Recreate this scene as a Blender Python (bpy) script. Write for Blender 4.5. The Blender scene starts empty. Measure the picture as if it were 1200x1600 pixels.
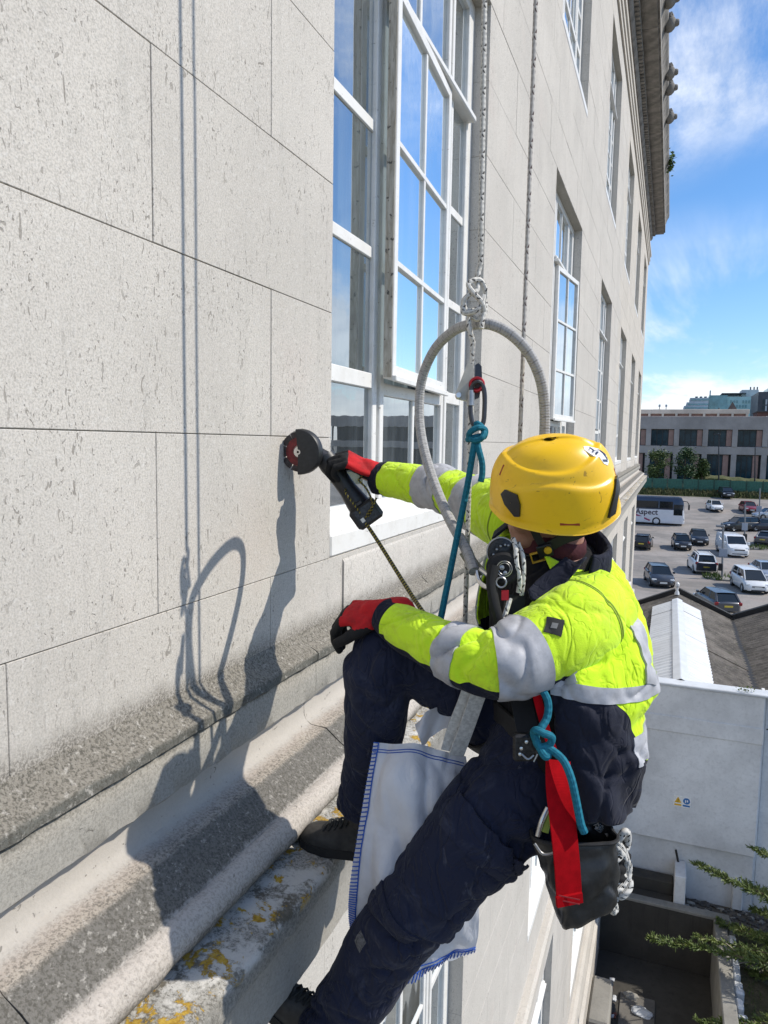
import bpy, math, random
import numpy as np
from mathutils import Vector, Matrix, noise as mnoise
R_ = math.radians
SC = bpy.context.scene
COL = SC.collection
rng = random.Random(7)

# ------------------------------------------------------------------ camera
CAM = np.array([1.15, 0.0, 0.0])
RX = np.array([0.93023368, 0.05075389, -0.36344098])
RY = np.array([0.36657697, -0.08282835, 0.92669347])
RZ = np.array([0.01693008, -0.99527057, -0.09565493])
RM = np.stack([RX, RY, RZ])          # world axes in camera coordinates (x right, y down, z forward)
F = 1130.0
cd = bpy.data.cameras.new('camera'); co = bpy.data.objects.new('camera', cd); COL.objects.link(co)
co.matrix_world = Matrix(((RM[0, 0], -RM[0, 1], -RM[0, 2], CAM[0]),
                          (RM[1, 0], -RM[1, 1], -RM[1, 2], CAM[1]),
                          (RM[2, 0], -RM[2, 1], -RM[2, 2], CAM[2]), (0, 0, 0, 1)))
cd.sensor_fit = 'VERTICAL'; cd.sensor_height = 32.0; cd.lens = F / 1600 * 32
cd.clip_start = 0.05; cd.clip_end = 5000
SC.camera = co

def ray(px, py):
    return RM @ np.array([px - 600.0, py - 800.0, F])
def P(px, py, D):                       # a point of the place, D metres in front of the lens
    return CAM + ray(px, py) / F * D
def atX(px, py, x):
    v = ray(px, py); return CAM + v * ((x - CAM[0]) / v[0])
def atY(px, py, y):
    v = ray(px, py); return CAM + v * (y / v[1])
def atZ(px, py, z):
    v = ray(px, py); return CAM + v * (z / v[2])
def proj(p):
    q = RM.T @ (np.asarray(p, float) - CAM); return 600 + F * q[0] / q[2], 800 + F * q[1] / q[2], q[2]

# ------------------------------------------------------------------ light
SUNV = Vector((1.0, 0.33, 1.03)).normalized()
SUN_EL = math.asin(SUNV.z); SUN_AZ = math.atan2(SUNV.x, SUNV.y)
w = bpy.data.worlds.new("World"); SC.world = w; w.use_nodes = True
nt = w.node_tree; nt.nodes.clear()
def wn(t, **k):
    n = nt.nodes.new(t)
    for a, b in k.items(): setattr(n, a, b)
    return n
WL = nt.links.new
sky = wn('ShaderNodeTexSky', sky_type='NISHITA', sun_disc=False, sun_elevation=SUN_EL, sun_rotation=SUN_AZ,
         air_density=1.0, dust_density=0.25, ozone_density=3.5, altitude=50)
hs = wn('ShaderNodeHueSaturation'); hs.inputs['Saturation'].default_value = 1.18; hs.inputs['Value'].default_value = 1.0
gm = wn('ShaderNodeMixRGB', blend_type='MULTIPLY'); gm.inputs[0].default_value = 1.0; WL(sky.outputs[0], gm.inputs[1]); gm.inputs[2].default_value = (1.02, 1.03, 1.07, 1)
WL(gm.outputs[0], hs.inputs['Color'])
tc = wn('ShaderNodeTexCoord'); sp = wn('ShaderNodeSeparateXYZ'); WL(tc.outputs['Generated'], sp.inputs[0])
def wmath(op, a, b=None, clamp=False):
    n = wn('ShaderNodeMath', operation=op, use_clamp=clamp)
    for i, v in enumerate((a, b)):
        if v is None: continue
        if isinstance(v, (int, float)): n.inputs[i].default_value = v
        else: WL(v, n.inputs[i])
    return n.outputs[0]
def wramp(v, a, b, c=0.0, d=1.0):
    n = wn('ShaderNodeMapRange', interpolation_type='SMOOTHSTEP'); WL(v, n.inputs[0])
    for i, x in enumerate((a, b, c, d)): n.inputs[i + 1].default_value = x
    return n.outputs[0]
zz = sp.outputs[2]
zc = wmath('MAXIMUM', zz, 0.02)
u = wmath('DIVIDE', sp.outputs[0], wmath('ADD', zc, 0.12)); v = wmath('DIVIDE', sp.outputs[1], wmath('ADD', zc, 0.12))
cx = wn('ShaderNodeCombineXYZ'); WL(u, cx.inputs[0]); WL(v, cx.inputs[1])
def wnoise(vec, scale, detail, rough, dist, off, sc3=(1, 1, 1), rot=0.0):
    mp = wn('ShaderNodeMapping'); WL(vec, mp.inputs[0]); mp.inputs['Location'].default_value = off; mp.inputs['Scale'].default_value = sc3
    mp.inputs['Rotation'].default_value = (0, 0, rot)
    n = wn('ShaderNodeTexNoise'); WL(mp.outputs[0], n.inputs['Vector'])
    n.inputs['Scale'].default_value = scale; n.inputs['Detail'].default_value = detail
    n.inputs['Roughness'].default_value = rough; n.inputs['Distortion'].default_value = dist
    return n.outputs[0]
# high wisps, streaky, in a bank that starts well above the horizon
n1 = wnoise(cx.outputs[0], 2.0, 10, 0.68, 0.35, (3.1, 1.7, 0.0), (1.0, 0.45, 1), 0.35)
n2 = wnoise(cx.outputs[0], 0.5, 3, 0.5, 0.3, (7.3, 2.4, 0.0))
wisp = wmath('MULTIPLY', wramp(n1, 0.40, 0.76), wramp(wmath('ADD', wmath('MULTIPLY', n2, 0.35), zz), 0.475, 0.60), True)
wisp = wmath('MULTIPLY', wisp, 0.85)
# thin streaks lower down
n4 = wnoise(cx.outputs[0], 0.85, 7, 0.6, 0.5, (5.1, 0.4, 0.0), (0.9, 0.28, 1), 0.15)
low = wmath('MULTIPLY', wmath('MULTIPLY', wramp(n4, 0.455, 0.60), wramp(zz, 0.30, 0.18)), wramp(zz, 0.03, 0.07))
wisp = wmath('MAXIMUM', wisp, wmath('MULTIPLY', low, 0.75))
# cumulus low over the horizon
cz = wn('ShaderNodeCombineXYZ'); WL(sp.outputs[0], cz.inputs[0]); WL(sp.outputs[1], cz.inputs[1]); WL(wmath('MULTIPLY', zz, 2.2), cz.inputs[2])
n3 = wnoise(cz.outputs[0], 6.5, 9, 0.56, 0.2, (0.3, 0.9, 0.15))
cum = wmath('MULTIPLY', wramp(wmath('ADD', n3, wmath('MULTIPLY', wramp(zz, 0.14, 0.0), 0.16)), 0.555, 0.65), wramp(zz, 0.12, 0.06), True)
cum = wmath('MULTIPLY', cum, wmath('MULTIPLY', wramp(zz, -0.03, 0.01), 0.9))
cl = wmath('MAXIMUM', wisp, cum)
mx = wn('ShaderNodeMixRGB'); WL(cl, mx.inputs[0]); WL(hs.outputs[0], mx.inputs[1])
shade = wnoise(cz.outputs[0], 9.0, 5, 0.6, 0.0, (2.0, 5.0, 1.0))
cc = wn('ShaderNodeMixRGB'); WL(wramp(shade, 0.35, 0.6), cc.inputs[0]); cc.inputs[1].default_value = (5.6, 6.0, 6.6, 1); cc.inputs[2].default_value = (7.6, 7.8, 8.1, 1)
WL(cc.outputs[0], mx.inputs[2])
bg = wn('ShaderNodeBackground'); bg.inputs['Strength'].default_value = 0.15; WL(mx.outputs[0], bg.inputs['Color'])
ow = wn('ShaderNodeOutputWorld'); WL(bg.outputs[0], ow.inputs['Surface'])
sl = bpy.data.lights.new('sun', 'SUN'); sl.energy = 4.15; sl.angle = R_(0.53); sl.color = (1.0, 0.935, 0.83)
so = bpy.data.objects.new('sun', sl); COL.objects.link(so)
so.rotation_euler = SUNV.to_track_quat('Z', 'Y').to_euler()
so.location = (30, 18, 40)
SC.view_settings.view_transform = 'Standard'; SC.view_settings.look = 'None'
SC.view_settings.exposure = 0.16; SC.view_settings.gamma = 1.0; SC.view_settings.use_curve_mapping = False
SC.cycles.max_bounces = 6; SC.cycles.transparent_max_bounces = 12

# ------------------------------------------------------------------ node helper
class N:
    def __init__(s, name):
        s.m = bpy.data.materials.new(name); s.m.use_nodes = True
        s.t = s.m.node_tree; s.b = s.t.nodes['Principled BSDF']; s.o = s.t.nodes['Material Output']
    def n(s, t, **k):
        x = s.t.nodes.new(t)
        for a, b in k.items(): setattr(x, a, b)
        return x
    def set(s, sock, v):
        if v is None: return
        if hasattr(v, 'is_linked') or isinstance(v, bpy.types.NodeSocket): s.t.links.new(v, sock)
        elif isinstance(v, (tuple, list)) and len(v) == 3 and sock.type == 'RGBA': sock.default_value = (*v, 1)
        else: sock.default_value = v
    def pos(s): return s.n('ShaderNodeNewGeometry').outputs['Position']
    def objc(s): return s.n('ShaderNodeTexCoord').outputs['Object']
    def uv(s): return s.n('ShaderNodeTexCoord').outputs['UV']
    def rnd(s): return s.n('ShaderNodeObjectInfo').outputs['Random']
    def attr(s, nm): return s.n('ShaderNodeAttribute', attribute_name=nm).outputs['Fac']
    def map(s, v, sc=(1, 1, 1), loc=(0, 0, 0), rot=(0, 0, 0)):
        x = s.n('ShaderNodeMapping'); s.set(x.inputs[0], v); x.inputs['Scale'].default_value = sc; x.inputs['Location'].default_value = loc; x.inputs['Rotation'].default_value = rot
        return x.outputs[0]
    def noise(s, v, scale, detail=4, rough=0.55, dist=0.0, col=False):
        x = s.n('ShaderNodeTexNoise'); s.set(x.inputs['Vector'], v); x.inputs['Scale'].default_value = scale
        x.inputs['Detail'].default_value = detail; x.inputs['Roughness'].default_value = rough; x.inputs['Distortion'].default_value = dist
        return x.outputs[1 if col else 0]
    def voro(s, v, scale, feature='F1', out=0, rand=1.0):
        x = s.n('ShaderNodeTexVoronoi', feature=feature); s.set(x.inputs['Vector'], v); x.inputs['Scale'].default_value = scale
        x.inputs['Randomness'].default_value = rand
        return x.outputs[out]
    def ramp(s, v, a, b, c=0.0, d=1.0, smooth=True):
        x = s.n('ShaderNodeMapRange', interpolation_type='SMOOTHSTEP' if smooth else 'LINEAR'); s.set(x.inputs[0], v)
        for i, q in enumerate((a, b, c, d)): x.inputs[i + 1].default_value = q
        return x.outputs[0]
    def math(s, op, a, b=None, clamp=False):
        x = s.n('ShaderNodeMath', operation=op, use_clamp=clamp); s.set(x.inputs[0], a); s.set(x.inputs[1], b)
        return x.outputs[0]
    def mix(s, f, a, b, mode='MIX'):
        x = s.n('ShaderNodeMixRGB', blend_type=mode); s.set(x.inputs[0], f); s.set(x.inputs[1], a); s.set(x.inputs[2], b)
        return x.outputs[0]
    def sep(s, v):
        x = s.n('ShaderNodeSeparateXYZ'); s.set(x.inputs[0], v); return x.outputs
    def comb(s, a, b, c):
        x = s.n('ShaderNodeCombineXYZ'); s.set(x.inputs[0], a); s.set(x.inputs[1], b); s.set(x.inputs[2], c); return x.outputs[0]
    def cramp(s, v, stops, const=False):
        x = s.n('ShaderNodeValToRGB'); s.set(x.inputs[0], v); e = x.color_ramp.elements
        if const: x.color_ramp.interpolation = 'CONSTANT'
        while len(e) < len(stops): e.new(0.5)
        for i, (p, c) in enumerate(stops):
            e[i].position = p; e[i].color = (*c, 1)
        return x.outputs[0]
    def bump(s, h, strength=0.3, dist=0.01, nrm=None):
        x = s.n('ShaderNodeBump'); s.set(x.inputs['Height'], h); x.inputs['Strength'].default_value = strength; x.inputs['Distance'].default_value = dist
        if nrm is not None: s.set(x.inputs['Normal'], nrm)
        s.t.links.new(x.outputs[0], s.b.inputs['Normal']); return x.outputs[0]
    def fin(s, color=None, rough=None, metal=None, spec=None, **k):
        if color is not None: s.set(s.b.inputs['Base Color'], color)
        if rough is not None: s.set(s.b.inputs['Roughness'], rough)
        if metal is not None: s.set(s.b.inputs['Metallic'], metal)
        if spec is not None: s.set(s.b.inputs['Specular IOR Level'], spec)
        for a, b in k.items(): s.set(s.b.inputs[a], b)
        return s.m

def plain(name, col, rough=0.6, metal=0.0, var=0.12, scale=30, bump=0.0, bd=0.002, spec=None):
    q = N(name); p = q.objc()
    f = q.noise(p, scale, 5, 0.6)
    c = q.mix(q.ramp(f, 0.3, 0.7), tuple(x * (1 - var) for x in col), tuple(min(1, x * (1 + var)) for x in col))
    if bump: q.bump(f, bump, bd)
    r = q.math('ADD', q.math('MULTIPLY', q.noise(p, scale * 0.4, 3), 0.16), rough - 0.08, True)
    return q.fin(c, r, metal, spec)

# ------------------------------------------------------------------ mesh helpers
class MB:
    def __init__(s): s.v = []; s.f = []; s.mi = []; s.n = 0; s.at = None
    def add(s, V, Fs, mi=0):
        V = np.asarray(V, float).reshape(-1, 3); o = s.n
        s.v.append(V); s.n += len(V)
        for f in Fs: s.f.append([i + o for i in f])
        s.mi += ([mi] * len(Fs)) if np.isscalar(mi) else list(mi)
        return s
    def box(s, x0, x1, y0, y1, z0, z1, mi=0, M=None):
        V = np.array([(x, y, z) for x in (x0, x1) for y in (y0, y1) for z in (z0, z1)], float)
        if M is not None: V = V @ np.asarray(M)[:3, :3].T + np.asarray(M)[:3, 3]
        return s.add(V, [(0, 1, 3, 2), (4, 6, 7, 5), (0, 4, 5, 1), (2, 3, 7, 6), (0, 2, 6, 4), (1, 5, 7, 3)], mi)
    def cbox(s, x0, x1, y0, y1, z0, z1, c=0.003, mi=0, M=None):
        lo = np.array([x0, y0, z0]); hi = np.array([x1, y1, z1]); V = []
        idx = {}
        for sx in (0, 1):
            for sy in (0, 1):
                for sz in (0, 1):
                    sg = (sx, sy, sz)
                    p = np.array([hi[i] if sg[i] else lo[i] for i in range(3)])
                    for a in range(3):
                        q = p.copy()
                        for i in range(3):
                            if i != a: q[i] += -c if sg[i] else c
                        idx[(sg, a)] = len(V); V.append(q)
        Fs = []
        for a in range(3):
            b, d = [i for i in range(3) if i != a]
            for sa in (0, 1):
                def g(sb, sd):
                    t = [0, 0, 0]; t[a] = sa; t[b] = sb; t[d] = sd; return idx[(tuple(t), a)]
                Fs.append((g(0, 0), g(1, 0), g(1, 1), g(0, 1)))
            for sb in (0, 1):
                for sd in (0, 1):
                    def h(sa, ax):
                        t = [0, 0, 0]; t[a] = sa; t[b] = sb; t[d] = sd; return idx[(tuple(t), ax)]
                    Fs.append((h(0, b), h(1, b), h(1, d), h(0, d)))
        for sx in (0, 1):
            for sy in (0, 1):
                for sz in (0, 1): Fs.append(tuple(idx[((sx, sy, sz), a)] for a in range(3)))
        V = np.array(V)
        if M is not None: V = V @ np.asarray(M)[:3, :3].T + np.asarray(M)[:3, 3]
        return s.add(V, Fs, mi)
    def grid(s, G, mi=0, cu=False, cv=False, flip=False):      # G: (nu, nv, 3)
        G = np.asarray(G, float); nu, nv = G.shape[:2]; Fs = []
        for i in range(nu if cu else nu - 1):
            for j in range(nv if cv else nv - 1):
                a = i * nv + j; b = ((i + 1) % nu) * nv + j; c = ((i + 1) % nu) * nv + (j + 1) % nv; d = i * nv + (j + 1) % nv
                Fs.append((a, d, c, b) if flip else (a, b, c, d))
        return s.add(G.reshape(-1, 3), Fs, mi)
    def tube(s, path, r, n=8, mi=0, cap=True, closed=False, up=None):
        G = tube_grid(path, r, n, closed, up)
        s.grid(G, mi, cu=closed, cv=True, flip=True)
        if cap and not closed:
            o = s.n - G.shape[0] * n
            s.f.append([o + j for j in range(n)]); s.mi.append(mi)
            s.f.append([s.n - n + j for j in range(n)][::-1]); s.mi.append(mi)
        return s
    def lathe(s, prof, n=16, M=None, mi=0, cap=False):            # prof: (r, h) along local z
        prof = np.asarray(prof, float); a = np.arange(n) / n * 2 * np.pi
        G = np.stack([prof[:, 0:1] * np.cos(a), prof[:, 0:1] * np.sin(a), np.repeat(prof[:, 1:2], n, 1)], -1)
        if M is not None: G = G @ np.asarray(M)[:3, :3].T + np.asarray(M)[:3, 3]
        return s.grid(G, mi, cv=True, flip=True)
    def extr(s, poly, M, depth, mi=0):                         # polygon in local xy, thickness +-depth/2 along local z
        poly = np.asarray(poly, float); n = len(poly); M = np.asarray(M)
        A = np.c_[poly, np.full(n, -depth / 2)]; B = np.c_[poly, np.full(n, depth / 2)]
        V = np.r_[A, B] @ M[:3, :3].T + M[:3, 3]
        return s.add(V, [tuple(range(n))[::-1], tuple(range(n, 2 * n))] + [(i, (i + 1) % n, n + (i + 1) % n, n + i) for i in range(n)], mi)
    def V(s): return np.concatenate(s.v) if s.v else np.zeros((0, 3))

def frame_along(T, up):
    up = np.asarray(up, float); S = np.cross(T, up); S /= np.linalg.norm(S) + 1e-12; return S, np.cross(S, T)
def tube_grid(path, r, n=8, closed=False, up=None):
    C = np.asarray(path, float); m = len(C)
    if closed: T = np.roll(C, -1, 0) - np.roll(C, 1, 0)
    else: T = np.gradient(C, axis=0)
    T /= np.linalg.norm(T, axis=1)[:, None] + 1e-12
    r = np.broadcast_to(np.asarray(r, float).reshape(-1, 1) if np.ndim(r) == 1 else np.asarray(r, float), (m, 1)) if np.ndim(r) < 2 else np.asarray(r, float)
    u = np.asarray(up, float) if up is not None else (np.array([0, 0, 1.0]) if abs(T[0][2]) < 0.9 else np.array([1.0, 0, 0]))
    G = np.zeros((m, n, 3)); a = np.arange(n) / n * 2 * np.pi
    for i in range(m):
        u = u - T[i] * np.dot(u, T[i]); u /= np.linalg.norm(u) + 1e-12
        s_ = np.cross(T[i], u)
        ra = r[i, 0]; rb = r[i, -1]
        G[i] = C[i] + np.outer(np.cos(a) * ra, s_) + np.outer(np.sin(a) * rb, u)
    return G
def spline(pts, n=10, closed=False):
    Pn = np.asarray(pts, float); m = len(Pn); out = []
    rng_ = range(m) if closed else range(m - 1)
    for i in rng_:
        p1 = Pn[i]; p2 = Pn[(i + 1) % m]
        p0 = Pn[(i - 1) % m] if (closed or i > 0) else 2 * p1 - p2
        p3 = Pn[(i + 2) % m] if (closed or i + 2 < m) else 2 * p2 - p1
        for k in range(n):
            t = k / n
            out.append(0.5 * ((2 * p1) + (-p0 + p2) * t + (2 * p0 - 5 * p1 + 4 * p2 - p3) * t * t + (-p0 + 3 * p1 - 3 * p2 + p3) * t ** 3))
    if not closed: out.append(Pn[-1])
    return np.array(out)

def mat_from(x, y, z, o):
    M = np.eye(4); M[:3, 0] = x; M[:3, 1] = y; M[:3, 2] = z; M[:3, 3] = o; return M
def basis(zdir, xhint=(1, 0, 0), o=(0, 0, 0)):
    z = np.asarray(zdir, float); z = z / np.linalg.norm(z); x = np.asarray(xhint, float); x = x - z * np.dot(x, z); x /= np.linalg.norm(x)
    return mat_from(x, np.cross(z, x), z, np.asarray(o, float))
def rotz(a, o=(0, 0, 0)):
    c, s_ = math.cos(a), math.sin(a); M = np.eye(4); M[0, :2] = (c, -s_); M[1, :2] = (s_, c); M[:3, 3] = o; return M

def mesh(name, mb, mats, smooth=False, org=(0, 0, 0), uv=None, attrs=None):
    me = bpy.data.meshes.new(name)
    V = mb.V() - np.asarray(org, float)
    me.vertices.add(len(V)); me.vertices.foreach_set('co', V.ravel())
    ls = np.array([len(f) for f in mb.f], dtype=np.int32); li = np.concatenate([np.asarray(f, np.int32) for f in mb.f])
    me.loops.add(len(li)); me.loops.foreach_set('vertex_index', li)
    me.polygons.add(len(ls)); me.polygons.foreach_set('loop_start', np.r_[0, np.cumsum(ls)[:-1]].astype(np.int32)); me.polygons.foreach_set('loop_total', ls)
    for m in (mats if isinstance(mats, (list, tuple)) else [mats]): me.materials.append(m)
    me.polygons.foreach_set('material_index', np.asarray(mb.mi, np.int32))
    me.polygons.foreach_set('use_smooth', np.full(len(ls), bool(smooth)))
    if uv is not None:
        l = me.uv_layers.new(name='UVMap'); l.data.foreach_set('uv', np.asarray(uv, float)[li].ravel())
    for k, a in (attrs or {}).items():
        at = me.attributes.new(k, 'FLOAT', 'POINT'); at.data.foreach_set('value', np.asarray(a, np.float32))
    me.update(calc_edges=True); me.validate()
    return me
def sharp(me, ang=35):
    try: me.set_sharp_from_angle(angle=R_(ang))
    except Exception: pass
    return me
ORG = {}
def thing(name, label, cat, loc=(0, 0, 0), group=None, kind=None):
    o = bpy.data.objects.new(name, None); COL.objects.link(o); o.location = loc; o.empty_display_size = 0.1
    ORG[o] = np.asarray(loc, float); o['label'] = label; o['category'] = cat
    if group: o['group'] = group
    if kind: o['kind'] = kind
    return o
def obj(name, mb, mats, parent=None, smooth=False, label=None, cat=None, group=None, kind=None, org=None, uv=None, attrs=None, sh=35):
    # mesh vertices are given in world coordinates; the origin goes to org (default: middle of the base)
    V = mb.V()
    if org is None: org = np.array([(V[:, 0].min() + V[:, 0].max()) / 2, (V[:, 1].min() + V[:, 1].max()) / 2, V[:, 2].min()])
    org = np.asarray(org, float)
    me = mesh(name, mb, mats, smooth, org, uv, attrs)
    if smooth and sh: sharp(me, sh)
    o = bpy.data.objects.new(name, me); COL.objects.link(o); ORG[o] = org
    return place(o, org, parent, label, cat, group, kind)
def place(o, org, parent=None, label=None, cat=None, group=None, kind=None):
    org = np.asarray(org, float); ORG[o] = org
    if parent is not None: o.parent = parent; o.location = org - ORG[parent]
    else: o.location = org
    if label: o['label'] = label
    if cat: o['category'] = cat
    if group: o['group'] = group
    if kind: o['kind'] = kind
    return o
def again(src, name, org, parent=None, **k):
    o = bpy.data.objects.new(name, src.data); COL.objects.link(o); return place(o, org, parent, **k)
def text_mb(txt, M, size, depth=0.004, bold=0.0, mi=0):
    cu = bpy.data.curves.new('text', 'FONT'); cu.body = txt; cu.size = size; cu.extrude = depth; cu.align_x = 'CENTER'; cu.align_y = 'CENTER'; cu.offset = bold
    cu.resolution_u = 2
    o = bpy.data.objects.new('text', cu); COL.objects.link(o)
    dg = bpy.context.evaluated_depsgraph_get(); me = bpy.data.meshes.new_from_object(o.evaluated_get(dg))
    V = np.array([v.co[:] for v in me.vertices]); Fs = [tuple(p.vertices) for p in me.polygons]
    bpy.data.objects.remove(o); bpy.data.curves.remove(cu); bpy.data.meshes.remove(me)
    M = np.asarray(M); mb = MB(); mb.add(V @ M[:3, :3].T + M[:3, 3], Fs, mi); return mb
def vnoise(Pts, scale, off=0.0, octv=3):
    return np.array([mnoise.fractal(Vector((p[0] * scale + off, p[1] * scale + off * 1.7, p[2] * scale - off)), 1.0, 2.0, octv) for p in Pts])
# ------------------------------------------------------------------ stone, timber, glass
def mk_limestone(name, tone=(0.56, 0.525, 0.475), soot=True, fine=True):
    q = N(name); p = q.pos(); s = q.sep(p)
    big = q.noise(p, 1.3, 4, 0.6); med = q.noise(p, 7, 5, 0.65)
    c = q.mix(q.ramp(big, 0.3, 0.7), tuple(x * 0.90 for x in tone), tuple(min(1, x * 1.05) for x in tone))
    c = q.mix(q.math('MULTIPLY', q.ramp(q.noise(q.map(p, loc=(4, 3, 9)), 2.4, 4), 0.55, 0.75), 0.35), c, (0.56, 0.485, 0.435))
    c = q.mix(q.math('MULTIPLY', q.ramp(med, 0.55, 0.75), 0.28), c, (0.40, 0.38, 0.345))
    c = q.mix(q.ramp(q.rnd(), 0, 1, 0.0, 0.13, False), c, (0.36, 0.335, 0.30))
    # rain streaks
    st = q.noise(q.map(p, (1, 5.5, 0.35)), 3.2, 5, 0.6)
    c = q.mix(q.math('MULTIPLY', q.ramp(st, 0.54, 0.72), 0.30), c, (0.36, 0.345, 0.315))
    g = q.noise(p, 210, 3, 0.7); g2 = q.noise(p, 60, 5, 0.75)
    c = q.mix(q.ramp(g, 0.40, 0.64, 0.0, 0.58), c, (0.31, 0.295, 0.265))
    c = q.mix(q.math('MULTIPLY', q.ramp(g2, 0.52, 0.66), 0.30), c, (0.66, 0.645, 0.61))
    # shell casts and pits: short dark ticks in two directions, clustered
    clus = q.ramp(q.noise(q.map(p, loc=(2, 7, 1)), 4.0, 3), 0.42, 0.62)
    t1 = q.noise(q.map(p, (90, 150, 48), rot=(0.5, 0, 0)), 1.0, 2, 0.5, 0.8)
    t2 = q.noise(q.map(p, (90, 130, 52), loc=(9, 4, 2), rot=(-0.75, 0, 0)), 1.0, 2, 0.5, 1.2)
    t3 = q.noise(q.map(p, (60, 46, 24), loc=(1, 8, 5), rot=(0.35, 0, 0)), 1.0, 1, 0.4, 2.0)
    t4 = q.noise(q.map(p, (60, 70, 17), loc=(5, 2, 7), rot=(0.15, 0, 0)), 1.0, 1, 0.4, 0.6)
    t5 = q.voro(q.map(p, (1, 1, 0.6)), 62)
    tick = q.math('MAXIMUM', q.ramp(t1, 0.67, 0.71), q.math('MAXIMUM', q.ramp(t2, 0.675, 0.715), q.math('MAXIMUM', q.math('MULTIPLY', q.ramp(t3, 0.695, 0.725), 0.9), q.math('MULTIPLY', q.ramp(t4, 0.735, 0.765), 0.9))))
    tick = q.math('MULTIPLY', tick, q.math('ADD', q.math('MULTIPLY', clus, 0.65), 0.35))
    tick = q.math('MAXIMUM', tick, q.math('MULTIPLY', q.ramp(t5, 0.12, 0.05), q.ramp(q.noise(p, 21, 2), 0.52, 0.6)))
    c = q.mix(q.math('MULTIPLY', tick, 0.66), c, (0.13, 0.115, 0.095))
    h = q.math('ADD', q.math('MULTIPLY', g, 0.35), q.math('SUBTRACT', q.math('MULTIPLY', g2, 0.35), q.math('MULTIPLY', tick, 0.9)))
    if soot:   # grimy crust creeping up the wall from the ledge
        zn = q.math('ADD', s[2], q.math('MULTIPLY', q.math('SUBTRACT', q.noise(p, 11, 5, 0.7), 0.5), 0.075))
        band = q.math('MULTIPLY', q.ramp(zn, -0.588, -0.665), q.ramp(s[2], -1.0, -0.99))
        gr = q.mix(q.ramp(q.noise(p, 150, 4, 0.8), 0.42, 0.60), (0.13, 0.118, 0.10), (0.40, 0.37, 0.325))
        c = q.mix(band, c, gr)
    q.bump(h, 0.6, 0.003)
    return q.fin(c, 0.88, spec=0.25)
def mk_ledge():
    q = N('weathered_ledge_stone'); p = q.pos(); pf = q.attr('pf')
    n = q.noise(p, 9, 6, 0.7); n2 = q.noise(p, 26, 5, 0.7)
    f = q.math('ADD', pf, q.math('MULTIPLY', q.math('SUBTRACT', n, 0.5), 0.055))
    f = q.math('ADD', f, q.math('MULTIPLY', q.math('SUBTRACT', n2, 0.5), 0.03))
    S = 1 / 1.2
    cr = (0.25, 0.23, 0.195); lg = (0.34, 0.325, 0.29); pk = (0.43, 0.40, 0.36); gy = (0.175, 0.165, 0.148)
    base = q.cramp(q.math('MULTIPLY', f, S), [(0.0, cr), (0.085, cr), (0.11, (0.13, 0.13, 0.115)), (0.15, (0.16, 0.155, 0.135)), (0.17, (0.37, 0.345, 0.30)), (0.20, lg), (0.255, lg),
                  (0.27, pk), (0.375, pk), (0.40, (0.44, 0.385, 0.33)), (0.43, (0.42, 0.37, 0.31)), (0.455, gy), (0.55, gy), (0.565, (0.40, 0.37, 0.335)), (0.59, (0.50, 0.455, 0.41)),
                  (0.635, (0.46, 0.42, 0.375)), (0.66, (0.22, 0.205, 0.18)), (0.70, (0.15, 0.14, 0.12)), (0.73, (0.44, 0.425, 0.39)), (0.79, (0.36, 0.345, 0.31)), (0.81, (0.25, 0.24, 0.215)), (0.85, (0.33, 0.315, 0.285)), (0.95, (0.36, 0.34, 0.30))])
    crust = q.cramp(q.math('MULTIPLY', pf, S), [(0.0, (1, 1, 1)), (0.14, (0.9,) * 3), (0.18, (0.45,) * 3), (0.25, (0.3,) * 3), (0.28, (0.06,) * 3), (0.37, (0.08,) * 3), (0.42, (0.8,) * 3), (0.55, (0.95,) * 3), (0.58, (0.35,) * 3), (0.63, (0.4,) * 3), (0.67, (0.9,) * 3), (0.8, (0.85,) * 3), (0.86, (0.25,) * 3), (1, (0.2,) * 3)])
    gr = q.noise(p, 130, 5, 0.78); gr2 = q.noise(p, 55, 4, 0.75)
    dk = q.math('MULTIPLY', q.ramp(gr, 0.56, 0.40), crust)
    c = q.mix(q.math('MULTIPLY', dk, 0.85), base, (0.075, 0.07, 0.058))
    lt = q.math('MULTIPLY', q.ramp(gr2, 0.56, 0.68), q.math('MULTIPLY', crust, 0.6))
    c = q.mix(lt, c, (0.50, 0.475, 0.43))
    # lichen on the lowest ledge, a few spots above
    top = q.math('MULTIPLY', q.ramp(pf, 0.84, 0.87), q.ramp(pf, 0.985, 0.965))
    w_ = q.math('MULTIPLY', top, q.ramp(q.noise(q.map(p, loc=(3, 1, 2)), 9, 6, 0.72), 0.46, 0.56))
    c = q.mix(q.math('MULTIPLY', w_, 0.85), c, (0.58, 0.56, 0.52))
    dkp = q.math('MULTIPLY', top, q.ramp(q.noise(q.map(p, loc=(8, 6, 2)), 7, 6, 0.75), 0.54, 0.62))
    c = q.mix(q.math('MULTIPLY', dkp, 0.85), c, (0.10, 0.085, 0.06))
    ln = q.noise(q.map(p, loc=(5.2, 2.4, 7)), 13, 7, 0.74, 0.3)
    ye = q.math('MULTIPLY', top, q.ramp(ln, 0.545, 0.585))
    sp_ = q.math('MULTIPLY', q.ramp(q.noise(q.map(p, loc=(1, 9, 4)), 13, 3, 0.5), 0.725, 0.755), q.math('MULTIPLY', q.ramp(pf, 0.50, 0.55), q.ramp(pf, 0.70, 0.66)))
    ye = q.math('MAXIMUM', ye, q.math('MULTIPLY', sp_, 0.8))
    yc = q.mix(q.ramp(q.noise(p, 70, 4, 0.7), 0.35, 0.65), (0.30, 0.17, 0.025), (0.50, 0.335, 0.06))
    c = q.mix(ye, c, yc)
    pit = q.ramp(q.noise(q.map(p, (1, 0.6, 1)), 75, 3, 0.6, 0.8), 0.66, 0.72)
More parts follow.
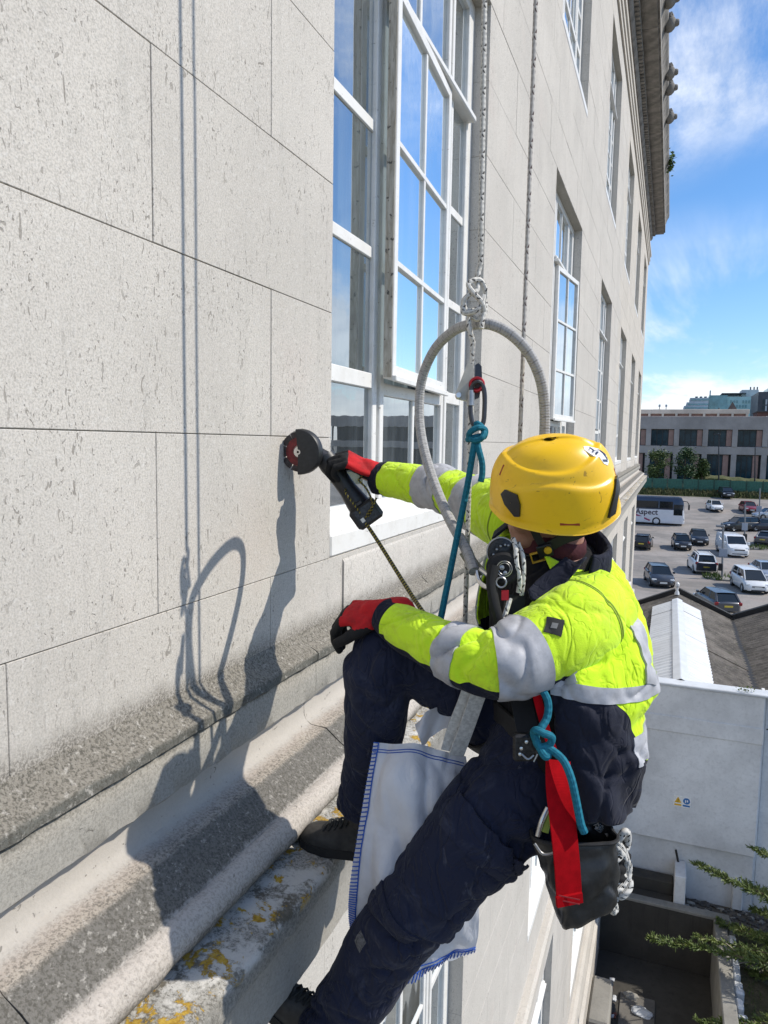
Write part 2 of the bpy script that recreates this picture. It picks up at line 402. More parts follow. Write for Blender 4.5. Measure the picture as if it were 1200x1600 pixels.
    c = q.mix(q.math('MULTIPLY', pit, 0.6), c, (0.10, 0.09, 0.075))
    h = q.math('ADD', q.math('MULTIPLY', gr, q.math('ADD', q.math('MULTIPLY', crust, 0.9), 0.25)), q.math('ADD', q.math('MULTIPLY', ye, 0.6), q.math('MULTIPLY', n2, 0.5)))
    h = q.math('SUBTRACT', h, q.math('MULTIPLY', pit, 0.5))
    q.bump(h, 0.65, 0.005)
    return q.fin(c, 0.92, spec=0.2)
def mk_paint():
    q = N('white_window_paint'); p = q.pos()
    d = q.ramp(q.noise(p, 9, 6, 0.7), 0.42, 0.72)
    c = q.mix(q.math('MULTIPLY', d, 0.38), (0.70, 0.69, 0.66), (0.50, 0.475, 0.425))
    chip = q.ramp(q.noise(q.map(p, (1, 1, 2.2)), 24, 6, 0.76), 0.63, 0.665)
    c = q.mix(q.math('MULTIPLY', chip, 0.8), c, (0.24, 0.215, 0.18))
    q.bump(q.math('SUBTRACT', q.math('MULTIPLY', q.noise(p, 90, 3), 0.25), chip), 0.35, 0.002)
    return q.fin(c, 0.48)
def mk_bare():
    q = N('weathered_bare_timber'); p = q.pos()
    g = q.noise(q.map(p, (6, 6, 0.7)), 14, 5, 0.7)
    c = q.mix(q.ramp(g, 0.3, 0.7), (0.30, 0.26, 0.20), (0.52, 0.48, 0.41))
    c = q.mix(q.ramp(q.noise(p, 40, 4), 0.62, 0.7), c, (0.08, 0.07, 0.06))
    q.bump(g, 0.4, 0.003)
    return q.fin(c, 0.8)
def mk_glass(name='window_glass', boost=1.0, tint=(0.40, 0.48, 0.50)):
    q = N(name); q.t.nodes.remove(q.b)
    tr = q.n('ShaderNodeBsdfTransparent'); tr.inputs[0].default_value = (*tint, 1)
    gl = q.n('ShaderNodeBsdfGlossy'); gl.inputs['Roughness'].default_value = 0.0; gl.inputs[0].default_value = (0.92, 0.97, 1.0, 1)
    p = q.pos(); b = q.n('ShaderNodeBump'); b.inputs['Strength'].default_value = 0.12; b.inputs['Distance'].default_value = 0.01
    q.set(b.inputs['Height'], q.noise(q.map(p, (1, 1.6, 0.5)), 3.0, 2)); q.t.links.new(b.outputs[0], gl.inputs['Normal'])
    fr = q.n('ShaderNodeFresnel'); fr.inputs[0].default_value = 1.52
    fac = q.math('ADD', q.math('MULTIPLY', fr.outputs[0], 2.0 * boost), 0.24 * boost, True)
    mx_ = q.n('ShaderNodeMixShader'); q.set(mx_.inputs[0], fac); q.t.links.new(tr.outputs[0], mx_.inputs[1]); q.t.links.new(gl.outputs[0], mx_.inputs[2])
    df = q.n('ShaderNodeBsdfDiffuse'); df.inputs[0].default_value = (0.50, 0.55, 0.57, 1); vl_ = q.n('ShaderNodeMixShader')
    q.set(vl_.inputs[0], q.math('ADD', 0.045, q.math('MULTIPLY', q.ramp(q.noise(q.map(p, (1, 2.5, 0.4)), 2.6, 5, 0.6), 0.42, 0.75), 0.10)))
    q.t.links.new(mx_.outputs[0], vl_.inputs[1]); q.t.links.new(df.outputs[0], vl_.inputs[2]); q.t.links.new(vl_.outputs[0], q.o.inputs[0]); return q.m
def mk_curtain():
    q = N('curtain_cloth'); p = q.pos()
    f = q.noise(q.map(p, (1, 9, 0.15)), 3, 3)
    return q.fin(q.mix(q.ramp(f, 0.3, 0.7), (0.20, 0.21, 0.21), (0.52, 0.53, 0.51)), 0.9)
M_LIME = mk_limestone('portland_limestone'); M_LIME2 = mk_limestone('portland_limestone_far', (0.565, 0.52, 0.455), False)
M_LEDGE = mk_ledge(); M_PAINT = mk_paint(); M_BARE = mk_bare(); M_GLASS = mk_glass(); M_CURT = mk_curtain()
M_MORTAR = plain('mortar', (0.36, 0.335, 0.29), 0.95, scale=60)
M_ROOM = plain('room_interior_paint', (0.24, 0.26, 0.265), 0.9, scale=2)
M_SOOTY = plain('sooty_cornice_stone', (0.20, 0.185, 0.165), 0.9, var=0.4, scale=3.0, bump=0.4, bd=0.01)
M_DARKPUTTY = plain('old_putty', (0.06, 0.058, 0.05), 0.8)

# ------------------------------------------------------------------ the stone office building
C0, CH = 0.014, 0.443                       # bed joints of the courses
def zc_(k): return C0 + CH * k
WY = [(2.39 + 4.95 * k, 4.58 + 4.95 * k) for k in range(-1, 6)]
STOREY = [(zc_(9), zc_(15)), (zc_(-1), zc_(6)), (zc_(-12), zc_(-5)), (zc_(-22), zc_(-15))]
ENDY = 30.8
BLD = thing('office_building', 'pale stone office block with tall white windows and a heavy moulded ledge', 'building', (0, 14, -11.66))
def openings(z0, z1):
    out = []
    for a, b in STOREY:
        if z0 < b - 0.02 and z1 > a + 0.02: out = list(WY)
    return out
GAP = 0.0011
blocks = []
for k in range(-27, 16):
    z0, z1 = zc_(k), zc_(k + 1)
    if z0 > 7.0: continue
    if k in (-3, -2): # behind / under the moulded ledge
        if k == -3: continue
        z0 = -0.74
    ops = openings(z0, z1)
    cuts = [-1.5]
    for a, b in ops: cuts += [a, b]
    cuts.append(ENDY)
    iv = [(cuts[i], cuts[i + 1]) for i in range(0, len(cuts), 2)]
    for (a, b) in iv:
        if b < -1.4: continue
        # joints: 1.42 on odd courses, 1.965 on even ones, repeated about every 0.96 m
        base = 1.424 if k % 2 else 1.964
        js = [base + 4.95 * m + o for m in range(-2, 8) for o in ((0, -0.955, 0.955, 1.93, 2.88) if k % 2 else (0, -0.98, 0.98, 2.0, 2.95))]
        js = sorted(j for j in js if a + 0.22 < j < b - 0.22)
        jj = [a]
        for j in js:
            if j - jj[-1] > 0.4: jj.append(j)
        jj.append(b)
        for y0, y1 in zip(jj[:-1], jj[1:]): blocks.append((y0, y1, z0, z1))
for k in (-3, -4):
    z0, z1 = (zc_(k), min(zc_(k + 1), -1.37))
    if k == -3: z0, z1 = zc_(-4) + CH, -1.37
def scr_area(y0, y1, z0, z1):
    pts = []
    for y, z in ((y0, z0), (y1, z0), (y1, z1), (y0, z1)):
        if y < 0.55: y = 0.55
        q = proj((0, y, z))
        if q[2] < 0.1: return 0
        pts.append((min(max(q[0], 0), 1200), min(max(q[1], 0), 1600)))
    A = 0
    for (x1, yy1), (x2, yy2) in zip(pts, pts[1:] + pts[:1]): A += x1 * yy2 - x2 * yy1
    return abs(A) / 2
sc_ = sorted(blocks, key=lambda b: -scr_area(*b))
near, rest = sc_[:285], sc_[285:]
cache = {}
def block_data(dy, dz, big):
    key = (round(dy, 3), round(dz, 3))
    if key not in cache:
        mb = MB().cbox(-0.165, 0, -dy / 2 + GAP, dy / 2 - GAP, GAP, dz - GAP, 0.0014)
        cache[key] = mesh('stone_block', mb, M_LIME)
    return cache[key]
rb = random.Random(3)
for (y0, y1, z0, z1) in near:
    o = bpy.data.objects.new('stone_block', block_data(y1 - y0, z1 - z0, True)); COL.objects.link(o)
    place(o, (rb.uniform(-0.0012, 0.0012), (y0 + y1) / 2, z0), BLD)
mb = MB()
for (y0, y1, z0, z1) in rest: mb.cbox(-0.165, 0, y0 + GAP, y1 - GAP, z0 + GAP, z1 - GAP, 0.002)
obj('masonry', mb, M_LIME2, BLD, kind='stuff')
# mortar core behind the joints
mb = MB(); zs = [-12.2]
for a, b in sorted(STOREY): zs += [a, b]
zs.append(7.1)
for i in range(len(zs) - 1):
    z0, z1 = zs[i], zs[i + 1]
    if i % 2 == 0: mb.box(-0.172, -0.0065, -1.5, ENDY - 0.004, z0 - 0.004, z1 + 0.004)
    else:
        cuts = [-1.5]
        for a, b in WY: cuts += [a - 0.004, b + 0.004]
        cuts.append(ENDY - 0.004)
        for j in range(0, len(cuts), 2):
            if cuts[j + 1] > cuts[j]: mb.box(-0.172, -0.0065, cuts[j], cuts[j + 1], z0, z1)
obj('mortar_bed', mb, M_MORTAR, BLD)
obj('end_wall', MB().box(-9, -0.18, ENDY - 0.3, ENDY, -12.2, 8.4), M_LIME2, BLD)

# moulded ledge
PROF = [(-0.012, -0.640, 0), (0.0, -0.655, 0.0), (0.012, -0.675, 0.03), (0.035, -0.696, 0.065), (0.064, -0.713, 0.10), (0.070, -0.718, 0.12), (0.072, -0.740, 0.16), (0.067, -0.745, 0.17), (0.057, -0.749, 0.18), (0.0605, -0.757, 0.2),
        (0.062, -0.81, 0.25), (0.062, -0.862, 0.30), (0.057, -0.868, 0.31), (0.022, -0.869, 0.32), (0.018, -0.89, 0.34), (0.018, -0.918, 0.37), (0.021, -0.940, 0.40), (0.029, -0.957, 0.43), (0.046, -0.968, 0.46), (0.072, -0.972, 0.49), (0.098, -0.975, 0.52),
        (0.106, -0.978, 0.54), (0.146, -1.006, 0.60), (0.184, -1.034, 0.66), (0.191, -1.041, 0.68)]
for k in range(11):
    a = R_(97 - 18.5 * k); PROF.append((0.194 + 0.044 * math.cos(a), -1.086 + 0.044 * math.sin(a), 0.69 + 0.0155 * k))
PROF += [(0.206, -1.132, 0.86), (0.25, -1.136, 0.90), (0.30, -1.141, 0.935), (0.334, -1.146, 0.955), (0.344, -1.152, 0.965), (0.347, -1.163, 0.975), (0.346, -1.205, 1.0), (0.339, -1.218, 1.015), (0.335, -1.226, 1.03), (0.334, -1.30, 1.06), (0.333, -1.375, 1.1), (-0.1, -1.385, 1.15)]
PR = np.array(PROF)
edges_y = [-1.6, -0.35, 0.865, 2.16, 3.45, 4.75, 7.2, 9.7, 12.2, 14.7, 17.2, 19.7, 22.2, 24.7, 27.2, 29.0, ENDY + 0.3]
for i, (a, b) in enumerate(zip(edges_y[:-1], edges_y[1:])):
    fine_ = 0.022 if b > 0 and a < 3.5 else 0.6
    ny = max(3, int((b - a) / fine_)); ys = np.linspace(a + 0.0011, b - 0.0011, ny)
    G = np.zeros((len(PR), ny, 3)); G[:, :, 0] = PR[:, 0:1]; G[:, :, 2] = PR[:, 1:2]; G[:, :, 1] = ys
    if fine_ < 0.1:
        fl = G.reshape(-1, 3)
        d = vnoise(fl, 16, i * 3.1, 3).reshape(len(PR), ny); d2 = vnoise(fl * np.array([1, 0.6, 1]), 5, i * 1.3, 2).reshape(len(PR), ny)
        T = np.gradient(PR[:, :2], axis=0); nn = np.stack([-T[:, 1], T[:, 0]], 1); nn /= np.linalg.norm(nn, axis=1)[:, None] + 1e-9
        nn *= np.where(PR[:, 2:3] < 0.01, 0.0, 1.0)
        dd = (0.0045 * d + 0.0035 * d2 + 0.0016 * vnoise(fl, 55, i * 0.7, 2).reshape(len(PR), ny))
        # chipped nosings
        for ed, am in ((0.12, 0.004), (0.16, 0.003), (0.305, 0.003), (0.54, 0.005), (0.965, 0.009), (1.0, 0.006)):
            wgt = np.exp(-((PR[:, 2:3] - ed) / 0.018) ** 2)
            ch = np.clip(vnoise(np.c_[np.zeros(ny), ys, np.full(ny, ed * 50)], 9, 2.0, 4) - 0.12, 0, 1)
            dd -= wgt * ch[None, :] * am * 3
        G[:, :, 0] -= nn[:, 0:1] * -dd; G[:, :, 2] += nn[:, 1:2] * dd
    mb = MB().grid(G, flip=True)
    n0 = len(PR) * ny
    mb.f.append([r * ny for r in range(len(PR))]); mb.mi.append(0); mb.f.append([r * ny + ny - 1 for r in range(len(PR))][::-1]); mb.mi.append(0)
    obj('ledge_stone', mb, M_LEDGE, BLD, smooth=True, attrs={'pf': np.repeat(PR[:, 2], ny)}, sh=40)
# stone apron under the windows
for k, (a, b) in enumerate(WY):
    if b < 1: continue
    n = 14; prof = [(-0.03, -0.445), (-0.010, -0.445), (0.001, -0.450), (0.007, -0.462), (0.007, -0.60), (0.007, -0.69), (-0.02, -0.694)]
    y0, y1 = a + 0.115, b - 0.02
    mb = MB(); G = np.array([[(x, y, z) for y in np.linspace(y0, y1, 6)] for x, z in prof]); mb.grid(G, flip=True)
    mb.f.append([r * 6 for r in range(len(prof))]); mb.mi.append(0); mb.f.append([r * 6 + 5 for r in range(len(prof))][::-1]); mb.mi.append(0)
    obj('apron_stone', mb, M_LIME, BLD, smooth=True, sh=50)

# windows -----------------------------------------------------------------
pane_cache = {}; bar_cache = {}
def pane(parent, y0, y1, z0, z1, x):
    key = (round(y1 - y0, 3), round(z1 - z0, 3))
    if key not in pane_cache:
        dy, dz = y1 - y0, z1 - z0
        pane_cache[key] = mesh('pane', MB().add([(0, -dy / 2, 0), (0, dy / 2, 0), (0, dy / 2, dz), (0, -dy / 2, dz)], [(0, 1, 2, 3)]), M_GLASS)
    o = bpy.data.objects.new('pane', pane_cache[key]); COL.objects.link(o)
    return place(o, (x, (y0 + y1) / 2, z0), parent)
def leaf(parent, hy, hx, wid, z0, z1, ang, side, bars, cols=2):
    # an open casement leaf; hinge line at (hx, hy); side=-1: the leaf runs towards -Y from its hinge
    c_, s_ = math.cos(ang), math.sin(ang)
    ux = np.array([s_, side * c_, 0]); nx = np.array([c_, -side * s_, 0])
    M = mat_from(ux, np.array([0, 0, 1.0]), nx, (hx, hy, z0))
    H = z1 - z0; t = 0.045; fb = MB()
    fb.cbox(0, 0.05, 0, H, -t, 0, 0.003, 0, M); fb.cbox(wid - 0.05, wid, 0, H, -t, 0.002, 0.003, 0, M)
    fb.cbox(0.05, wid - 0.05, 0, 0.06, -t, 0, 0.003, 0, M); fb.cbox(0.05, wid - 0.05, H - 0.05, H, -t, 0, 0.003, 0, M)
    for b in bars: fb.cbox(0.05, wid - 0.05, b - z0 - 0.013, b - z0 + 0.013, -t + 0.01, -0.004, 0.002, 0, M)
    if cols == 2: fb.cbox(wid / 2 - 0.013, wid / 2 + 0.013, 0.06, H - 0.05, -t + 0.012, -0.006, 0.002, 0, M)
    fb.cbox(wid - 0.0005, wid + 0.004, 0.004, H - 0.004, -t + 0.003, -0.004, 0.001, 1, M)       # bare weathered edge
    fb.cbox(-0.0, wid + 0.01, -0.014, 0.012, 0.001, 0.022, 0.003, 0, M)
    L = obj('casement', fb, [M_PAINT, M_BARE], parent)
    zs_ = [z0 + 0.06] + [b for b in bars] + [z1 - 0.05]
    gb = MB()
    xs_ = [0.05, wid / 2, wid - 0.05] if cols == 2 else [0.05, wid - 0.05]
    for i in range(len(zs_) - 1):
        for j in range(len(xs_) - 1):
            q = [(xs_[j], zs_[i] - z0), (xs_[j + 1], zs_[i] - z0), (xs_[j + 1], zs_[i + 1] - z0), (xs_[j], zs_[i + 1] - z0)]
            V = np.array([(a, b, -0.02) for a, b in q]) @ M[:3, :3].T + M[:3, 3]
            o = obj('pane', MB().add(V, [(0, 1, 2, 3)]), M_GLASS, parent)
    return L
def window(k, st, lod):
    a, b = WY[k]; z0, z1 = STOREY[st]
    X0 = -0.10
    fm = MB(); H = z1 - z0
    top, bot = z1, z0
    yl0, yl1, ym0, ym1, yr0, yr1 = a + 0.20, a + 0.635, a + 0.77, a + 1.675, a + 1.785, a + 2.075
    # outer frame, mullions with a recessed rebate, transom, sill
    def bx(y0, y1, za, zb, xf=0.0, xb=-0.08, c=0.004): fm.cbox(X0 + xb, X0 + xf, y0, y1, za, zb, c)
    zb0 = z0 + 0.135; tr0, tr1 = z1 - 0.72, z1 - 0.655
    bx(a + 0.002, yl0, z0 + 0.03, z1 - 0.002, 0.0); bx(yr1, b - 0.002, z0 + 0.03, z1 - 0.002, 0.0)
    bx(yl0, yr1, z1 - 0.07, z1 - 0.002); bx(yl0, yr1, z0 + 0.03, zb0 + 0.03)
    for (p_, q_) in ((yl1, ym0), (ym1, yr0)):
        w_ = q_ - p_
        bx(p_, p_ + w_ * 0.36, zb0 + 0.03, z1 - 0.07, 0.0); bx(q_ - w_ * 0.34, q_, zb0 + 0.03, z1 - 0.07, 0.0); bx(p_ + w_ * 0.36, q_ - w_ * 0.34, zb0 + 0.03, z1 - 0.07, -0.025, -0.07)
    # projecting weather-moulded transom over middle and right lights
    fm.cbox(X0 - 0.04, X0 + 0.05, yl1 + 0.05, yr1 + 0.03, tr0, tr1 - 0.03, 0.006); fm.cbox(X0 - 0.04, X0 + 0.028, yl1 + 0.05, yr1 + 0.03, tr1 - 0.03, tr1, 0.006)
    rail = (z0 + 0.668, z0 + 0.735)
    fr = [0.318, 0.642]
    span0, span1 = rail[1], tr0
    bars = [span0 + (span1 - span0) * f_ for f_ in fr]
    # sill
    fm.cbox(X0 - 0.02, 0.004, a + 0.004, b - 0.004, z0 + 0.002, z0 + 0.085, 0.006)
    sl_ = MB()
    W_ = obj('window', fm, M_PAINT, BLD)
    class BarSet:
        def cbox(s, x0, x1, y0, y1, za, zb, c):
            key = tuple(round(t, 3) for t in (x0, x1, y1 - y0, zb - za))
            if key not in bar_cache: bar_cache[key] = mesh('glazing_bar', MB().cbox(x0, x1, -(y1 - y0) / 2, (y1 - y0) / 2, 0, zb - za, c), M_PAINT)
            o = bpy.data.objects.new('glazing_bar', bar_cache[key]); COL.objects.link(o); place(o, (0, (y0 + y1) / 2, za), W_)
    bm_ = BarSet()
    def bar(y0, y1, zc, h=0.024, xf=-0.012): bm_.cbox(X0 - 0.05, X0 + xf, y0, y1, zc - h / 2, zc + h / 2, 0.003)
    ztop = z1 - 0.07
    for (y0, y1, vb) in ((yl0, yl1, False), (yr0, yr1, False)):
        bm_.cbox(X0 - 0.06, X0 - 0.003, y0, y1, rail[0], rail[1], 0.003)
        for z in bars: bar(y0, y1, z, 0.05)
        bar(y0, y1, tr0 + 0.03, 0.055)
    bm_.cbox(X0 - 0.06, X0 - 0.003, ym0, ym1, rail[0] - 0.02, rail[1] - 0.03, 0.003)
    yc = (ym0 + ym1) / 2
    bm_.cbox(X0 - 0.055, X0 - 0.01, yc - 0.014, yc + 0.014, zb0 + 0.03, rail[0] - 0.02, 0.003); bm_.cbox(X0 - 0.055, X0 - 0.01, yc - 0.014, yc + 0.014, tr1, ztop, 0.003)
    op = {(1, 1): (R_(3.4), -1), (2, 1): (R_(7), 1)}.get((k, st))
    if not op:
        for z in bars: bar(ym0, ym1, z, 0.03)
        bm_.cbox(X0 - 0.055, X0 - 0.008, yc - 0.02, yc + 0.02, rail[1], tr0, 0.003)
        for e in (ym0 + 0.018, ym1 - 0.018): bm_.cbox(X0 - 0.055, X0 - 0.008, e - 0.018, e + 0.018, rail[1], tr0, 0.003)
    zs_ = [zb0 + 0.03, rail[0], rail[1]] + bars + [tr0, tr1, ztop]
    cells = [(0, 1), (2, 3), (3, 4), (4, 5), (6, 7)]
    for (y0, y1) in ((yl0, yl1), (yr0, yr1)):
        for i, j in cells: pane(W_, y0, y1, zs_[i], zs_[j], X0 - 0.022)
    for (y0, y1) in ((ym0, yc), (yc, ym1)):
        for i, j in (cells if not op else [cells[0], cells[-1]]): pane(W_, y0, y1, zs_[i], zs_[j], X0 - 0.022)
    if op:
        ang, sd = op
        if sd < 0: leaf(W_, ym1 - 0.01, -0.076, 1.01, rail[1] - 0.02, tr0 - 0.005, ang, -1, [bars[0] - 0.03, bars[1] - 0.05])
        else: leaf(W_, ym0 + 0.01, -0.06, 0.90, rail[1] - 0.02, tr0 - 0.02, ang, 1, [bars[0], bars[1]])
    # room behind
    rm = MB()
    rm.add([(-0.19, a - 0.3, z0 - 0.3), (-0.19, b + 0.3, z0 - 0.3), (-0.19, b + 0.3, z1 + 0.3), (-0.19, a - 0.3, z1 + 0.3), (-2.4, a - 0.3, z0 - 0.3), (-2.4, b + 0.3, z0 - 0.3), (-2.4, b + 0.3, z1 + 0.3), (-2.4, a - 0.3, z1 + 0.3)],
           [(4, 5, 6, 7), (0, 1, 5, 4), (1, 2, 6, 5), (2, 3, 7, 6), (3, 0, 4, 7)])
    obj('room', rm, M_ROOM, W_)
    cu = MB()
    for (y0, y1) in ((a + 0.10, a + (1.25 if lod else 1.02 + 0.3 * ((k * 7 + st) % 3) / 2)), (b - (0.92 if lod else 0.80), b - 0.02)):
        ys = np.linspace(y0, y1, 40 if lod else 12); xs_ = -0.30 + 0.035 * np.sin(ys * 34 + 0.8 * np.sin(ys * 9))
        cu.grid(np.array([[(x, y, z) for x, y in zip(xs_, ys)] for z in (z0 + 0.04, z1 - 0.05)]))
    obj('curtain', cu, M_CURT, W_, smooth=True, sh=0)
    return W_
for st in range(4):
    for k in range(1, 7):
        window(k, st, st == 1 and k == 1)

# cornice ------------------------------------------------------------------
def extr_y(prof, y0, y1, mi=0, ny=2):
    ys = np.linspace(y0, y1, ny); G = np.array([[(x, y, z) for y in ys] for x, z in prof]); mb = MB().grid(G, flip=True)
    n = len(prof); mb.f.append([r * ny for r in range(n)]); mb.mi.append(mi); mb.f.append([r * ny + ny - 1 for r in range(n)][::-1]); mb.mi.append(mi); return mb
obj('architrave', extr_y([(-0.1, 7.09), (0.035, 7.09), (0.035, 7.22), (0.06, 7.23), (0.06, 7.38), (0.09, 7.39), (0.10, 7.46), (0.05, 7.50), (0.0, 7.52), (-0.1, 7.52)], -2, ENDY + 0.08), M_LIME2, BLD)
obj('frieze', extr_y([(-0.1, 7.525), (0.005, 7.525), (0.005, 8.02), (-0.1, 8.02)], -2, ENDY + 0.02), M_LIME2, BLD)
obj('bed_mould', extr_y([(-0.1, 8.025), (0.05, 8.025), (0.09, 8.07), (0.11, 8.12), (0.11, 8.345), (-0.1, 8.345)], -2, ENDY + 0.12), M_SOOTY, BLD)
mb = MB()
for i in range(int((ENDY + 0.1 + 1) / 0.165)):
    y = -1 + i * 0.165; mb.box(0.112, 0.205, y, y + 0.10, 8.15, 8.342)
obj('dentils', mb, M_SOOTY, BLD, kind='stuff')
yy = -2.0; i = 0
while yy < ENDY + 0.5:
    y1 = min(yy + 2.6, ENDY + 0.55)
    obj('cornice_stone', extr_y([(-0.1, 8.35), (0.50, 8.35), (0.50, 8.40), (0.545, 8.40), (0.545, 8.72), (0.555, 8.74), (0.57, 8.80), (0.60, 8.88), (0.65, 8.96), (0.665, 9.02), (0.665, 9.10), (0.1, 9.22), (-0.1, 9.22)], yy + 0.006, y1 - 0.006), M_SOOTY, BLD)
    yy = y1; i += 1
def lion_mb(o):
    mb = MB(); a = np.linspace(0, np.pi, 9); 
    M = basis((1, 0, 0.0), (0, 1, 0), o)
    mb.lathe([(0.0, -0.02), (0.15, -0.02), (0.17, 0.04), (0.155, 0.10), (0.11, 0.15), (0.075, 0.17), (0.07, 0.215), (0.05, 0.245), (0.0, 0.25)], 10, M)
    M2 = basis((1, 0, 0.25), (0, 1, 0), (o[0] + 0.02, o[1], o[2] + 0.13))
    mb.lathe([(0, -0.05), (0.1, -0.03), (0.09, 0.09), (0.0, 0.12)], 8, M2)
    for s_ in (-1, 1): mb.cbox(o[0] + 0.02, o[0] + 0.09, o[1] + s_ * 0.12 - 0.035, o[1] + s_ * 0.12 + 0.035, o[2] + 0.06, o[2] + 0.16, 0.02)
    return mb
for (px, py) in ((1047, 26), (1046, 158), (1046, 188), (1045, 268), (1045, 287), (1044, 342)):
    p = atX(px, py, 0.78)
    obj('lion_head', lion_mb((0.63, p[1], 8.98)), M_SOOTY, BLD, smooth=True)
# plinth and string courses near the ground
obj('string_course', extr_y([(-0.05, -5.75), (0.07, -5.76), (0.10, -5.80), (0.10, -5.90), (0.05, -5.95), (0.04, -6.0), (-0.05, -6.0)], 4.7, ENDY), M_LIME2, BLD)
obj('plinth', extr_y([(-0.05, -10.05), (0.05, -10.06), (0.10, -10.12), (0.14, -10.30), (0.14, -10.45), (0.20, -10.5), (0.20, -11.66), (-0.05, -11.66)], 4, 17.3), M_LIME2, BLD)
# ------------------------------------------------------------------ ground
GP = [(-400, -10.5), (60, -10.5), (78, -10.45), (95, -9.9), (108, -9.1), (121, -8.0), (124.6, -7.75), (128, -7.1), (131, -6.9), (150, -6.7), (400, -6.0), (3000, -6.0)]
def gz(y):
    for (a, za), (b, zb) in zip(GP[:-1], GP[1:]):
        if a <= y <= b: return za + (zb - za) * (y - a) / (b - a)
    return -6.0
def ground(px, py):
    y = 40.0; lo, hi = 5.0, 1500.0
    for _ in range(60):
        y = (lo + hi) / 2; p = atY(px, py, y)
        if p[2] > gz(y): lo = y
        else: hi = y
    p = atY(px, py, y); p[2] = gz(y); return p
def mk_asphalt():
    q = N('worn_car_park_surface'); p = q.pos()
    a = q.noise(p, 0.22, 6, 0.65); b = q.noise(q.map(p, (0.3, 1.2, 1)), 0.5, 5, 0.7, 0.4); g = q.noise(p, 9, 5, 0.8)
    c = q.mix(q.ramp(a, 0.35, 0.65), (0.185, 0.172, 0.155), (0.30, 0.272, 0.245))
    c = q.mix(q.math('MULTIPLY', q.ramp(b, 0.5, 0.66), 0.55), c, (0.34, 0.285, 0.255))
    c = q.mix(q.math('MULTIPLY', q.ramp(q.noise(q.map(p, loc=(9, 2, 0)), 0.7, 5, 0.7), 0.58, 0.68), 0.5), c, (0.12, 0.115, 0.11))
    c = q.mix(q.ramp(g, 0.45, 0.75, 0, 0.5), c, (0.12, 0.11, 0.10))
    q.bump(g, 0.4, 0.03); return q.fin(c, 0.93)
def mk_grass(name='rough_grass', c0=(0.055, 0.075, 0.018), c1=(0.12, 0.115, 0.045)):
    q = N(name); p = q.pos()
    c = q.mix(q.ramp(q.noise(p, 1.1, 6, 0.7), 0.35, 0.65), c0, c1)
    c = q.mix(q.ramp(q.noise(p, 14, 5, 0.8), 0.45, 0.7, 0, 0.6), c, (0.03, 0.035, 0.012))
    q.bump(q.noise(p, 8, 5, 0.8), 0.8, 0.15); return q.fin(c, 0.95)
def mk_concrete(name, col, stain=0.5, sc=1.0):
    q = N(name); p = q.pos()
    c = q.mix(q.ramp(q.noise(p, 0.7 * sc, 6, 0.65), 0.35, 0.68), tuple(x * 0.78 for x in col), tuple(min(1, x * 1.12) for x in col))
    st = q.noise(q.map(p, (3, 3, 0.3)), 1.4 * sc, 5, 0.65)
    c = q.mix(q.math('MULTIPLY', q.ramp(st, 0.52, 0.74), stain), c, tuple(x * 0.45 for x in col))
    g = q.noise(p, 22 * sc, 6, 0.75); c = q.mix(q.ramp(g, 0.45, 0.75, 0, 0.35), c, tuple(x * 0.5 for x in col))
    q.bump(g, 0.35, 0.012); return q.fin(c, 0.9)
M_ASPH = mk_asphalt(); M_GRASS = mk_grass(); M_CONC = mk_concrete('stained_concrete', (0.26, 0.25, 0.225)); M_CONCD = mk_concrete('shade_darkened_concrete', (0.058, 0.053, 0.045), 0.7, 2.0)  # sunken yard concrete: deep shade is put into its dark base colour
M_SOIL = mk_concrete('bare_soil_and_rubble', (0.115, 0.10, 0.08), 0.6, 3.0)
PX0, PX1, PY0, PY1 = 0.10, 2.56, 8.0, 16.6           # sunken yard
ZY = -11.66
def sheet(name, xs, ys, m, dz=0.0, skip=None, kind='structure', zf=gz):
    mb = MB(); G = {}
    V = [(x, y, zf(y) + dz) for x in xs for y in ys]; ny = len(ys); Fs = []
    for i in range(len(xs) - 1):
        for j in range(ny - 1):
            if skip and skip((xs[i] + xs[i + 1]) / 2, (ys[j] + ys[j + 1]) / 2): continue
            Fs.append((i * ny + j, (i + 1) * ny + j, (i + 1) * ny + j + 1, i * ny + j + 1))
    mb.add(V, Fs); o = obj(name, mb, m, org=(0, 0, -10.5), kind=kind); return o
inpit = lambda x, y: PX0 - 3 < x < PX1 and PY0 < y < PY1
sheet('ground', [-2500, -600, -60, -6, PX1, 6, 60, 600, 2500], sorted({-400, PY0, PY1, 17.55, 29.2} | {a for a, _ in GP} | {-400, 3000}), mk_concrete('distant_ground', (0.17, 0.165, 0.14), 0.3, 0.05), -0.004, inpit)
cpl = lambda y: gz(y)
sheet('car_park', [-40, -5, 0, 6, 12, 20, 40, 90], [29.4, 40, 50, 60, 70, 78, 86, 95, 102, 108, 115, 121.2, 124.6], M_ASPH, 0.004)
sheet('grass_bank', [-40, -5, 5, 15, 25, 40, 90], [124.6, 126, 128], M_GRASS, 0.03)
sheet('verge', [-40, 5, 25, 90], [128, 131, 150], M_GRASS, 0.02)
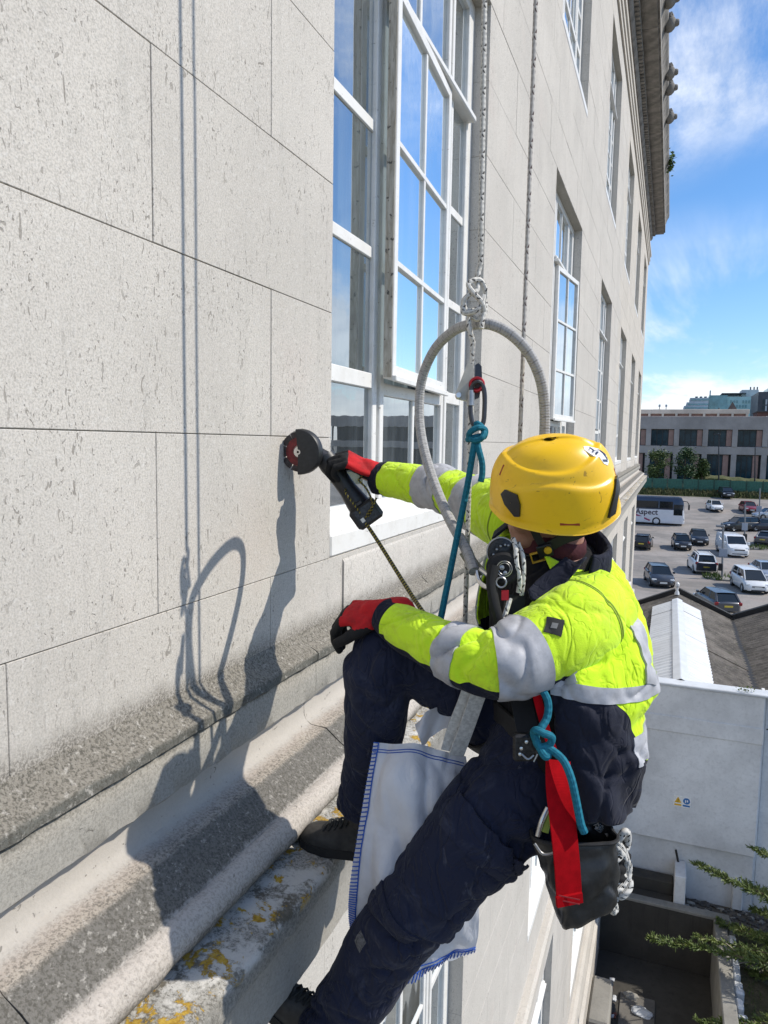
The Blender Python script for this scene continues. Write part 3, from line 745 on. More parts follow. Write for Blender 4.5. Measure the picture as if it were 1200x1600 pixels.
# rough growth on the bank
def tuft(rg, n, xr, yr, zf, h, wd, mb):
    for _ in range(n):
        x, y = rg.uniform(*xr), rg.uniform(*yr); z = zf(y); a = rg.uniform(0, 6.28); hh = h * rg.uniform(0.5, 1.3); ww = wd * rg.uniform(0.6, 1.4)
        dx, dy = math.cos(a) * ww, math.sin(a) * ww; lx, ly = rg.uniform(-.4, .4) * hh, rg.uniform(-.4, .4) * hh
        mb.add([(x - dx, y - dy, z), (x + dx, y + dy, z), (x + lx, y + ly, z + hh)], [(0, 1, 2)])
mb = MB(); tuft(random.Random(5), 5200, (-3, 34), (124.9, 128), gz, 0.5, 0.16, mb)
obj('weeds', mb, mk_grass('bank_weeds', (0.06, 0.085, 0.02), (0.145, 0.13, 0.06)), label='straggly weeds and long grass on the bank below the green fence', cat='weeds', kind='stuff', org=(12, 124, -7.8))

# ------------------------------------------------------------------ green fence
M_GFEN = plain('green_fence_boards', (0.035, 0.125, 0.085), 0.6, var=0.25, scale=3)
M_GPOST = plain('dark_green_post', (0.025, 0.07, 0.05), 0.6)
FN = thing('green_fence', 'long green boarded fence along the top of the grass bank', 'fence', (10, 128.4, -7.0))
xs = np.arange(-6, 40, 2.35)
pan = None
for i, x in enumerate(xs[:-1]):
    if pan is None: pan = obj('fence_panel', MB().cbox(x + 0.08, x + 2.27, 128.35, 128.41, -7.05, -5.15, 0.01), M_GFEN, FN)
    else: again(pan, 'fence_panel', (x + 1.175, 128.38, -7.05), FN)
po = None
for x in xs:
    if po is None: po = obj('fence_post', MB().cbox(x - 0.06, x + 0.06, 128.30, 128.46, -7.1, -5.0, 0.01), M_GPOST, FN)
    else: again(po, 'fence_post', (x, 128.38, -7.1), FN)

# ------------------------------------------------------------------ long concrete building
M_PANEL = mk_concrete('grey_concrete_cladding', (0.40, 0.355, 0.33), 0.25, 0.3)
M_CBAND = mk_concrete('cream_render', (0.60, 0.53, 0.44), 0.25, 0.3)
M_PINK = plain('pinkish_infill_panel', (0.33, 0.20, 0.165), 0.7, var=0.15, scale=1)
M_FGLASS = plain('dark_office_glass', (0.014, 0.042, 0.058), 0.12, var=0.5, scale=0.6, spec=0.2)
M_FFRAME = plain('dark_window_frame', (0.02, 0.022, 0.025), 0.5)
YB = 150.0
def bx_(px, py, y=YB): return atY(px, py, y)
CB = thing('concrete_building', 'long two storey grey concrete building with dark window bays and pink panels', 'building', (10, YB, -6.7))
def zrow(py): return (700.5 - py) / F * YB + 0.55
zr = dict(top=zrow(660), s1=zrow(678.5), w1=zrow(702.5), s2=zrow(713.5), w2=zrow(748))
base_x = bx_(1057, 690)[0]; pit_x = bx_(1102, 690)[0] - base_x
obj('parapet_band', MB().cbox(-60, 70, YB, YB + 20, zr['s1'], zr['top'], 0.05), M_PANEL, CB)
obj('spandrel_band', MB().cbox(-60, 70, YB, YB + 0.6, zr['s2'], zr['w1'], 0.05), M_PANEL, CB)
obj('back_wall', MB().box(-60, 70, YB + 0.9, YB + 19, -6.9, zr['s1'] - 0.01), M_FFRAME, CB)
colm = glz = pk = None
for row, (za, zb) in enumerate(((zr['w1'], zr['s1']), (-6.8, zr['s2']))):
    proto = [None] * 4
    for i in range(-4, 6):
        x = base_x + i * pit_x
        g0, g1, p1 = x + 0.45, x + pit_x * 0.70, x + pit_x - 0.55
        if row: g1, p1 = x + pit_x * 0.62, x + pit_x * 0.82
        if proto[0] is None:
            proto[0] = obj('column', MB().cbox(x - 0.5, x + 0.42, YB - 0.12, YB + 0.7, za - 0.02, zb + 0.02, 0.03), M_PANEL, CB)
            wf = MB(); n = 3
            wf.box(g0, p1 + 0.1, YB + 0.45, YB + 0.7, za, za + 0.18); wf.box(g0, p1 + 0.1, YB + 0.45, YB + 0.7, zb - 0.2, zb)
            for t in np.linspace(0, 1, n + 1): wf.box(g0 + (g1 - g0) * t - 0.06, g0 + (g1 - g0) * t + 0.06, YB + 0.45, YB + 0.7, za + 0.18, zb - 0.2)
            proto[1] = obj('window', wf, M_FFRAME, CB)
            proto[3] = obj('pane', MB().box(g0 + 0.06, g1 - 0.06, YB + 0.55, YB + 0.6, za + 0.18, zb - 0.2), M_FGLASS, proto[1])
            proto[2] = obj('infill_panel', MB().cbox(g1 + 0.06, p1, YB + 0.3, YB + 0.5, za + 0.1, zb - 0.1, 0.02), M_PINK, CB)
            X0_ = x
        else:
            sh_ = x - X0_
            for q_ in (0, 1, 2):
                o_ = again(proto[q_], proto[q_].name.split('.')[0], ORG[proto[q_]] + np.array([sh_, 0, 0]), CB)
                if q_ == 1: again(proto[3], 'pane', ORG[proto[3]] + np.array([sh_, 0, 0]), o_)
# set-back cream storey
x0, x1 = -40, bx_(1170, 660, YB + 12)[0]
obj('roof_storey', MB().cbox(x0, x1, YB + 12, YB + 19, zr['top'] + 1.0, zr['top'] + 1.9, 0.05), M_CBAND, CB)
obj('roof_storey_recess', MB().box(x0, x1 - 0.5, YB + 12.6, YB + 19, zr['top'], zr['top'] + 1.0), M_PINK, CB)
sp0 = None
for i in range(12):
    x = x1 - 0.4 - i * 2.62
    if sp0 is None: sp0 = obj('roof_pier', MB().cbox(x - 0.22, x + 0.22, YB + 11.9, YB + 12.5, zr['top'], zr['top'] + 1.05, 0.02), M_CBAND, CB)
    else: again(sp0, 'roof_pier', (x, YB + 12.2, zr['top']), CB)

# ------------------------------------------------------------------ far skyline
M_TEAL = plain('pale_teal_glazed_cladding', (0.30, 0.50, 0.52), 0.25, var=0.12, scale=0.15)
M_TEAL2 = plain('teal_glazing', (0.13, 0.28, 0.31), 0.15, var=0.3, scale=0.2)
M_LGREY = plain('light_grey_cladding', (0.42, 0.47, 0.50), 0.5, var=0.1, scale=0.2)
M_BRICKD = plain('dark_red_brick', (0.14, 0.065, 0.05), 0.9, var=0.3, scale=0.5)
M_BROWN = plain('brown_roof_tiles', (0.075, 0.06, 0.055), 0.85, var=0.3, scale=0.4)
M_DKCLAD = plain('dark_grey_cladding', (0.045, 0.055, 0.07), 0.5, var=0.3, scale=0.3)
M_ORANGE = plain('orange_brick', (0.30, 0.14, 0.075), 0.9, var=0.25, scale=0.4)
def fx(px, y): return atY(px, 680, y)[0]
def fz(py, y, px=1100): return atY(px, py, y)[2]
def fbox(y, px0, px1, py0, py1, dep, base=False):
    return fx(px0, y), fx(px1, y), y, y + dep, (-8 if base else fz(py1, y, (px0 + px1) / 2)), fz(py0, y, (px0 + px1) / 2)
Y = 420.0
TB = thing('glass_building', 'pale teal glass clad block rising behind the concrete building', 'building', (fx(1145, Y), Y, -6))
obj('wall', MB().box(*fbox(Y, 1104, 1182, 620, 650, 40, True)), M_TEAL, TB)
obj('corner_glazing', MB().box(*fbox(Y - 1.5, 1104.5, 1133, 617.5, 650, 30)), M_TEAL2, TB)
wp = None
for r in range(3):
    for c in range(9):
        px = 1138 + c * 4.7; py = 625.5 + r * 7.2
        if (r * 5 + c * 3) % 7 == 2: continue
        b = fbox(Y - 0.4, px, px + 2.1, py, py + 4.6, 0.5)
        if wp is None: wp = obj('window', MB().box(*b), M_TEAL2, TB); wb = b
        else: again(wp, 'window', ((b[0] + b[1]) / 2, (b[2] + b[3]) / 2, b[4]), TB)
obj('roof_canopy', MB().box(*fbox(Y + 5, 1124, 1162, 614.0, 615.2, 25)), M_DKCLAD, TB)
for i in range(6):
    px = 1128 + i * 6.4; obj('canopy_post', MB().box(*fbox(Y + 6, px, px + 0.7, 615.2, 620, 1)), M_DKCLAD, TB)
obj('plant_room', MB().box(*fbox(Y + 10, 1155, 1181, 609, 620.5, 15)), M_LGREY, TB)
for px in (1167.5, 1173, 1178): obj('flue', MB().box(*fbox(Y + 12, px, px + 1.6, 604.5, 609.2, 2)), M_DKCLAD, TB)
obj('flue', MB().box(*fbox(Y + 3, 1105, 1107, 610, 620, 3)), M_LGREY, TB)
Y = 400.0
TS = thing('stepped_building', 'pale grey stepped block left of the teal glass building', 'building', (fx(1085, Y), Y, -6))
for i, (a, b, t) in enumerate(((1062, 1104, 641), (1066, 1104, 634), (1070, 1104, 628.5), (1075, 1104, 621.5))):
    obj('storey', MB().box(*fbox(Y + i * 3, a, b, t, t + (10 if i == 0 else 7), 25, i == 0)), M_LGREY, TS)
    obj('window_band', MB().box(*fbox(Y + i * 3 - 0.4, a + 2, b, t + 2.2, t + 4.2, 0.6)), M_TEAL2, TS)
for px in (1083, 1090, 1097): obj('roof_vent', MB().box(*fbox(Y + 14, px, px + 4, 619.4, 621.6, 4)), M_DKCLAD, TS)
Y = 300.0
BT = thing('brick_turret', 'red brick turret with a pointed brown roof before the teal block', 'tower', (fx(1142, Y), Y, -6))
a, b = fx(1133, Y), fx(1151, Y); z0 = fz(643, Y, 1142); zt = fz(627, Y, 1142); cx_, cy_ = (a + b) / 2, Y + (b - a) / 2
obj('wall', MB().box(a + 0.3, b - 0.3, Y, Y + (b - a), -7, z0), M_BRICKD, BT)
obj('roof', MB().add([(a, Y - 0.3, z0), (b, Y - 0.3, z0), (b, Y + (b - a), z0), (a, Y + (b - a), z0), (cx_, cy_, zt)], [(0, 1, 4), (1, 2, 4), (2, 3, 4), (3, 0, 4), (3, 2, 1, 0)]), M_BROWN, BT)
for dx in (-1.1, 1.1): obj('window', MB().box(cx_ + dx - 0.35, cx_ + dx + 0.35, Y - 0.1, Y + 0.1, z0 - 1.9, z0 - 0.5), M_FFRAME, BT)
Y = 305.0
B2 = thing('small_cupola', 'small dark pointed cupola left of the brick turret', 'tower', (fx(1121, Y), Y, -6))
cx_ = fx(1121, Y); obj('drum', MB().box(cx_ - 0.8, cx_ + 0.8, Y, Y + 1.6, -6, fz(645, Y, 1121)), M_BROWN, B2)
obj('cap', MB().lathe([(1.0, 0), (0.85, 0.7), (0.3, 1.4), (0.0, 2.2)], 8, mat_from((1, 0, 0), (0, 1, 0), (0, 0, 1), (cx_, Y + 0.8, fz(645, Y, 1121)))), M_BROWN, B2)
Y = 260.0
B3 = thing('brown_roofed_building', 'low building with a dark brown roof and roof boxes behind the concrete block', 'building', (fx(1060, Y), Y, -6))
obj('roof', MB().box(*fbox(Y, 985, 1116, 644.5, 655, 20)), M_BROWN, B3)
obj('wall', MB().box(fx(985, Y), fx(1116, Y), Y + 0.5, Y + 19, -7, fz(655, Y)), M_BRICKD, B3)
obj('plant_box', MB().box(*fbox(Y + 4, 1018, 1031, 639.5, 645, 8)), M_DKCLAD, B3)
obj('plant_box', MB().box(*fbox(Y + 4, 1083, 1101, 638.5, 645, 8)), M_LGREY, B3)
for px in (1027.5, 1038): obj('vent_pipe', MB().box(*fbox(Y + 3, px, px + 1.0, 633, 645, 0.8)), M_DKCLAD, B3); 
for px in (1026.5, 1037): obj('vent_cowl', MB().box(*fbox(Y + 2.8, px, px + 3.2, 632, 635.5, 1.2)), M_LGREY, B3)
Y = 280.0
B4 = thing('orange_brick_building', 'low orange brick range beside the brick turret', 'building', (fx(1158, Y), Y, -6))
obj('wall', MB().box(*fbox(Y, 1116, 1168, 652.5, 662, 15, True)), M_ORANGE, B4); obj('roof', MB().box(*fbox(Y - 0.5, 1115, 1148, 650, 653, 16)), M_BROWN, B4)
Y = 340.0
B5 = thing('dark_tower_block', 'dark grey tower block at the right edge of the skyline', 'building', (fx(1192, Y), Y, -6))
obj('wall', MB().box(*fbox(Y, 1181, 1230, 612, 650, 30, True)), M_DKCLAD, B5)
obj('roof_plant', MB().box(*fbox(Y + 4, 1195, 1230, 606.5, 612.2, 15)), M_TEAL2, B5)
for c in range(4):
    for r in range(2): obj('window', MB().box(*fbox(Y - 0.3, 1188.5 + c * 4.2, 1191.2 + c * 4.2, 624 + r * 10, 632 + r * 10, 0.6)), M_LGREY if c % 2 else M_FGLASS, B5)
Y = 250.0
B6 = thing('red_brick_building', 'dark red brick building in front of the dark tower', 'building', (fx(1190, Y), Y, -6))
obj('wall', MB().box(*fbox(Y, 1181, 1230, 644, 662, 12, True)), M_BRICKD, B6); obj('window', MB().box(*fbox(Y - 0.2, 1195, 1198, 650, 656, 0.4)), M_CBAND, B6)
obj('roof', MB().box(*fbox(Y - 0.4, 1180, 1231, 642.5, 644.2, 13)), M_BROWN, B6)

# ------------------------------------------------------------------ low white building with two gables
M_WHITE = mk_concrete('white_painted_render', (0.69, 0.695, 0.70), 0.09, 0.6)
def mk_roof():
    q = N('mossy_corrugated_roof'); p = q.pos(); s = q.sep(p)
    a = q.noise(p, 0.9, 6, 0.7)
    c = q.mix(q.ramp(a, 0.35, 0.66), (0.055, 0.05, 0.045), (0.15, 0.135, 0.12))
    c = q.mix(q.ramp(q.noise(p, 9, 6, 0.8), 0.5, 0.7, 0, 0.7), c, (0.22, 0.205, 0.175))
    c = q.mix(q.ramp(q.noise(q.map(p, loc=(4, 4, 4)), 7, 5, 0.75), 0.56, 0.66, 0, 0.6), c, (0.055, 0.06, 0.03))
    q.bump(q.noise(p, 20, 5, 0.8), 0.6, 0.03); return q.fin(c, 0.95)
M_DROOF = mk_roof(); M_SHEET = plain('white_coated_sheeting', (0.56, 0.58, 0.60), 0.45, var=0.08, scale=2); M_SHEETG = M_SHEET
M_BLACK = plain('black_roof_edge', (0.018, 0.017, 0.016), 0.7, var=0.3, scale=4)
WBD = thing('white_building', 'low white building with twin dark gabled roofs and a ribbed white ridge strip', 'building', (2, 23, -10.5))
YF, YE = 17.4, 28.9
XR = 3.38                               # right hand corner of the white wall
ZT, ZJ = -5.36, -9.12
w_ = MB(); w_.cbox(0.02, XR, YF, YF + 0.3, ZJ, ZT - 0.06, 0.02); obj('front_wall', w_, M_WHITE, WBD)
obj('front_wall_string', MB().cbox(0.02, XR + 0.01, YF - 0.03, YF + 0.02, -6.50, -6.12, 0.015), M_WHITE, WBD)
obj('parapet_coping', MB().cbox(0.02, XR + 3.2, YF - 0.05, YF + 0.36, ZT - 0.06, ZT, 0.015), M_SHEET, WBD)
obj('side_return', MB().cbox(XR - 0.02, XR + 0.05, YF + 0.28, YF + 0.7, -10.6, ZT - 0.06, 0.01), M_WHITE, WBD)
obj('rear_wing_wall', MB().cbox(XR + 0.05, XR + 9, YF + 0.3, YF + 0.6, -10.6, ZT - 0.06, 0.02), M_WHITE, WBD)
obj('lower_wall', MB().cbox(0.02, XR, YF + 0.16, YF + 0.4, -10.7, ZJ, 0.01), M_WHITE, WBD)
obj('back_wall', MB().cbox(0.02, 9, YE - 0.35, YE - 0.05, -10.7, -6.3, 0.02), M_BRICKD, WBD)
RXc, VX, ZRI, ZVA = 1.66, 3.55, -5.42, -6.24
R2X = 5.5
def slope(x0, z0, x1, z1, ya, yb, m, name, n=1, amp=0.0, lift=0.0, label=None):
    nx = 2; ny = max(2, int((yb - ya) / 0.05)) if amp else 2
    ys = np.linspace(ya, yb, ny); d = np.array([x1 - x0, z1 - z0]); L = np.hypot(*d); nrm = np.array([-d[1], d[0]]) / L
    if nrm[1] < 0: nrm = -nrm
    off = lift + amp * np.sin(ys * 2 * np.pi / 0.27)
    top = np.array([[(x0 + nrm[0] * o, y, z0 + nrm[1] * o) for y, o in zip(ys, off)], [(x1 + nrm[0] * o, y, z1 + nrm[1] * o) for y, o in zip(ys, off)]])
    low = top - np.array([nrm[0], 0, nrm[1]]) * 0.03
    mb = MB().grid(top, flip=x1 > x0).grid(low, flip=not x1 > x0)
    return obj(name, mb, m, WBD)
lays = np.linspace(YF + 0.3, YE, 6)
for i in range(5):      # sheets laid in bands, each lapping the next
    ya, yb = lays[i], lays[i + 1] - 0.01
    slope(RXc, ZRI, 0.02, ZRI - (RXc - 0.02) * 0.434, ya, yb, M_DROOF, 'roof_sheet', amp=0.018, lift=0.012 * (i % 2))
    slope(RXc, ZRI, VX, ZVA, ya, yb, M_DROOF, 'roof_sheet', amp=0.018, lift=0.012 * ((i + 1) % 2))
    slope(R2X, ZRI, VX, ZVA, ya, yb, M_DROOF, 'roof_sheet', amp=0.018, lift=0.012 * (i % 2))
    slope(R2X, ZRI, R2X + 2.6, ZRI - 1.1, ya, yb, M_DROOF, 'roof_sheet', amp=0.018, lift=0.012 * (i % 2))
wl = np.linspace(YF + 0.32, YE - 1.6, 7)
for i in range(6):
    ya, yb = wl[i], wl[i + 1] - 0.012
    slope(RXc - 0.1, ZRI - 0.043, RXc - 0.78, ZRI - 0.78 * 0.434, ya, yb, M_SHEET, 'white_sheet', amp=0.022, lift=0.055 + 0.006 * (i % 2))
    slope(RXc + 0.1, ZRI - 0.043, RXc + 0.74, ZRI - 0.74 * 0.434, ya, yb, M_SHEET, 'white_sheet', amp=0.022, lift=0.055 + 0.006 * (i % 2))
rc = MB().grid(np.array([[(RXc + dx, y, ZRI + 0.10 - abs(dx) * 0.42) for y in (YF + 0.31, YE - 1.5)] for dx in (-0.17, -0.012, 0.012, 0.17)])); obj('ridge_cap', rc, M_SHEET, WBD)
obj('ridge_finial', MB().lathe([(0.0, 0), (0.09, 0.0), (0.07, 0.1), (0.035, 0.15), (0.035, 0.26), (0.075, 0.31), (0.075, 0.40), (0.03, 0.46), (0, 0.47)], 10, mat_from((1, 0, 0), (0, 1, 0), (0, 0, 1), (RXc, YE - 0.5, ZRI + 0.03))), M_SHEET, WBD, smooth=True)
def verge(x0, z0, x1, z1):
    d = np.array([x1 - x0, 0, z1 - z0]); L = np.linalg.norm(d); M = mat_from(d / L, (0, 1, 0), np.cross(d / L, (0, 1, 0)), (x0, YE, z0))
    obj('verge_board', MB().cbox(0, L, -0.16, 0.05, -0.10, 0.14, 0.01, 0, M), M_BLACK, WBD)
verge(RXc + 0.03, ZRI + 0.07, VX, ZVA + 0.05); verge(RXc - 0.03, ZRI + 0.07, 0.03, ZRI - 0.65); verge(VX + 0.02, ZVA + 0.05, R2X, ZRI + 0.06); verge(R2X + .05, ZRI + 0.05, R2X + 2.6, ZRI - 1.06)
obj('valley_gutter', MB().cbox(VX - 0.09, VX + 0.09, YF + 0.3, YE, ZVA - 0.02, ZVA + 0.035, 0.01), M_BLACK, WBD)
# weed on the parapet
mb = MB(); rg = random.Random(9)
for _ in range(60):
    c_ = np.array([3.0 + rg.gauss(0, 0.09), YF + 0.05 + rg.gauss(0, 0.06), ZT + abs(rg.gauss(0.03, 0.06))]); a = rg.uniform(0, 6.3); s_ = 0.03 * rg.uniform(.6, 1.5)
    mb.add([c_, c_ + [s_ * math.cos(a), s_ * math.sin(a), s_], c_ + [s_ * math.cos(a + 1), s_ * math.sin(a + 1), s_ * 0.4]], [(0, 1, 2)])
M_LEAF = mk_grass('weed_leaf', (0.06, 0.11, 0.02), (0.10, 0.15, 0.03))
obj('weed', mb, M_LEAF, label='small weed growing on the coping of the white wall', cat='plant')
# warning sign on the wall
S0 = atY(1066, 1252.5, YF); sx, sz = S0[0], S0[2]
SG = thing('safety_sign', 'small white safety sign with yellow triangle and blue disc on the white wall', 'sign', (sx, YF - 0.01, sz - 0.13))
M_SW = plain('sign_white', (0.78, 0.78, 0.76), 0.4); M_SY = plain('sign_yellow', (0.72, 0.42, 0.03), 0.4); M_SB = plain('sign_blue', (0.03, 0.16, 0.42), 0.4); M_SK = plain('sign_black', (0.02, 0.02, 0.02), 0.5)
SM = lambda x, z, d: mat_from((1, 0, 0), (0, 0, 1), (0, -1, 0), (sx + x, YF - d, sz + z))
obj('plate', MB().cbox(sx - 0.185, sx + 0.185, YF - 0.008, YF - 0.001, sz - 0.13, sz + 0.13, 0.002), M_SW, SG)
obj('warning_triangle', MB().extr([(-0.075, -0.045), (0.075, -0.045), (0, 0.095)], SM(-0.09, 0.01, 0.010), 0.003), M_SY, SG)
obj('triangle_symbol', MB().extr([(-0.008, 0.045), (0.008, 0.045), (0.005, 0.0), (-0.005, 0.0)], SM(-0.09, 0.005, 0.013), 0.002).extr([(-0.007, -0.028), (0.007, -0.028), (0.007, -0.014), (-0.007, -0.014)], SM(-0.09, 0.005, 0.013), 0.002), M_SK, SG)
cir = [(0.075 * math.cos(t), 0.075 * math.sin(t)) for t in np.linspace(0, 2 * np.pi, 20)[:-1]]
obj('mandatory_disc', MB().extr(cir, SM(0.09, 0.028, 0.010), 0.003), M_SB, SG)
obj('disc_symbol', MB().extr([(-0.03, -0.04), (-0.01, -0.04), (-0.005, 0.02), (-0.03, 0.03)], SM(0.09, 0.028, 0.013), 0.002).extr([(0.012, -0.02), (0.035, -0.02), (0.03, 0.03), (0.008, 0.03)], SM(0.09, 0.028, 0.013), 0.002), M_SW, SG)
obj('caption_strip', MB().extr([(-0.075, -0.02), (0.075, -0.02), (0.075, 0.02), (-0.075, 0.02)], SM(-0.09, -0.085, 0.010), 0.003), M_SY, SG)
obj('caption_strip', MB().extr([(-0.075, -0.02), (0.075, -0.02), (0.075, 0.02), (-0.075, 0.02)], SM(0.09, -0.085, 0.010), 0.003), M_SB, SG)

# ------------------------------------------------------------------ sunken yard below the wall
YD = thing('sunken_yard_wall', 'concrete walls around the dark sunken yard at the foot of the building', 'wall', (1.3, 14, ZY))
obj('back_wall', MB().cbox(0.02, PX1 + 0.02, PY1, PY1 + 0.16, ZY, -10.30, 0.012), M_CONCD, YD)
obj('back_coping', MB().cbox(0.02, PX1 + 0.32, PY1 - 0.02, PY1 + 0.2, -10.298, -10.22, 0.015), M_CONC, YD)
obj('side_wall', MB().cbox(PX1, PX1 + 0.26, 8.2, PY1 - 0.022, ZY, -10.24, 0.02), M_CONC, YD)
rg = random.Random(4); y = 8.2; rub = None
while y < PY1:
    l = rg.uniform(0.12, 0.3)
    obj('edge_stone', MB().cbox(PX1 + 0.262, PX1 + 0.30 + rg.uniform(0.05, 0.14), y, y + l - 0.015, -10.5, -10.30 + rg.uniform(-0.05, 0.05), 0.03), M_SHEET if rg.random() < 0.75 else M_CONC, YD)
    y += l
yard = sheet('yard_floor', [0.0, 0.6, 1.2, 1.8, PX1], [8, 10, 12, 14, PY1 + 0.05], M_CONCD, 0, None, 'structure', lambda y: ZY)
obj('yard_slab', MB().cbox(0.75, 1.45, 12.6, 15.4, ZY + 0.002, ZY + 0.03, 0.01), mk_concrete('worn_yard_slab', (0.15, 0.14, 0.125), 0.5, 2), kind='structure')
pb = atZ(935, 1545, ZY + 0.7)
CBk = obj('concrete_block', MB().cbox(0.21, 0.62, 13.6, 14.9, ZY, ZY + 0.62, 0.04), M_CONC, label='big rough concrete block against the wall in the sunken yard', cat='block')
obj('low_kerb', MB().cbox(0.21, 2.5, 11.75, 11.95, ZY, ZY + 0.22, 0.02).cbox(0.21, 0.33, 11.97, 13.2, ZY, ZY + 0.3, 0.02), M_CONC, label='low concrete kerb across the near end of the sunken yard', cat='kerb')
rgb = random.Random(12)
def lump(r, sub, rg, sq=(1, 1, 1)):
    import bmesh
    bm = bmesh.new(); bmesh.ops.create_icosphere(bm, subdivisions=sub, radius=r); off = rg.uniform(0, 50)
    V = np.array([v.co[:] for v in bm.verts]); Fs = [tuple(v.index for v in f.verts) for f in bm.faces]; bm.free()
    n = vnoise(V / r, 1.1, off, 3); return V * (1 + 0.35 * n)[:, None] * np.array(sq), Fs
mb = MB()
for i in range(60):
    px, py = rgb.uniform(925, 960), rgb.uniform(1530, 1590); p = atZ(px, py, ZY); V, Fs = lump(rgb.uniform(0.02, 0.06), 1, rgb, (1.2, 1, 0.6)); mb.add(V + p + [0, 0, 0.02], Fs, rgb.choice((0, 0, 1, 2)))
M_RUBR = plain('red_brick_rubble', (0.20, 0.07, 0.05), 0.9); M_RUBD = plain('dark_rubble', (0.07, 0.065, 0.06), 0.9)
obj('rubble_heap', mb, [M_SHEET, M_RUBR, M_RUBD], label='scattered broken rubble beside the concrete block in the yard', cat='rubble', kind='stuff')
for (px, py, r_, m_, lb, ct, nm) in ((1003, 1582, 0.17, M_SHEET, 'crumpled pale plastic sheet lying in the sunken yard', 'plastic sheet', 'crumpled_sheet'), (985, 1556, 0.13, M_CONC, 'torn grey scrap of packing on the yard slab', 'scrap', 'torn_scrap'), (948, 1572, 0.17, M_RUBD, 'dark stone lump beside the rubble in the yard', 'stone', 'stone_lump')):
    p = atZ(px, py, ZY + 0.05); V, Fs = lump(r_, 3, rgb, (1.2, 0.8, 0.45)); obj(nm, MB().add(V + p, Fs), m_, label=lb, cat=ct)
# recess behind the yard: steps, white pier, leaning pole
RC = thing('steps_recess', 'dark concrete steps between the yard and the white wall', 'steps', (1.0, 17.1, -10.5))
obj('step', MB().cbox(0.25, 1.72, 16.82, 17.12, -10.6, -10.26, 0.02), M_CONCD, RC); obj('step', MB().cbox(0.25, 1.72, 17.14, 17.5, -10.6, -9.98, 0.02), M_CONCD, RC)
obj('white_pier', MB().cbox(1.74, 1.98, 16.82, 17.54, -10.6, -9.6, 0.015), M_WHITE, label='short white painted pier below the white wall', cat='pier')
pa, pb_ = atY(1056, 1328, 17.45), atZ(1071, 1404, -10.45)
obj('leaning_pole', MB().tube([pa, pb_], 0.025, 8), M_BLACK, label='thin black pole leaning on the white wall', cat='pole')
obj('meter_box', MB().cbox(2.98, 3.2, YF + 0.02, YF + 0.155, -10.45, -9.75, 0.02), M_WHITE, label='white box fixed low on the white wall near the conifer', cat='box')
sheet('soil_strip', [1.98, PX1 + 0.35, 3.4, 9], [16.81, 17.1, 17.54], M_SOIL, 0.006)
def gsoil(): 
    xs_ = np.linspace(PX1 + 0.42, 12, 30); ys_ = np.linspace(8, 16.8, 30); G = np.array([[(x, y, -10.49 + 0.06 * mnoise.noise(Vector((x * 1.3, y * 1.3, 0)))) for y in ys_] for x in xs_])
    return MB().grid(G)
obj('garden_ground', gsoil(), mk_grass('weedy_ground', (0.06, 0.065, 0.025), (0.17, 0.14, 0.09)), kind='structure', smooth=True)
mb = MB(); tuft(random.Random(15), 2600, (PX1 + 0.5, 6.5), (10, 16.7), lambda y: -10.5, 0.13, 0.012, mb)
obj('garden_grass', mb, M_LEAF, label='patchy grass beside the sunken yard wall', cat='grass', kind='stuff')
mb = MB()
for i in range(260):
    x, y = rgb.uniform(2.0, 4.6), rgb.uniform(16.75, 17.5); V, Fs = lump(rgb.uniform(0.02, 0.07), 1, rgb, (1.2, 1, 0.7)); mb.add(V + [x, y, -10.48], Fs, rgb.choice((0, 0, 0, 1)))
obj('loose_stones', mb, [M_RUBD, M_CONC], label='loose stones and soil along the foot of the white wall', cat='stones', kind='stuff')
# ------------------------------------------------------------------ vehicles
def paint(name, col, metal=0.2, rough=0.28):
    q = N(name); p = q.objc()
    return q.fin(q.mix(q.ramp(q.noise(p, 2.5, 4), 0.4, 0.7, 0, 0.25), col, tuple(x * 0.75 + 0.02 for x in col)), rough, metal, 0.5, **{'Coat Weight': 0.5, 'Coat Roughness': 0.08})
M_CGLASS = plain('car_window_glass', (0.012, 0.016, 0.018), 0.06, var=0.2, spec=0.7)
M_TYRE = plain('tyre_rubber', (0.018, 0.018, 0.018), 0.85)
M_RIM = plain('alloy_rim', (0.36, 0.37, 0.38), 0.35, 0.7)
M_HEAD = plain('headlamp_lens', (0.62, 0.65, 0.66), 0.12, spec=0.7)
M_TAIL = plain('tail_lamp_lens', (0.25, 0.012, 0.012), 0.2, spec=0.6)
M_TRIM = plain('black_trim', (0.015, 0.015, 0.016), 0.55)
M_PLW = plain('white_number_plate', (0.72, 0.72, 0.68), 0.5); M_PLY = plain('yellow_number_plate', (0.62, 0.47, 0.05), 0.5)
WHEEL = {}
def lerp(x, T): 
    xs_, ys_ = zip(*T); return np.interp(x, xs_, ys_)
def local_thing(name, label, cat, loc, rz, group):
    t = thing(name, label, cat, loc, group); t.rotation_euler = (0, 0, rz); ORG[t] = np.zeros(3); return t
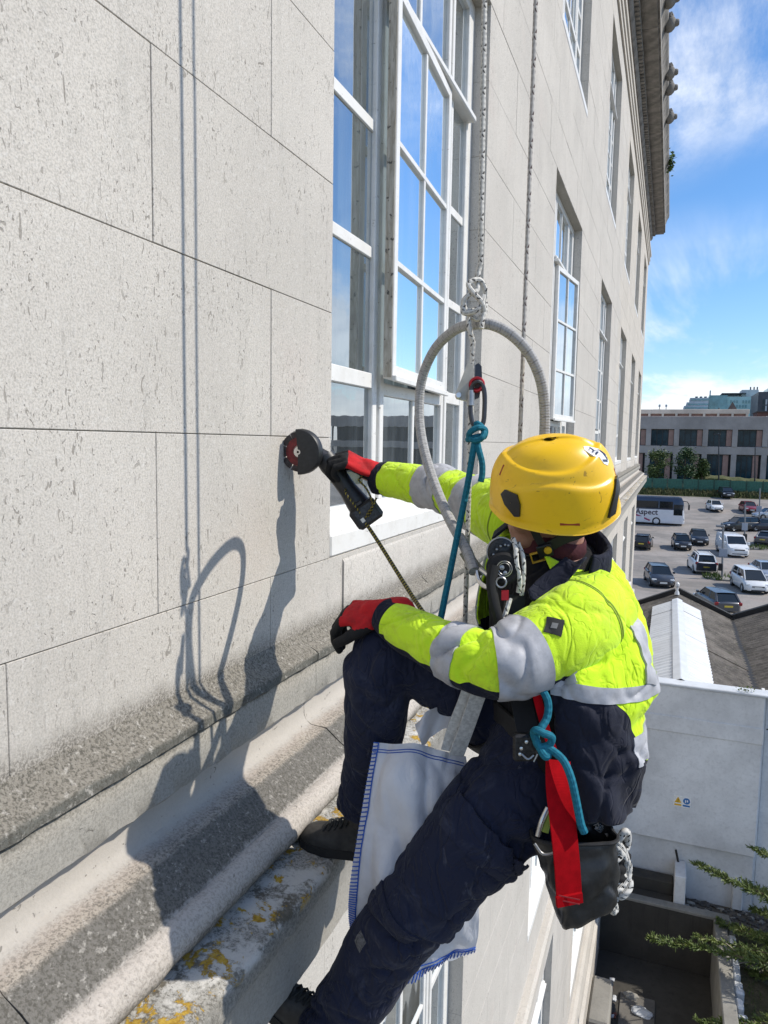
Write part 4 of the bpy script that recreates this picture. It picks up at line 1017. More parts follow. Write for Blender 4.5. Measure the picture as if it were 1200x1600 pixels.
def wheels(t, xs_, hw, r, wd=0.22):
    if (r, wd) not in WHEEL:
        My = basis((0, 1, 0), (1, 0, 0))
        ty = MB().lathe([(r * 0.62, -wd / 2), (r * 0.93, -wd / 2), (r, -wd * 0.36), (r, wd * 0.36), (r * 0.93, wd / 2), (r * 0.62, wd / 2)], 20, My)
        rm = MB().lathe([(0.0, wd * 0.36), (r * 0.18, wd * 0.38), (r * 0.2, wd * 0.30), (r * 0.55, wd * 0.34), (r * 0.63, wd * 0.46)], 20, My).lathe([(r * 0.63, -wd * 0.46), (r * 0.3, -wd * 0.3), (0, -wd * 0.3)], 20, My)
        for k in range(5):
            a = k * 2 * np.pi / 5; M = basis((0, 1, 0), (math.cos(a), 0, math.sin(a)))
            rm.box(r * 0.1, r * 0.6, -r * 0.07, r * 0.07, wd * 0.33, wd * 0.43, 0, M)
        WHEEL[(r, wd)] = (mesh('wheel', ty, M_TYRE, True), mesh('rim', rm, M_RIM))
    for x in xs_:
        for sd in (-1, 1):
            o = bpy.data.objects.new('wheel', WHEEL[(r, wd)][0]); COL.objects.link(o); place(o, (x, sd * (hw - wd / 2 + 0.0), r), t)
            o.rotation_euler = (0, 0, 0 if sd > 0 else math.pi)
            q = bpy.data.objects.new('rim', WHEEL[(r, wd)][1]); COL.objects.link(q); ORG[o] = np.zeros(3); place(q, (0, 0, 0), o)
def car(kind, m, px, py, hd, label, group='cars parked in the car park', roofm=None, boot_open=False, door_open=False, face='front', roofrails=False, lower=None):
    g = ground(px, py); L, Wd, H, hood, belt, fx0, fx1, rx1, rx0, gr = dict(
        hatch=(4.15, 1.78, 1.48, 0.92, 0.95, 1.10, 0.35, -1.45, -1.95, 0.62), saloon=(4.65, 1.84, 1.45, 0.93, 0.95, 1.05, 0.25, -1.05, -1.75, 0.64),
        suv=(4.45, 1.86, 1.66, 1.04, 1.08, 1.15, 0.55, -1.75, -2.12, 0.72), mpv=(4.3, 1.8, 1.62, 1.0, 1.0, 1.5, 0.6, -1.75, -2.1, 0.7), small=(3.65, 1.66, 1.50, 0.94, 0.95, 1.05, 0.4, -1.35, -1.72, 0.58))[kind]
    c_ = math.cos(hd); s_ = math.sin(hd)
    t = local_thing('parked_car', label, 'car', g + np.array([0, 0, 0.006]), hd, group)
    h2 = L / 2
    xs_ = np.array([-h2, -h2 + 0.06, -h2 + 0.25, -h2 + 0.7, -0.9, 0, 0.9, h2 - 0.9, h2 - 0.45, h2 - 0.16, h2 - 0.03, h2])
    w2 = lerp(xs_, [(-h2, 0.70), (-h2 + 0.06, 0.80), (-h2 + 0.25, 0.93), (-h2 + 0.7, 1.0), (h2 - 0.9, 1.0), (h2 - 0.45, 0.95), (h2 - 0.16, 0.83), (h2 - 0.03, 0.68), (h2, 0.6)]) * Wd / 2
    zt = lerp(xs_, [(-h2, belt - 0.10), (-h2 + 0.06, belt - 0.02), (-h2 + 0.25, belt + 0.02), (fx0 - 0.1, belt), (fx0, hood), (h2 - 0.45, hood - 0.13), (h2 - 0.16, hood - 0.24), (h2 - 0.03, hood - 0.34), (h2, hood - 0.42)])
    zb = lerp(xs_, [(-h2, 0.40), (-h2 + 0.25, 0.24), (0, 0.20), (h2 - 0.4, 0.20), (h2, 0.30)])
    G = []
    for w_, a, b in zip(w2, zb, zt):
        md = a + (b - a) * 0.5
        prof = [(0.0, a), (w_ * 0.9, a), (w_ * 0.985, a + 0.06), (w_, md), (w_ * 0.985, b - 0.14), (w_ * 0.94, b - 0.035), (w_ * 0.86, b), (0, b + 0.015)]
        G.append([(y, z) for y, z in prof] + [(-y, z) for y, z in prof[-2:0:-1]])
    Gm = np.array([[(x, y, z) for y, z in g_] for x, g_ in zip(xs_, G)])
    mb = MB().grid(Gm, cv=True)
    n = Gm.shape[1]; mb.f.append(list(range(n))[::-1]); mb.mi.append(0); mb.f.append([len(xs_) * n - n + i for i in range(n)]); mb.mi.append(0)
    # black lower edge in another slot
    for i, f in enumerate(mb.f):
        zz_ = np.mean([Gm.reshape(-1, 3)[j][2] for j in f]); 
        if zz_ < 0.27: mb.mi[i] = 1
    obj('body', mb, [m, M_TRIM], t, smooth=True, org=(0, 0, 0), sh=50)
    # cabin
    wb = Wd / 2 * 0.88; wt = Wd / 2 * 0.70
    B = [(fx0, wb * 0.93, hood), (fx1, wt * 0.95, H - 0.05), (rx1, wt * 0.95, H - 0.08), (rx0, wb * 0.9, belt)]
    Pn = lambda i, sd: np.array([B[i][0], sd * B[i][1], B[i][2]])
    def quad(name, q, mm, off=0.0, lab=None):
        V = np.array(q); nr = np.cross(V[1] - V[0], V[2] - V[0]); nr /= np.linalg.norm(nr); 
        if nr @ (V.mean(0) - np.array([0, 0, 0.9])) < 0: nr = -nr
        return obj(name, MB().add(np.r_[V + nr * off, V - nr * 0.02], [(0, 1, 2, 3), (7, 6, 5, 4), (0, 4, 5, 1), (1, 5, 6, 2), (2, 6, 7, 3), (3, 7, 4, 0)]), mm, t, org=(0, 0, 0))
    quad('windscreen', [Pn(0, -1), Pn(0, 1), Pn(1, 1), Pn(1, -1)], M_CGLASS)
    if boot_open:
        hx = Pn(2, 1)[0]; obj('open_tailgate', MB().cbox(hx - 1.15, hx, -wt * 0.9, wt * 0.9, H + 0.02, H + 0.10, 0.03), m, t, org=(0, 0, 0)); quad('boot_opening', [Pn(3, 1), Pn(3, -1), Pn(2, -1), Pn(2, 1)], M_TRIM)
    else: quad('rear_window', [Pn(3, 1), Pn(3, -1), Pn(2, -1), Pn(2, 1)], M_CGLASS)
    for sd in (-1, 1): quad('side_window', [Pn(0, sd), Pn(1, sd), Pn(2, sd), Pn(3, sd)], M_CGLASS)
    # roof: slightly domed, with pillars
    xr = np.linspace(rx1 - 0.06, fx1 + 0.05, 7); yr = np.linspace(-wt, wt, 7)
    rg_ = np.array([[(x, y, H - 0.05 + 0.05 * (1 - (y / wt) ** 2) * (1 - 0.6 * ((x - xr.mean()) / (xr[-1] - xr.mean())) ** 2)) for y in yr] for x in xr])
    rmb = MB().grid(rg_, flip=True).grid(rg_ - [0, 0, 0.05])
    for i in (0, 6): pass
    obj('roof', rmb, roofm or m, t, smooth=True, org=(0, 0, 0), sh=60)
    pm = MB()
    for sd in (-1, 1):
        for (a, b, w_) in ((Pn(0, sd), Pn(1, sd), 0.045), (Pn(3, sd), Pn(2, sd), 0.075)):
            pm.tube([a + [0, 0, -0.02], b], w_, 5)
        mid0 = Pn(0, sd) * 0.42 + Pn(3, sd) * 0.58; mid1 = Pn(1, sd) * 0.45 + Pn(2, sd) * 0.55; pm.tube([mid0, mid1], 0.035, 5)
    obj('pillars', pm, m, t, org=(0, 0, 0))
    wheels(t, (h2 - 0.82, -h2 + 0.78), Wd / 2, 0.32 if kind != 'suv' else 0.36)
    for x in (h2 - 0.82, -h2 + 0.78):
        for sd in (-1, 1):
            r_ = (0.32 if kind != 'suv' else 0.36) + 0.06; a = np.linspace(-0.25, np.pi + 0.25, 12)
            G2 = np.array([[(x + rr * math.cos(q), sd * (Wd / 2 + 0.004), 0.33 + rr * math.sin(q)) for q in a] for rr in (r_ - 0.07, r_)]); obj('wheel_arch', MB().grid(G2), M_TRIM, t, org=(0, 0, 0))
    for sd in (-1, 1):
        obj('headlight', MB().cbox(h2 - 0.34, h2 - 0.09, sd * Wd * 0.36 - 0.17, sd * Wd * 0.36 + 0.17, hood - 0.36, hood - 0.22, 0.04), M_HEAD, t, org=(0, 0, 0))
        obj('tail_light', MB().cbox(-h2 + 0.02, -h2 + 0.22, sd * Wd * 0.40 - 0.13, sd * Wd * 0.40 + 0.11, belt - 0.22, belt - 0.02, 0.03), M_TAIL, t, org=(0, 0, 0))
        obj('door_mirror', MB().cbox(fx0 - 0.32, fx0 - 0.16, sd * (Wd / 2 + 0.02) - 0.09, sd * (Wd / 2 + 0.02) + 0.09, belt + 0.02, belt + 0.17, 0.03), m, t, org=(0, 0, 0))
    obj('grille', MB().cbox(h2 - 0.10, h2 + 0.012, -Wd * 0.24, Wd * 0.24, hood - 0.47, hood - 0.37, 0.02), M_TRIM, t, org=(0, 0, 0))
    obj('lower_grille', MB().cbox(h2 - 0.10, h2 + 0.014, -Wd * 0.27, Wd * 0.27, 0.24, 0.37, 0.02), M_TRIM, t, org=(0, 0, 0))
    obj('number_plate', MB().cbox(h2 - 0.02, h2 + 0.03, -0.26, 0.26, hood - 0.545, hood - 0.43, 0.006), M_PLW, t, org=(0, 0, 0))
    obj('number_plate', MB().cbox(-h2 - 0.02, -h2 + 0.03, -0.26, 0.26, 0.62, 0.73, 0.006), M_PLY, t, org=(0, 0, 0))
    if roofrails:
        for sd in (-1, 1): obj('roof_rail', MB().tube([(rx1, sd * wt * 0.9, H + 0.01), (rx1 + 0.1, sd * wt * 0.9, H + 0.06), (fx1 - 0.1, sd * wt * 0.9, H + 0.06), (fx1, sd * wt * 0.9, H + 0.0)], 0.03, 5), M_TRIM, t, org=(0, 0, 0))
    if door_open:
        M = rotz(R_(-62), (0.1, -Wd / 2, 0)); obj('open_door', MB().cbox(-1.0, 0, -0.05, 0.03, 0.35, belt, 0.03, 0, M).cbox(-0.95, -0.88, -0.04, 0.02, belt, H - 0.12, 0.01, 0, M).cbox(-0.95, -0.1, -0.04, 0.02, H - 0.16, H - 0.1, 0.01, 0, M), m, t, org=(0, 0, 0))
    if lower is not None:
        obj('tailgate_panel', MB().cbox(-h2 - 0.02, -h2 + 0.2, -Wd * 0.42, Wd * 0.42, 0.36, belt - 0.06, 0.05), lower, t, org=(0, 0, 0))
    return t
P_BLACK = paint('black_car_paint', (0.014, 0.015, 0.017)); P_DGREY = paint('dark_grey_car_paint', (0.045, 0.05, 0.058), 0.4); P_WHITE = paint('white_car_paint', (0.68, 0.69, 0.69), 0.0)
P_SILV = paint('silver_car_paint', (0.42, 0.45, 0.48), 0.5); P_RED = paint('red_car_paint', (0.20, 0.012, 0.02), 0.2); P_NAVY = paint('blue_black_car_paint', (0.018, 0.024, 0.04), 0.3); P_GREY = paint('mid_grey_car_paint', (0.085, 0.09, 0.10), 0.4)
toward = lambda a: R_(-90 + a * 0.45)     # heading of a car whose nose points at the camera, turned by a degrees
away = lambda a: R_(90 + a * 0.5)
car('hatch', P_BLACK, 1004, 856, away(-6), 'black hatchback seen from behind, nearest to the corner of the office building')
car('small', P_BLACK, 1064, 857, toward(14), 'small black hatchback parked side by side with another black hatchback, the left one')
car('hatch', P_BLACK, 1091, 849, toward(6), 'black hatchback with dark roof, right neighbour of the small black hatchback')
car('hatch', P_DGREY, 1029, 912, toward(22), 'dark grey hatchback with bluish roof standing alone near the gabled roof')
car('suv', P_WHITE, 1096, 892, away(14), 'white crossover with dark tailgate and roof rails seen from behind', roofrails=True, lower=P_NAVY)
car('mpv', P_WHITE, 1170, 921, toward(24), 'cream white family car parked right of the weedy traffic island')
car('saloon', P_SILV, 1198, 905, toward(22), 'silver blue car cut by the photo edge beside the cream white family car')
car('hatch', P_GREY, 1118, 953, away(34), 'grey car half hidden behind the dark gabled roof')
car('small', P_WHITE, 1116, 798, toward(26), 'small white hatchback out on the open far part of the car park')
car('hatch', P_RED, 1169, 800, toward(20), 'dark red hatchback parked at the far right near the sign post')
car('mpv', P_BLACK, 1134, 777, toward(18), 'black people carrier at the foot of the grass bank')
car('suv', P_BLACK, 1157, 829, R_(180 + 28), 'black estate with a door open behind the white van', door_open=True, roofrails=True)
car('hatch', P_NAVY, 1192, 829, R_(200), 'blue black car with raised tailgate at the right edge', boot_open=True)
car('saloon', P_GREY, 1199, 850, away(-38), 'grey saloon with red tail light just below the blue black car')
car('hatch', P_SILV, 1202, 811, R_(200), 'silver car partly out of the photo above the blue black car')

# white van -----------------------------------------------------------------
g = ground(1143, 866)
V_ = local_thing('white_van', 'white panel van parked facing the camera beside the sign post', 'van', g + np.array([0, 0, 0.006]), toward(26), None)
xs_ = np.array([-2.48, -2.44, -2.3, -1.5, 0, 0.75, 1.15, 1.62, 1.8, 2.2, 2.42, 2.5]); hw = lerp(xs_, [(-2.48, 0.9), (-2.3, 0.98), (1.6, 1.0), (2.2, 0.93), (2.42, 0.82), (2.5, 0.7)])
zt = lerp(xs_, [(-2.48, 1.86), (-2.3, 1.97), (0.4, 1.97), (0.75, 1.93), (1.62, 1.22), (1.8, 1.17), (2.2, 1.02), (2.42, 0.86), (2.5, 0.7)])
G = []
for x, h_, z in zip(xs_, hw, zt):
    tp = 0.86 if z > 1.4 else 0.9
    pr_ = [(0, 0.25), (h_ * 0.92, 0.25), (h_, 0.36), (h_, 0.75), (h_ * 0.985, min(1.1, z - 0.1)), (h_ * (tp + 0.05), z - 0.12), (h_ * tp, z - 0.02), (0, z + 0.015)]
    G.append([(x, y, zz_) for y, zz_ in pr_] + [(x, -y, zz_) for y, zz_ in pr_[-2:0:-1]])
Gm = np.array(G); mb = MB().grid(Gm, cv=True); n = Gm.shape[1]; mb.f += [list(range(n))[::-1], [len(xs_) * n - n + i for i in range(n)]]; mb.mi += [0, 0]
obj('body', mb, P_WHITE, V_, smooth=True, org=(0, 0, 0), sh=50)
def vq(name, q, mm): V = np.array(q, float); obj(name, MB().add(np.r_[V, V - [0.02, 0, 0.02]], [(0, 1, 2, 3), (7, 6, 5, 4)]), mm, V_, org=(0, 0, 0))
vq('windscreen', [(1.63, -0.82, 1.245), (1.63, 0.82, 1.245), (0.83, 0.74, 1.89), (0.83, -0.74, 1.89)], M_CGLASS)
for sd in (-1, 1):
    obj('side_window', MB().add([(1.5, sd * 0.955, 1.2), (0.9, sd * 0.90, 1.75), (0.35, sd * 0.90, 1.75), (0.35, sd * 0.975, 1.15)], [(0, 1, 2, 3)]), M_CGLASS, V_, org=(0, 0, 0))
    obj('headlight', MB().cbox(2.12, 2.40, sd * 0.72 - 0.16, sd * 0.72 + 0.16, 0.80, 0.97, 0.04), M_HEAD, V_, org=(0, 0, 0)); obj('door_mirror', MB().cbox(1.3, 1.45, sd * 1.08 - 0.12, sd * 1.08 + 0.12, 1.12, 1.42, 0.03), P_WHITE, V_, org=(0, 0, 0))
obj('grille', MB().cbox(2.3, 2.505, -0.5, 0.5, 0.66, 0.82, 0.05), M_TRIM, V_, org=(0, 0, 0)); obj('lower_grille', MB().cbox(2.3, 2.51, -0.72, 0.72, 0.30, 0.46, 0.05), M_TRIM, V_, org=(0, 0, 0)); obj('number_plate', MB().cbox(2.45, 2.53, -0.26, 0.26, 0.50, 0.61, 0.005), M_PLW, V_, org=(0, 0, 0))
wheels(V_, (1.55, -1.5), 1.0, 0.34)

# coach -----------------------------------------------------------------
g = ground(1032, 821); yb = g[1]; pxm = atY(1071, 800, yb)[0] - atY(1071 - 1, 800, yb)[0]
CH_ = local_thing('coach', 'white and navy tour coach parked side on at the far left of the car park', 'coach', (atY(1069, 815, yb)[0] - 6.0, yb + 1.25, gz(yb)), 0, None)
P_COW = paint('coach_white', (0.66, 0.67, 0.70), 0.0); P_CON = paint('coach_navy', (0.02, 0.035, 0.075), 0.1)
M_SWOOP = plain('coach_stripe_red', (0.30, 0.03, 0.10), 0.4); M_LET = plain('coach_lettering', (0.05, 0.035, 0.05), 0.5)
H = 3.62; xs_ = np.array([-6, -5.95, -5.8, 5.2, 5.6, 5.85, 5.97, 6.0])
zt = lerp(xs_, [(-6, 3.3), (-5.8, 3.6), (5.2, 3.6), (5.6, 3.5), (5.85, 3.0), (5.97, 1.9), (6.0, 0.9)]); hw = lerp(xs_, [(-6, 1.1), (-5.8, 1.25), (5.6, 1.25), (5.85, 1.18), (6.0, 1.0)])
G = []
for x, h_, z in zip(xs_, hw, zt):
    pr_ = [(0, 0.3), (h_ * 0.97, 0.3), (h_, 0.4), (h_, min(1.75, z * 0.6)), (h_, min(2.0, z * 0.7)), (h_ * 0.98, z - 0.35), (h_ * 0.9, z - 0.05), (0, z)]
    G.append([(x, y, q) for y, q in pr_] + [(x, -y, q) for y, q in pr_[-2:0:-1]])
Gm = np.array(G); mb = MB().grid(Gm, cv=True); n = Gm.shape[1]
for i, f in enumerate(mb.f):
    if np.mean([Gm.reshape(-1, 3)[j][2] for j in f]) > 1.95: mb.mi[i] = 1
mb.f += [list(range(n))[::-1], [len(xs_) * n - n + i for i in range(n)]]; mb.mi += [0, 1]
obj('body', mb, [P_COW, P_CON], CH_, smooth=True, org=(0, 0, 0), sh=40)
for (a, b) in ((-5.4, -2.7), (-2.5, 0.1), (0.3, 2.9), (3.05, 4.6)): obj('side_window', MB().cbox(a, b, -1.275, -1.235, 2.15, 3.05, 0.015), M_CGLASS, CH_, org=(0, 0, 0))
obj('side_window', MB().cbox(4.72, 5.75, -1.27, -1.2, 1.35, 2.7, 0.015), M_CGLASS, CH_, org=(0, 0, 0)); obj('windscreen', MB().add([(6.01, -0.95, 1.3), (6.01, 0.95, 1.3), (5.88, 1.05, 3.0), (5.88, -1.05, 3.0)], [(0, 1, 2, 3)]), M_CGLASS, CH_, org=(0, 0, 0))
obj('mirror_arm', MB().tube([(5.8, -1.1, 3.15), (6.25, -1.25, 3.1), (6.45, -1.25, 2.75)], 0.05, 6).cbox(6.36, 6.56, -1.36, -1.16, 2.1, 2.75, 0.03), M_TRIM, CH_, org=(0, 0, 0))
obj('headlight', MB().cbox(5.8, 6.02, -1.14, -0.85, 0.75, 1.05, 0.04), M_HEAD, CH_, org=(0, 0, 0))
obj('front_panel', MB().cbox(5.7, 6.03, -1.05, 1.05, 0.35, 0.70, 0.05), P_COW, CH_, org=(0, 0, 0))
sw = spline([(-2.8, 1.75), (-0.8, 1.62), (0.8, 1.15), (2.1, 0.62)], 8); sw2 = spline([(-2.8, 1.70), (-0.8, 1.50), (0.7, 0.95), (1.9, 0.50)], 8)
Gs = np.array([[(x, -1.257, z) for x, z in sw], [(x, -1.257, z) for x, z in sw2]]); obj('stripe', MB().grid(Gs), M_SWOOP, CH_, org=(0, 0, 0))
obj('lettering', text_mb('Aspect', mat_from((1, 0, 0), (0, 0, 1), (0, -1, 0), (1.55, -1.262, 1.62)), 0.95, 0.006, 0.02), M_LET, CH_, org=(0, 0, 0))
wheels(CH_, (2.75, -3.4), 1.26, 0.52, 0.3)
for x in (-1.6, 0.6, 4.0): obj('luggage_door', MB().cbox(x - 0.7, x + 0.7, -1.262, -1.252, 0.5, 1.05, 0.004), P_COW, CH_, org=(0, 0, 0))

# ------------------------------------------------------------------ posts, signs, islands
M_POLE = plain('galvanised_pole', (0.20, 0.21, 0.22), 0.5, 0.3); M_SGN = plain('grey_blue_sign_face', (0.30, 0.33, 0.38), 0.5)
def sign_post(px, pb, pt, sx0, sx1, sy0, sy1, box, label, lamp=None):
    g = ground(px, pb); y = g[1]
    t = thing('sign_post', label, 'sign post', g, 'parking sign posts'); k = y / F * 1.0
    top = atY(px + (2 if px < 1140 else 1.5), pt, y)
    obj('post', MB().tube([g, top], 0.075, 8), M_POLE, t)
    a = atY(sx0, sy0, y - 0.12); b = atY(sx1, sy1, y - 0.12)
    obj('sign_panel', MB().cbox(a[0], b[0], y - 0.14, y - 0.10, b[2], a[2], 0.01), M_SGN, t)
    if box:
        a = atY(box[0], box[1], y - 0.2); b = atY(box[2], box[3], y - 0.2); obj('ticket_box', MB().cbox(a[0], b[0], y - 0.3, y - 0.1, b[2], a[2], 0.04), M_TRIM, t)
    if lamp:
        a = atY(lamp[0], lamp[1], y); obj('lamp_arm', MB().tube(spline([top, (top + a) / 2 + [0, 0, 0.25], a], 6), 0.05, 6), M_POLE, t); obj('lamp_head', MB().cbox(a[0] - 0.35, a[0] + 0.3, y - 0.15, y + 0.15, a[2] - 0.1, a[2] + 0.08, 0.05), M_POLE, t)
    return g
ga = sign_post(1128, 905, 822, 1124, 1136.5, 857, 870, (1122.5, 880, 1129, 892), 'sign post with dark box on the weedy traffic island in front of the white van', (1126, 822))
gb = sign_post(1163, 856, 788, 1159.5, 1168, 817, 829, (1161, 834, 1167, 845), 'sign post with dark box between the white van and the open door estate')
gc = sign_post(1186, 823, 763, 1182, 1190, 790.5, 800, None, 'far sign post at the right beside the dark red hatchback')
def lamp_post(px, pb, pt, y, label, heads):
    g = np.array([atY(px, pb, y)[0], y, gz(y)]); t = thing('street_lamp', label, 'street lamp', g, 'lamp columns by the concrete building'); top = atY(px, pt, y)
    obj('column', MB().tube([g, top], np.array([0.13, 0.07]), 8), M_FFRAME, t)
    for hx, hy in heads:
        a = atY(hx, hy, y); obj('arm', MB().tube([top, a], 0.04, 6), M_POLE, t); obj('lamp_head', MB().cbox(a[0] - 0.5, a[0] + 0.5, y - 0.15, y + 0.15, a[2] - 0.08, a[2] + 0.1, 0.04), M_POLE if px > 1150 else M_FFRAME, t)
lamp_post(1123, 766, 676, 131.0, 'tall dark lamp column before the middle of the concrete building', [(1121, 679)])
lamp_post(1180, 752, 699, 132.0, 'tall lamp column with pale arm near the right edge before the concrete building', [(1196, 698)])
def island(c, rx, ry, label):
    mb = MB(); a = np.linspace(0, 2 * np.pi, 22)[:-1]; ring = np.array([[(c[0] + rx * s_ * math.cos(q), c[1] + ry * s_ * math.sin(q), c[2] + h_) for q in a] for s_, h_ in ((1, 0), (0.97, 0.13), (0.85, 0.14), (0.0, 0.16))]); mb.grid(ring, cv=True, flip=True)
    t = thing('traffic_island', label, 'traffic island', c); obj('kerb', mb, M_CONC, t)
    m2 = MB(); rg = random.Random(int(c[0] * 10))
    for _ in range(420):
        q, s_ = rg.uniform(0, 6.28), math.sqrt(rg.uniform(0, 1)); s_ = s_ * 1.1; x, y = c[0] + rx * s_ * math.cos(q), c[1] + ry * s_ * math.sin(q)
        if abs(s_ * math.cos(q)) < 0.35 and rg.random() < .6: continue
        a_ = rg.uniform(0, 6.28); h_ = rg.uniform(0.1, 0.45); m2.add([(x - .06 * math.cos(a_), y - .06 * math.sin(a_), c[2] + .05), (x + .06 * math.cos(a_), y + .06 * math.sin(a_), c[2] + .05), (x + rg.uniform(-.2, .2), y + rg.uniform(-.2, .2), c[2] + .1 + h_)], [(0, 1, 2)])
    obj('weeds', m2, M_LEAF, t, kind='stuff')
island(ga + [0.3, 0.1, 0], 1.6, 1.0, 'weedy traffic island round the sign post before the white van'); island(gb + [0.5, 0, 0], 1.6, 1.0, 'weedy traffic island right of the white van'); island(gc + [1.2, 3, 0], 1.5, 1.0, 'small weedy island behind the dark red hatchback')

# ------------------------------------------------------------------ trees
def mk_leaf(name, a, b):
    q = N(name); p = q.pos(); c = q.mix(q.ramp(q.noise(p, 2.2, 5, 0.7), 0.35, 0.65), a, b)
    c = q.mix(q.ramp(q.noise(p, 11, 3), 0.4, 0.7), c, tuple(x * 0.6 for x in a)); return q.fin(c, 0.6)
M_TREE = mk_leaf('tree_leaves', (0.022, 0.058, 0.014), (0.06, 0.11, 0.03)); M_BARK = plain('tree_bark', (0.10, 0.075, 0.05), 0.9, scale=20)
def tree(px, pb, pt, wpx, y, label, seed, m=M_TREE):
    g = np.array([atY(px, pb, y)[0], y, atY(px, pb, y)[2] - 0.3]); top = atY(px, pt, y)[2]; Hh = top - g[2]; Rr = wpx / F * y / 2; rg = random.Random(seed)
    t = thing('tree', label, 'tree', g, 'trees along the fence'); tr = MB().tube(spline([g, g + [0.1, 0, Hh * 0.4], g + [0, 0, Hh * 0.75]], 4), np.linspace(0.2, 0.06, 9), 7)
    cr = MB(); cl = []
    for i in range(26):
        a, hgt = rg.uniform(0, 6.28), rg.uniform(0.22, 0.97); rr = Rr * math.sqrt(max(0.05, 1 - ((hgt - 0.52) / 0.5) ** 2)) * rg.uniform(0.35, 0.95); c = g + [rr * math.cos(a), rr * math.sin(a), Hh * hgt]; cl.append(c)
        if i < 9: tr.tube(spline([g + [0, 0, Hh * rg.uniform(0.25, 0.5)], (g + c) / 2 + [0, 0, Hh * 0.22], c], 3), np.linspace(0.07, 0.02, 7), 5)
    for c in cl:
        for _ in range(95):
            d = np.array([rg.gauss(0, 1), rg.gauss(0, 1), rg.gauss(0, 0.8)]) * Rr * 0.21; p = c + d; s_ = rg.uniform(0.10, 0.22); n_ = np.array([rg.gauss(0, 1), rg.gauss(0, 1), rg.gauss(0.5, 1)]); B_ = basis(n_, (1, 0.3, 0.2)); cr.add(np.array([(-s_, 0, 0), (0, s_ * 0.6, 0), (s_, 0, 0), (0, -s_ * 0.6, 0)]) @ B_[:3, :3].T + p, [(0, 1, 2, 3)])
    obj('trunk', tr, M_BARK, t, smooth=True); obj('crown', cr, m, t)
M_TREE2 = mk_leaf('yellowish_tree_leaves', (0.05, 0.085, 0.015), (0.10, 0.14, 0.035))  # leaves of a lighter, yellower green
tree(1026, 752, 705, 35, 131.5, 'yellowish green tree behind the fence nearest to the office building', 3, M_TREE2)
tree(1069, 752, 702, 33, 132.0, 'dark green tree behind the fence right of the yellowish one', 5)
tree(1096, 750, 717, 17, 133.0, 'small slim tree behind the fence, right of the dark green one', 8, M_TREE2)
a = atY(1083, 741, 134); b = atY(1215, 752, 134)
G = np.array([[(x, 134 + dy, zc + dz) for x, zc in zip(np.linspace(a[0], b[0], 20), np.linspace(a[2], b[2], 20) + vnoise(np.c_[np.linspace(0, 20, 20), np.zeros(20), np.zeros(20)], 0.5) * .3)] for dy, dz in ((-1.5, -3), (-1.0, -0.4), (0, 0), (2, 0.05))])
obj('earth_bank', MB().grid(G), M_GRASS, label='sloping clipped bank in front of the concrete building', cat='bank', smooth=True, org=(14, 134, -7))

# conifer at the right -------------------------------------------------------
M_NEED = mk_leaf('conifer_needles', (0.07, 0.115, 0.02), (0.15, 0.185, 0.04)); M_TWIG = plain('bare_pale_twigs', (0.30, 0.26, 0.21), 0.9)
CT = np.array([5.3, 14.2, -10.5])
CN = thing('conifer', 'spreading conifer with feathery green branches at the lower right', 'tree', CT)
obj('trunk', MB().tube([CT, CT + [0.1, 0, 2.5], CT + [0.05, 0.1, 5.6]], np.array([0.16, 0.12, 0.04]), 8), M_BARK, CN, smooth=True)
rg = random.Random(21)
def frond(p0, p1, n, wd, seed, dens=1.0):
    rg = random.Random(seed); mid = (p0 + p1) / 2 + np.array([0, 0, 0.12]); C = spline([p0, mid, p1], 10); br = MB().tube(C, np.linspace(0.03, 0.006, len(C)), 5); lf = MB()
    for i in range(n):
        t = 0.12 + 0.88 * (i / n) ** 0.9; k = t * (len(C) - 1); j = min(int(k), len(C) - 2); p = C[j] + (C[j + 1] - C[j]) * (k - j); T = C[j + 1] - C[j]; T = T / np.linalg.norm(T)
        sd = rg.choice((-1, 1)); S = np.cross(T, (0, 0, 1)); S /= np.linalg.norm(S); ln = wd * (1.02 - t * 0.75) * rg.uniform(0.5, 1.1); d = T * 0.75 + S * sd * rg.uniform(0.4, 1.0) + np.array([0, 0, rg.uniform(-0.25, 0.35)]); d /= np.linalg.norm(d)
        for m_ in range(int(14 * dens)):
            q = p + d * ln * (m_ + 0.5) / 14; nd = d * 0.8 + np.array([rg.gauss(0, .5), rg.gauss(0, .5), rg.gauss(0.1, .45)]); nd /= np.linalg.norm(nd); l2 = rg.uniform(0.05, 0.10); sv = np.cross(nd, (rg.gauss(0, 1), rg.gauss(0, 1), 1)); sv = sv / np.linalg.norm(sv) * 0.016
            lf.add([q - sv, q + sv, q + nd * l2 + sv * .3, q + nd * l2 - sv * .3], [(0, 1, 2, 3)])
    return br, lf
def branch(tip, D, root_h, n, wd, seed):
    p1 = P(tip[0], tip[1], D); p0 = CT + [0.05, 0, root_h]; br, lf = frond(p0, p1, n, wd, seed)
    b = obj('branch', br, M_BARK, CN); obj('foliage', lf, M_NEED, b)
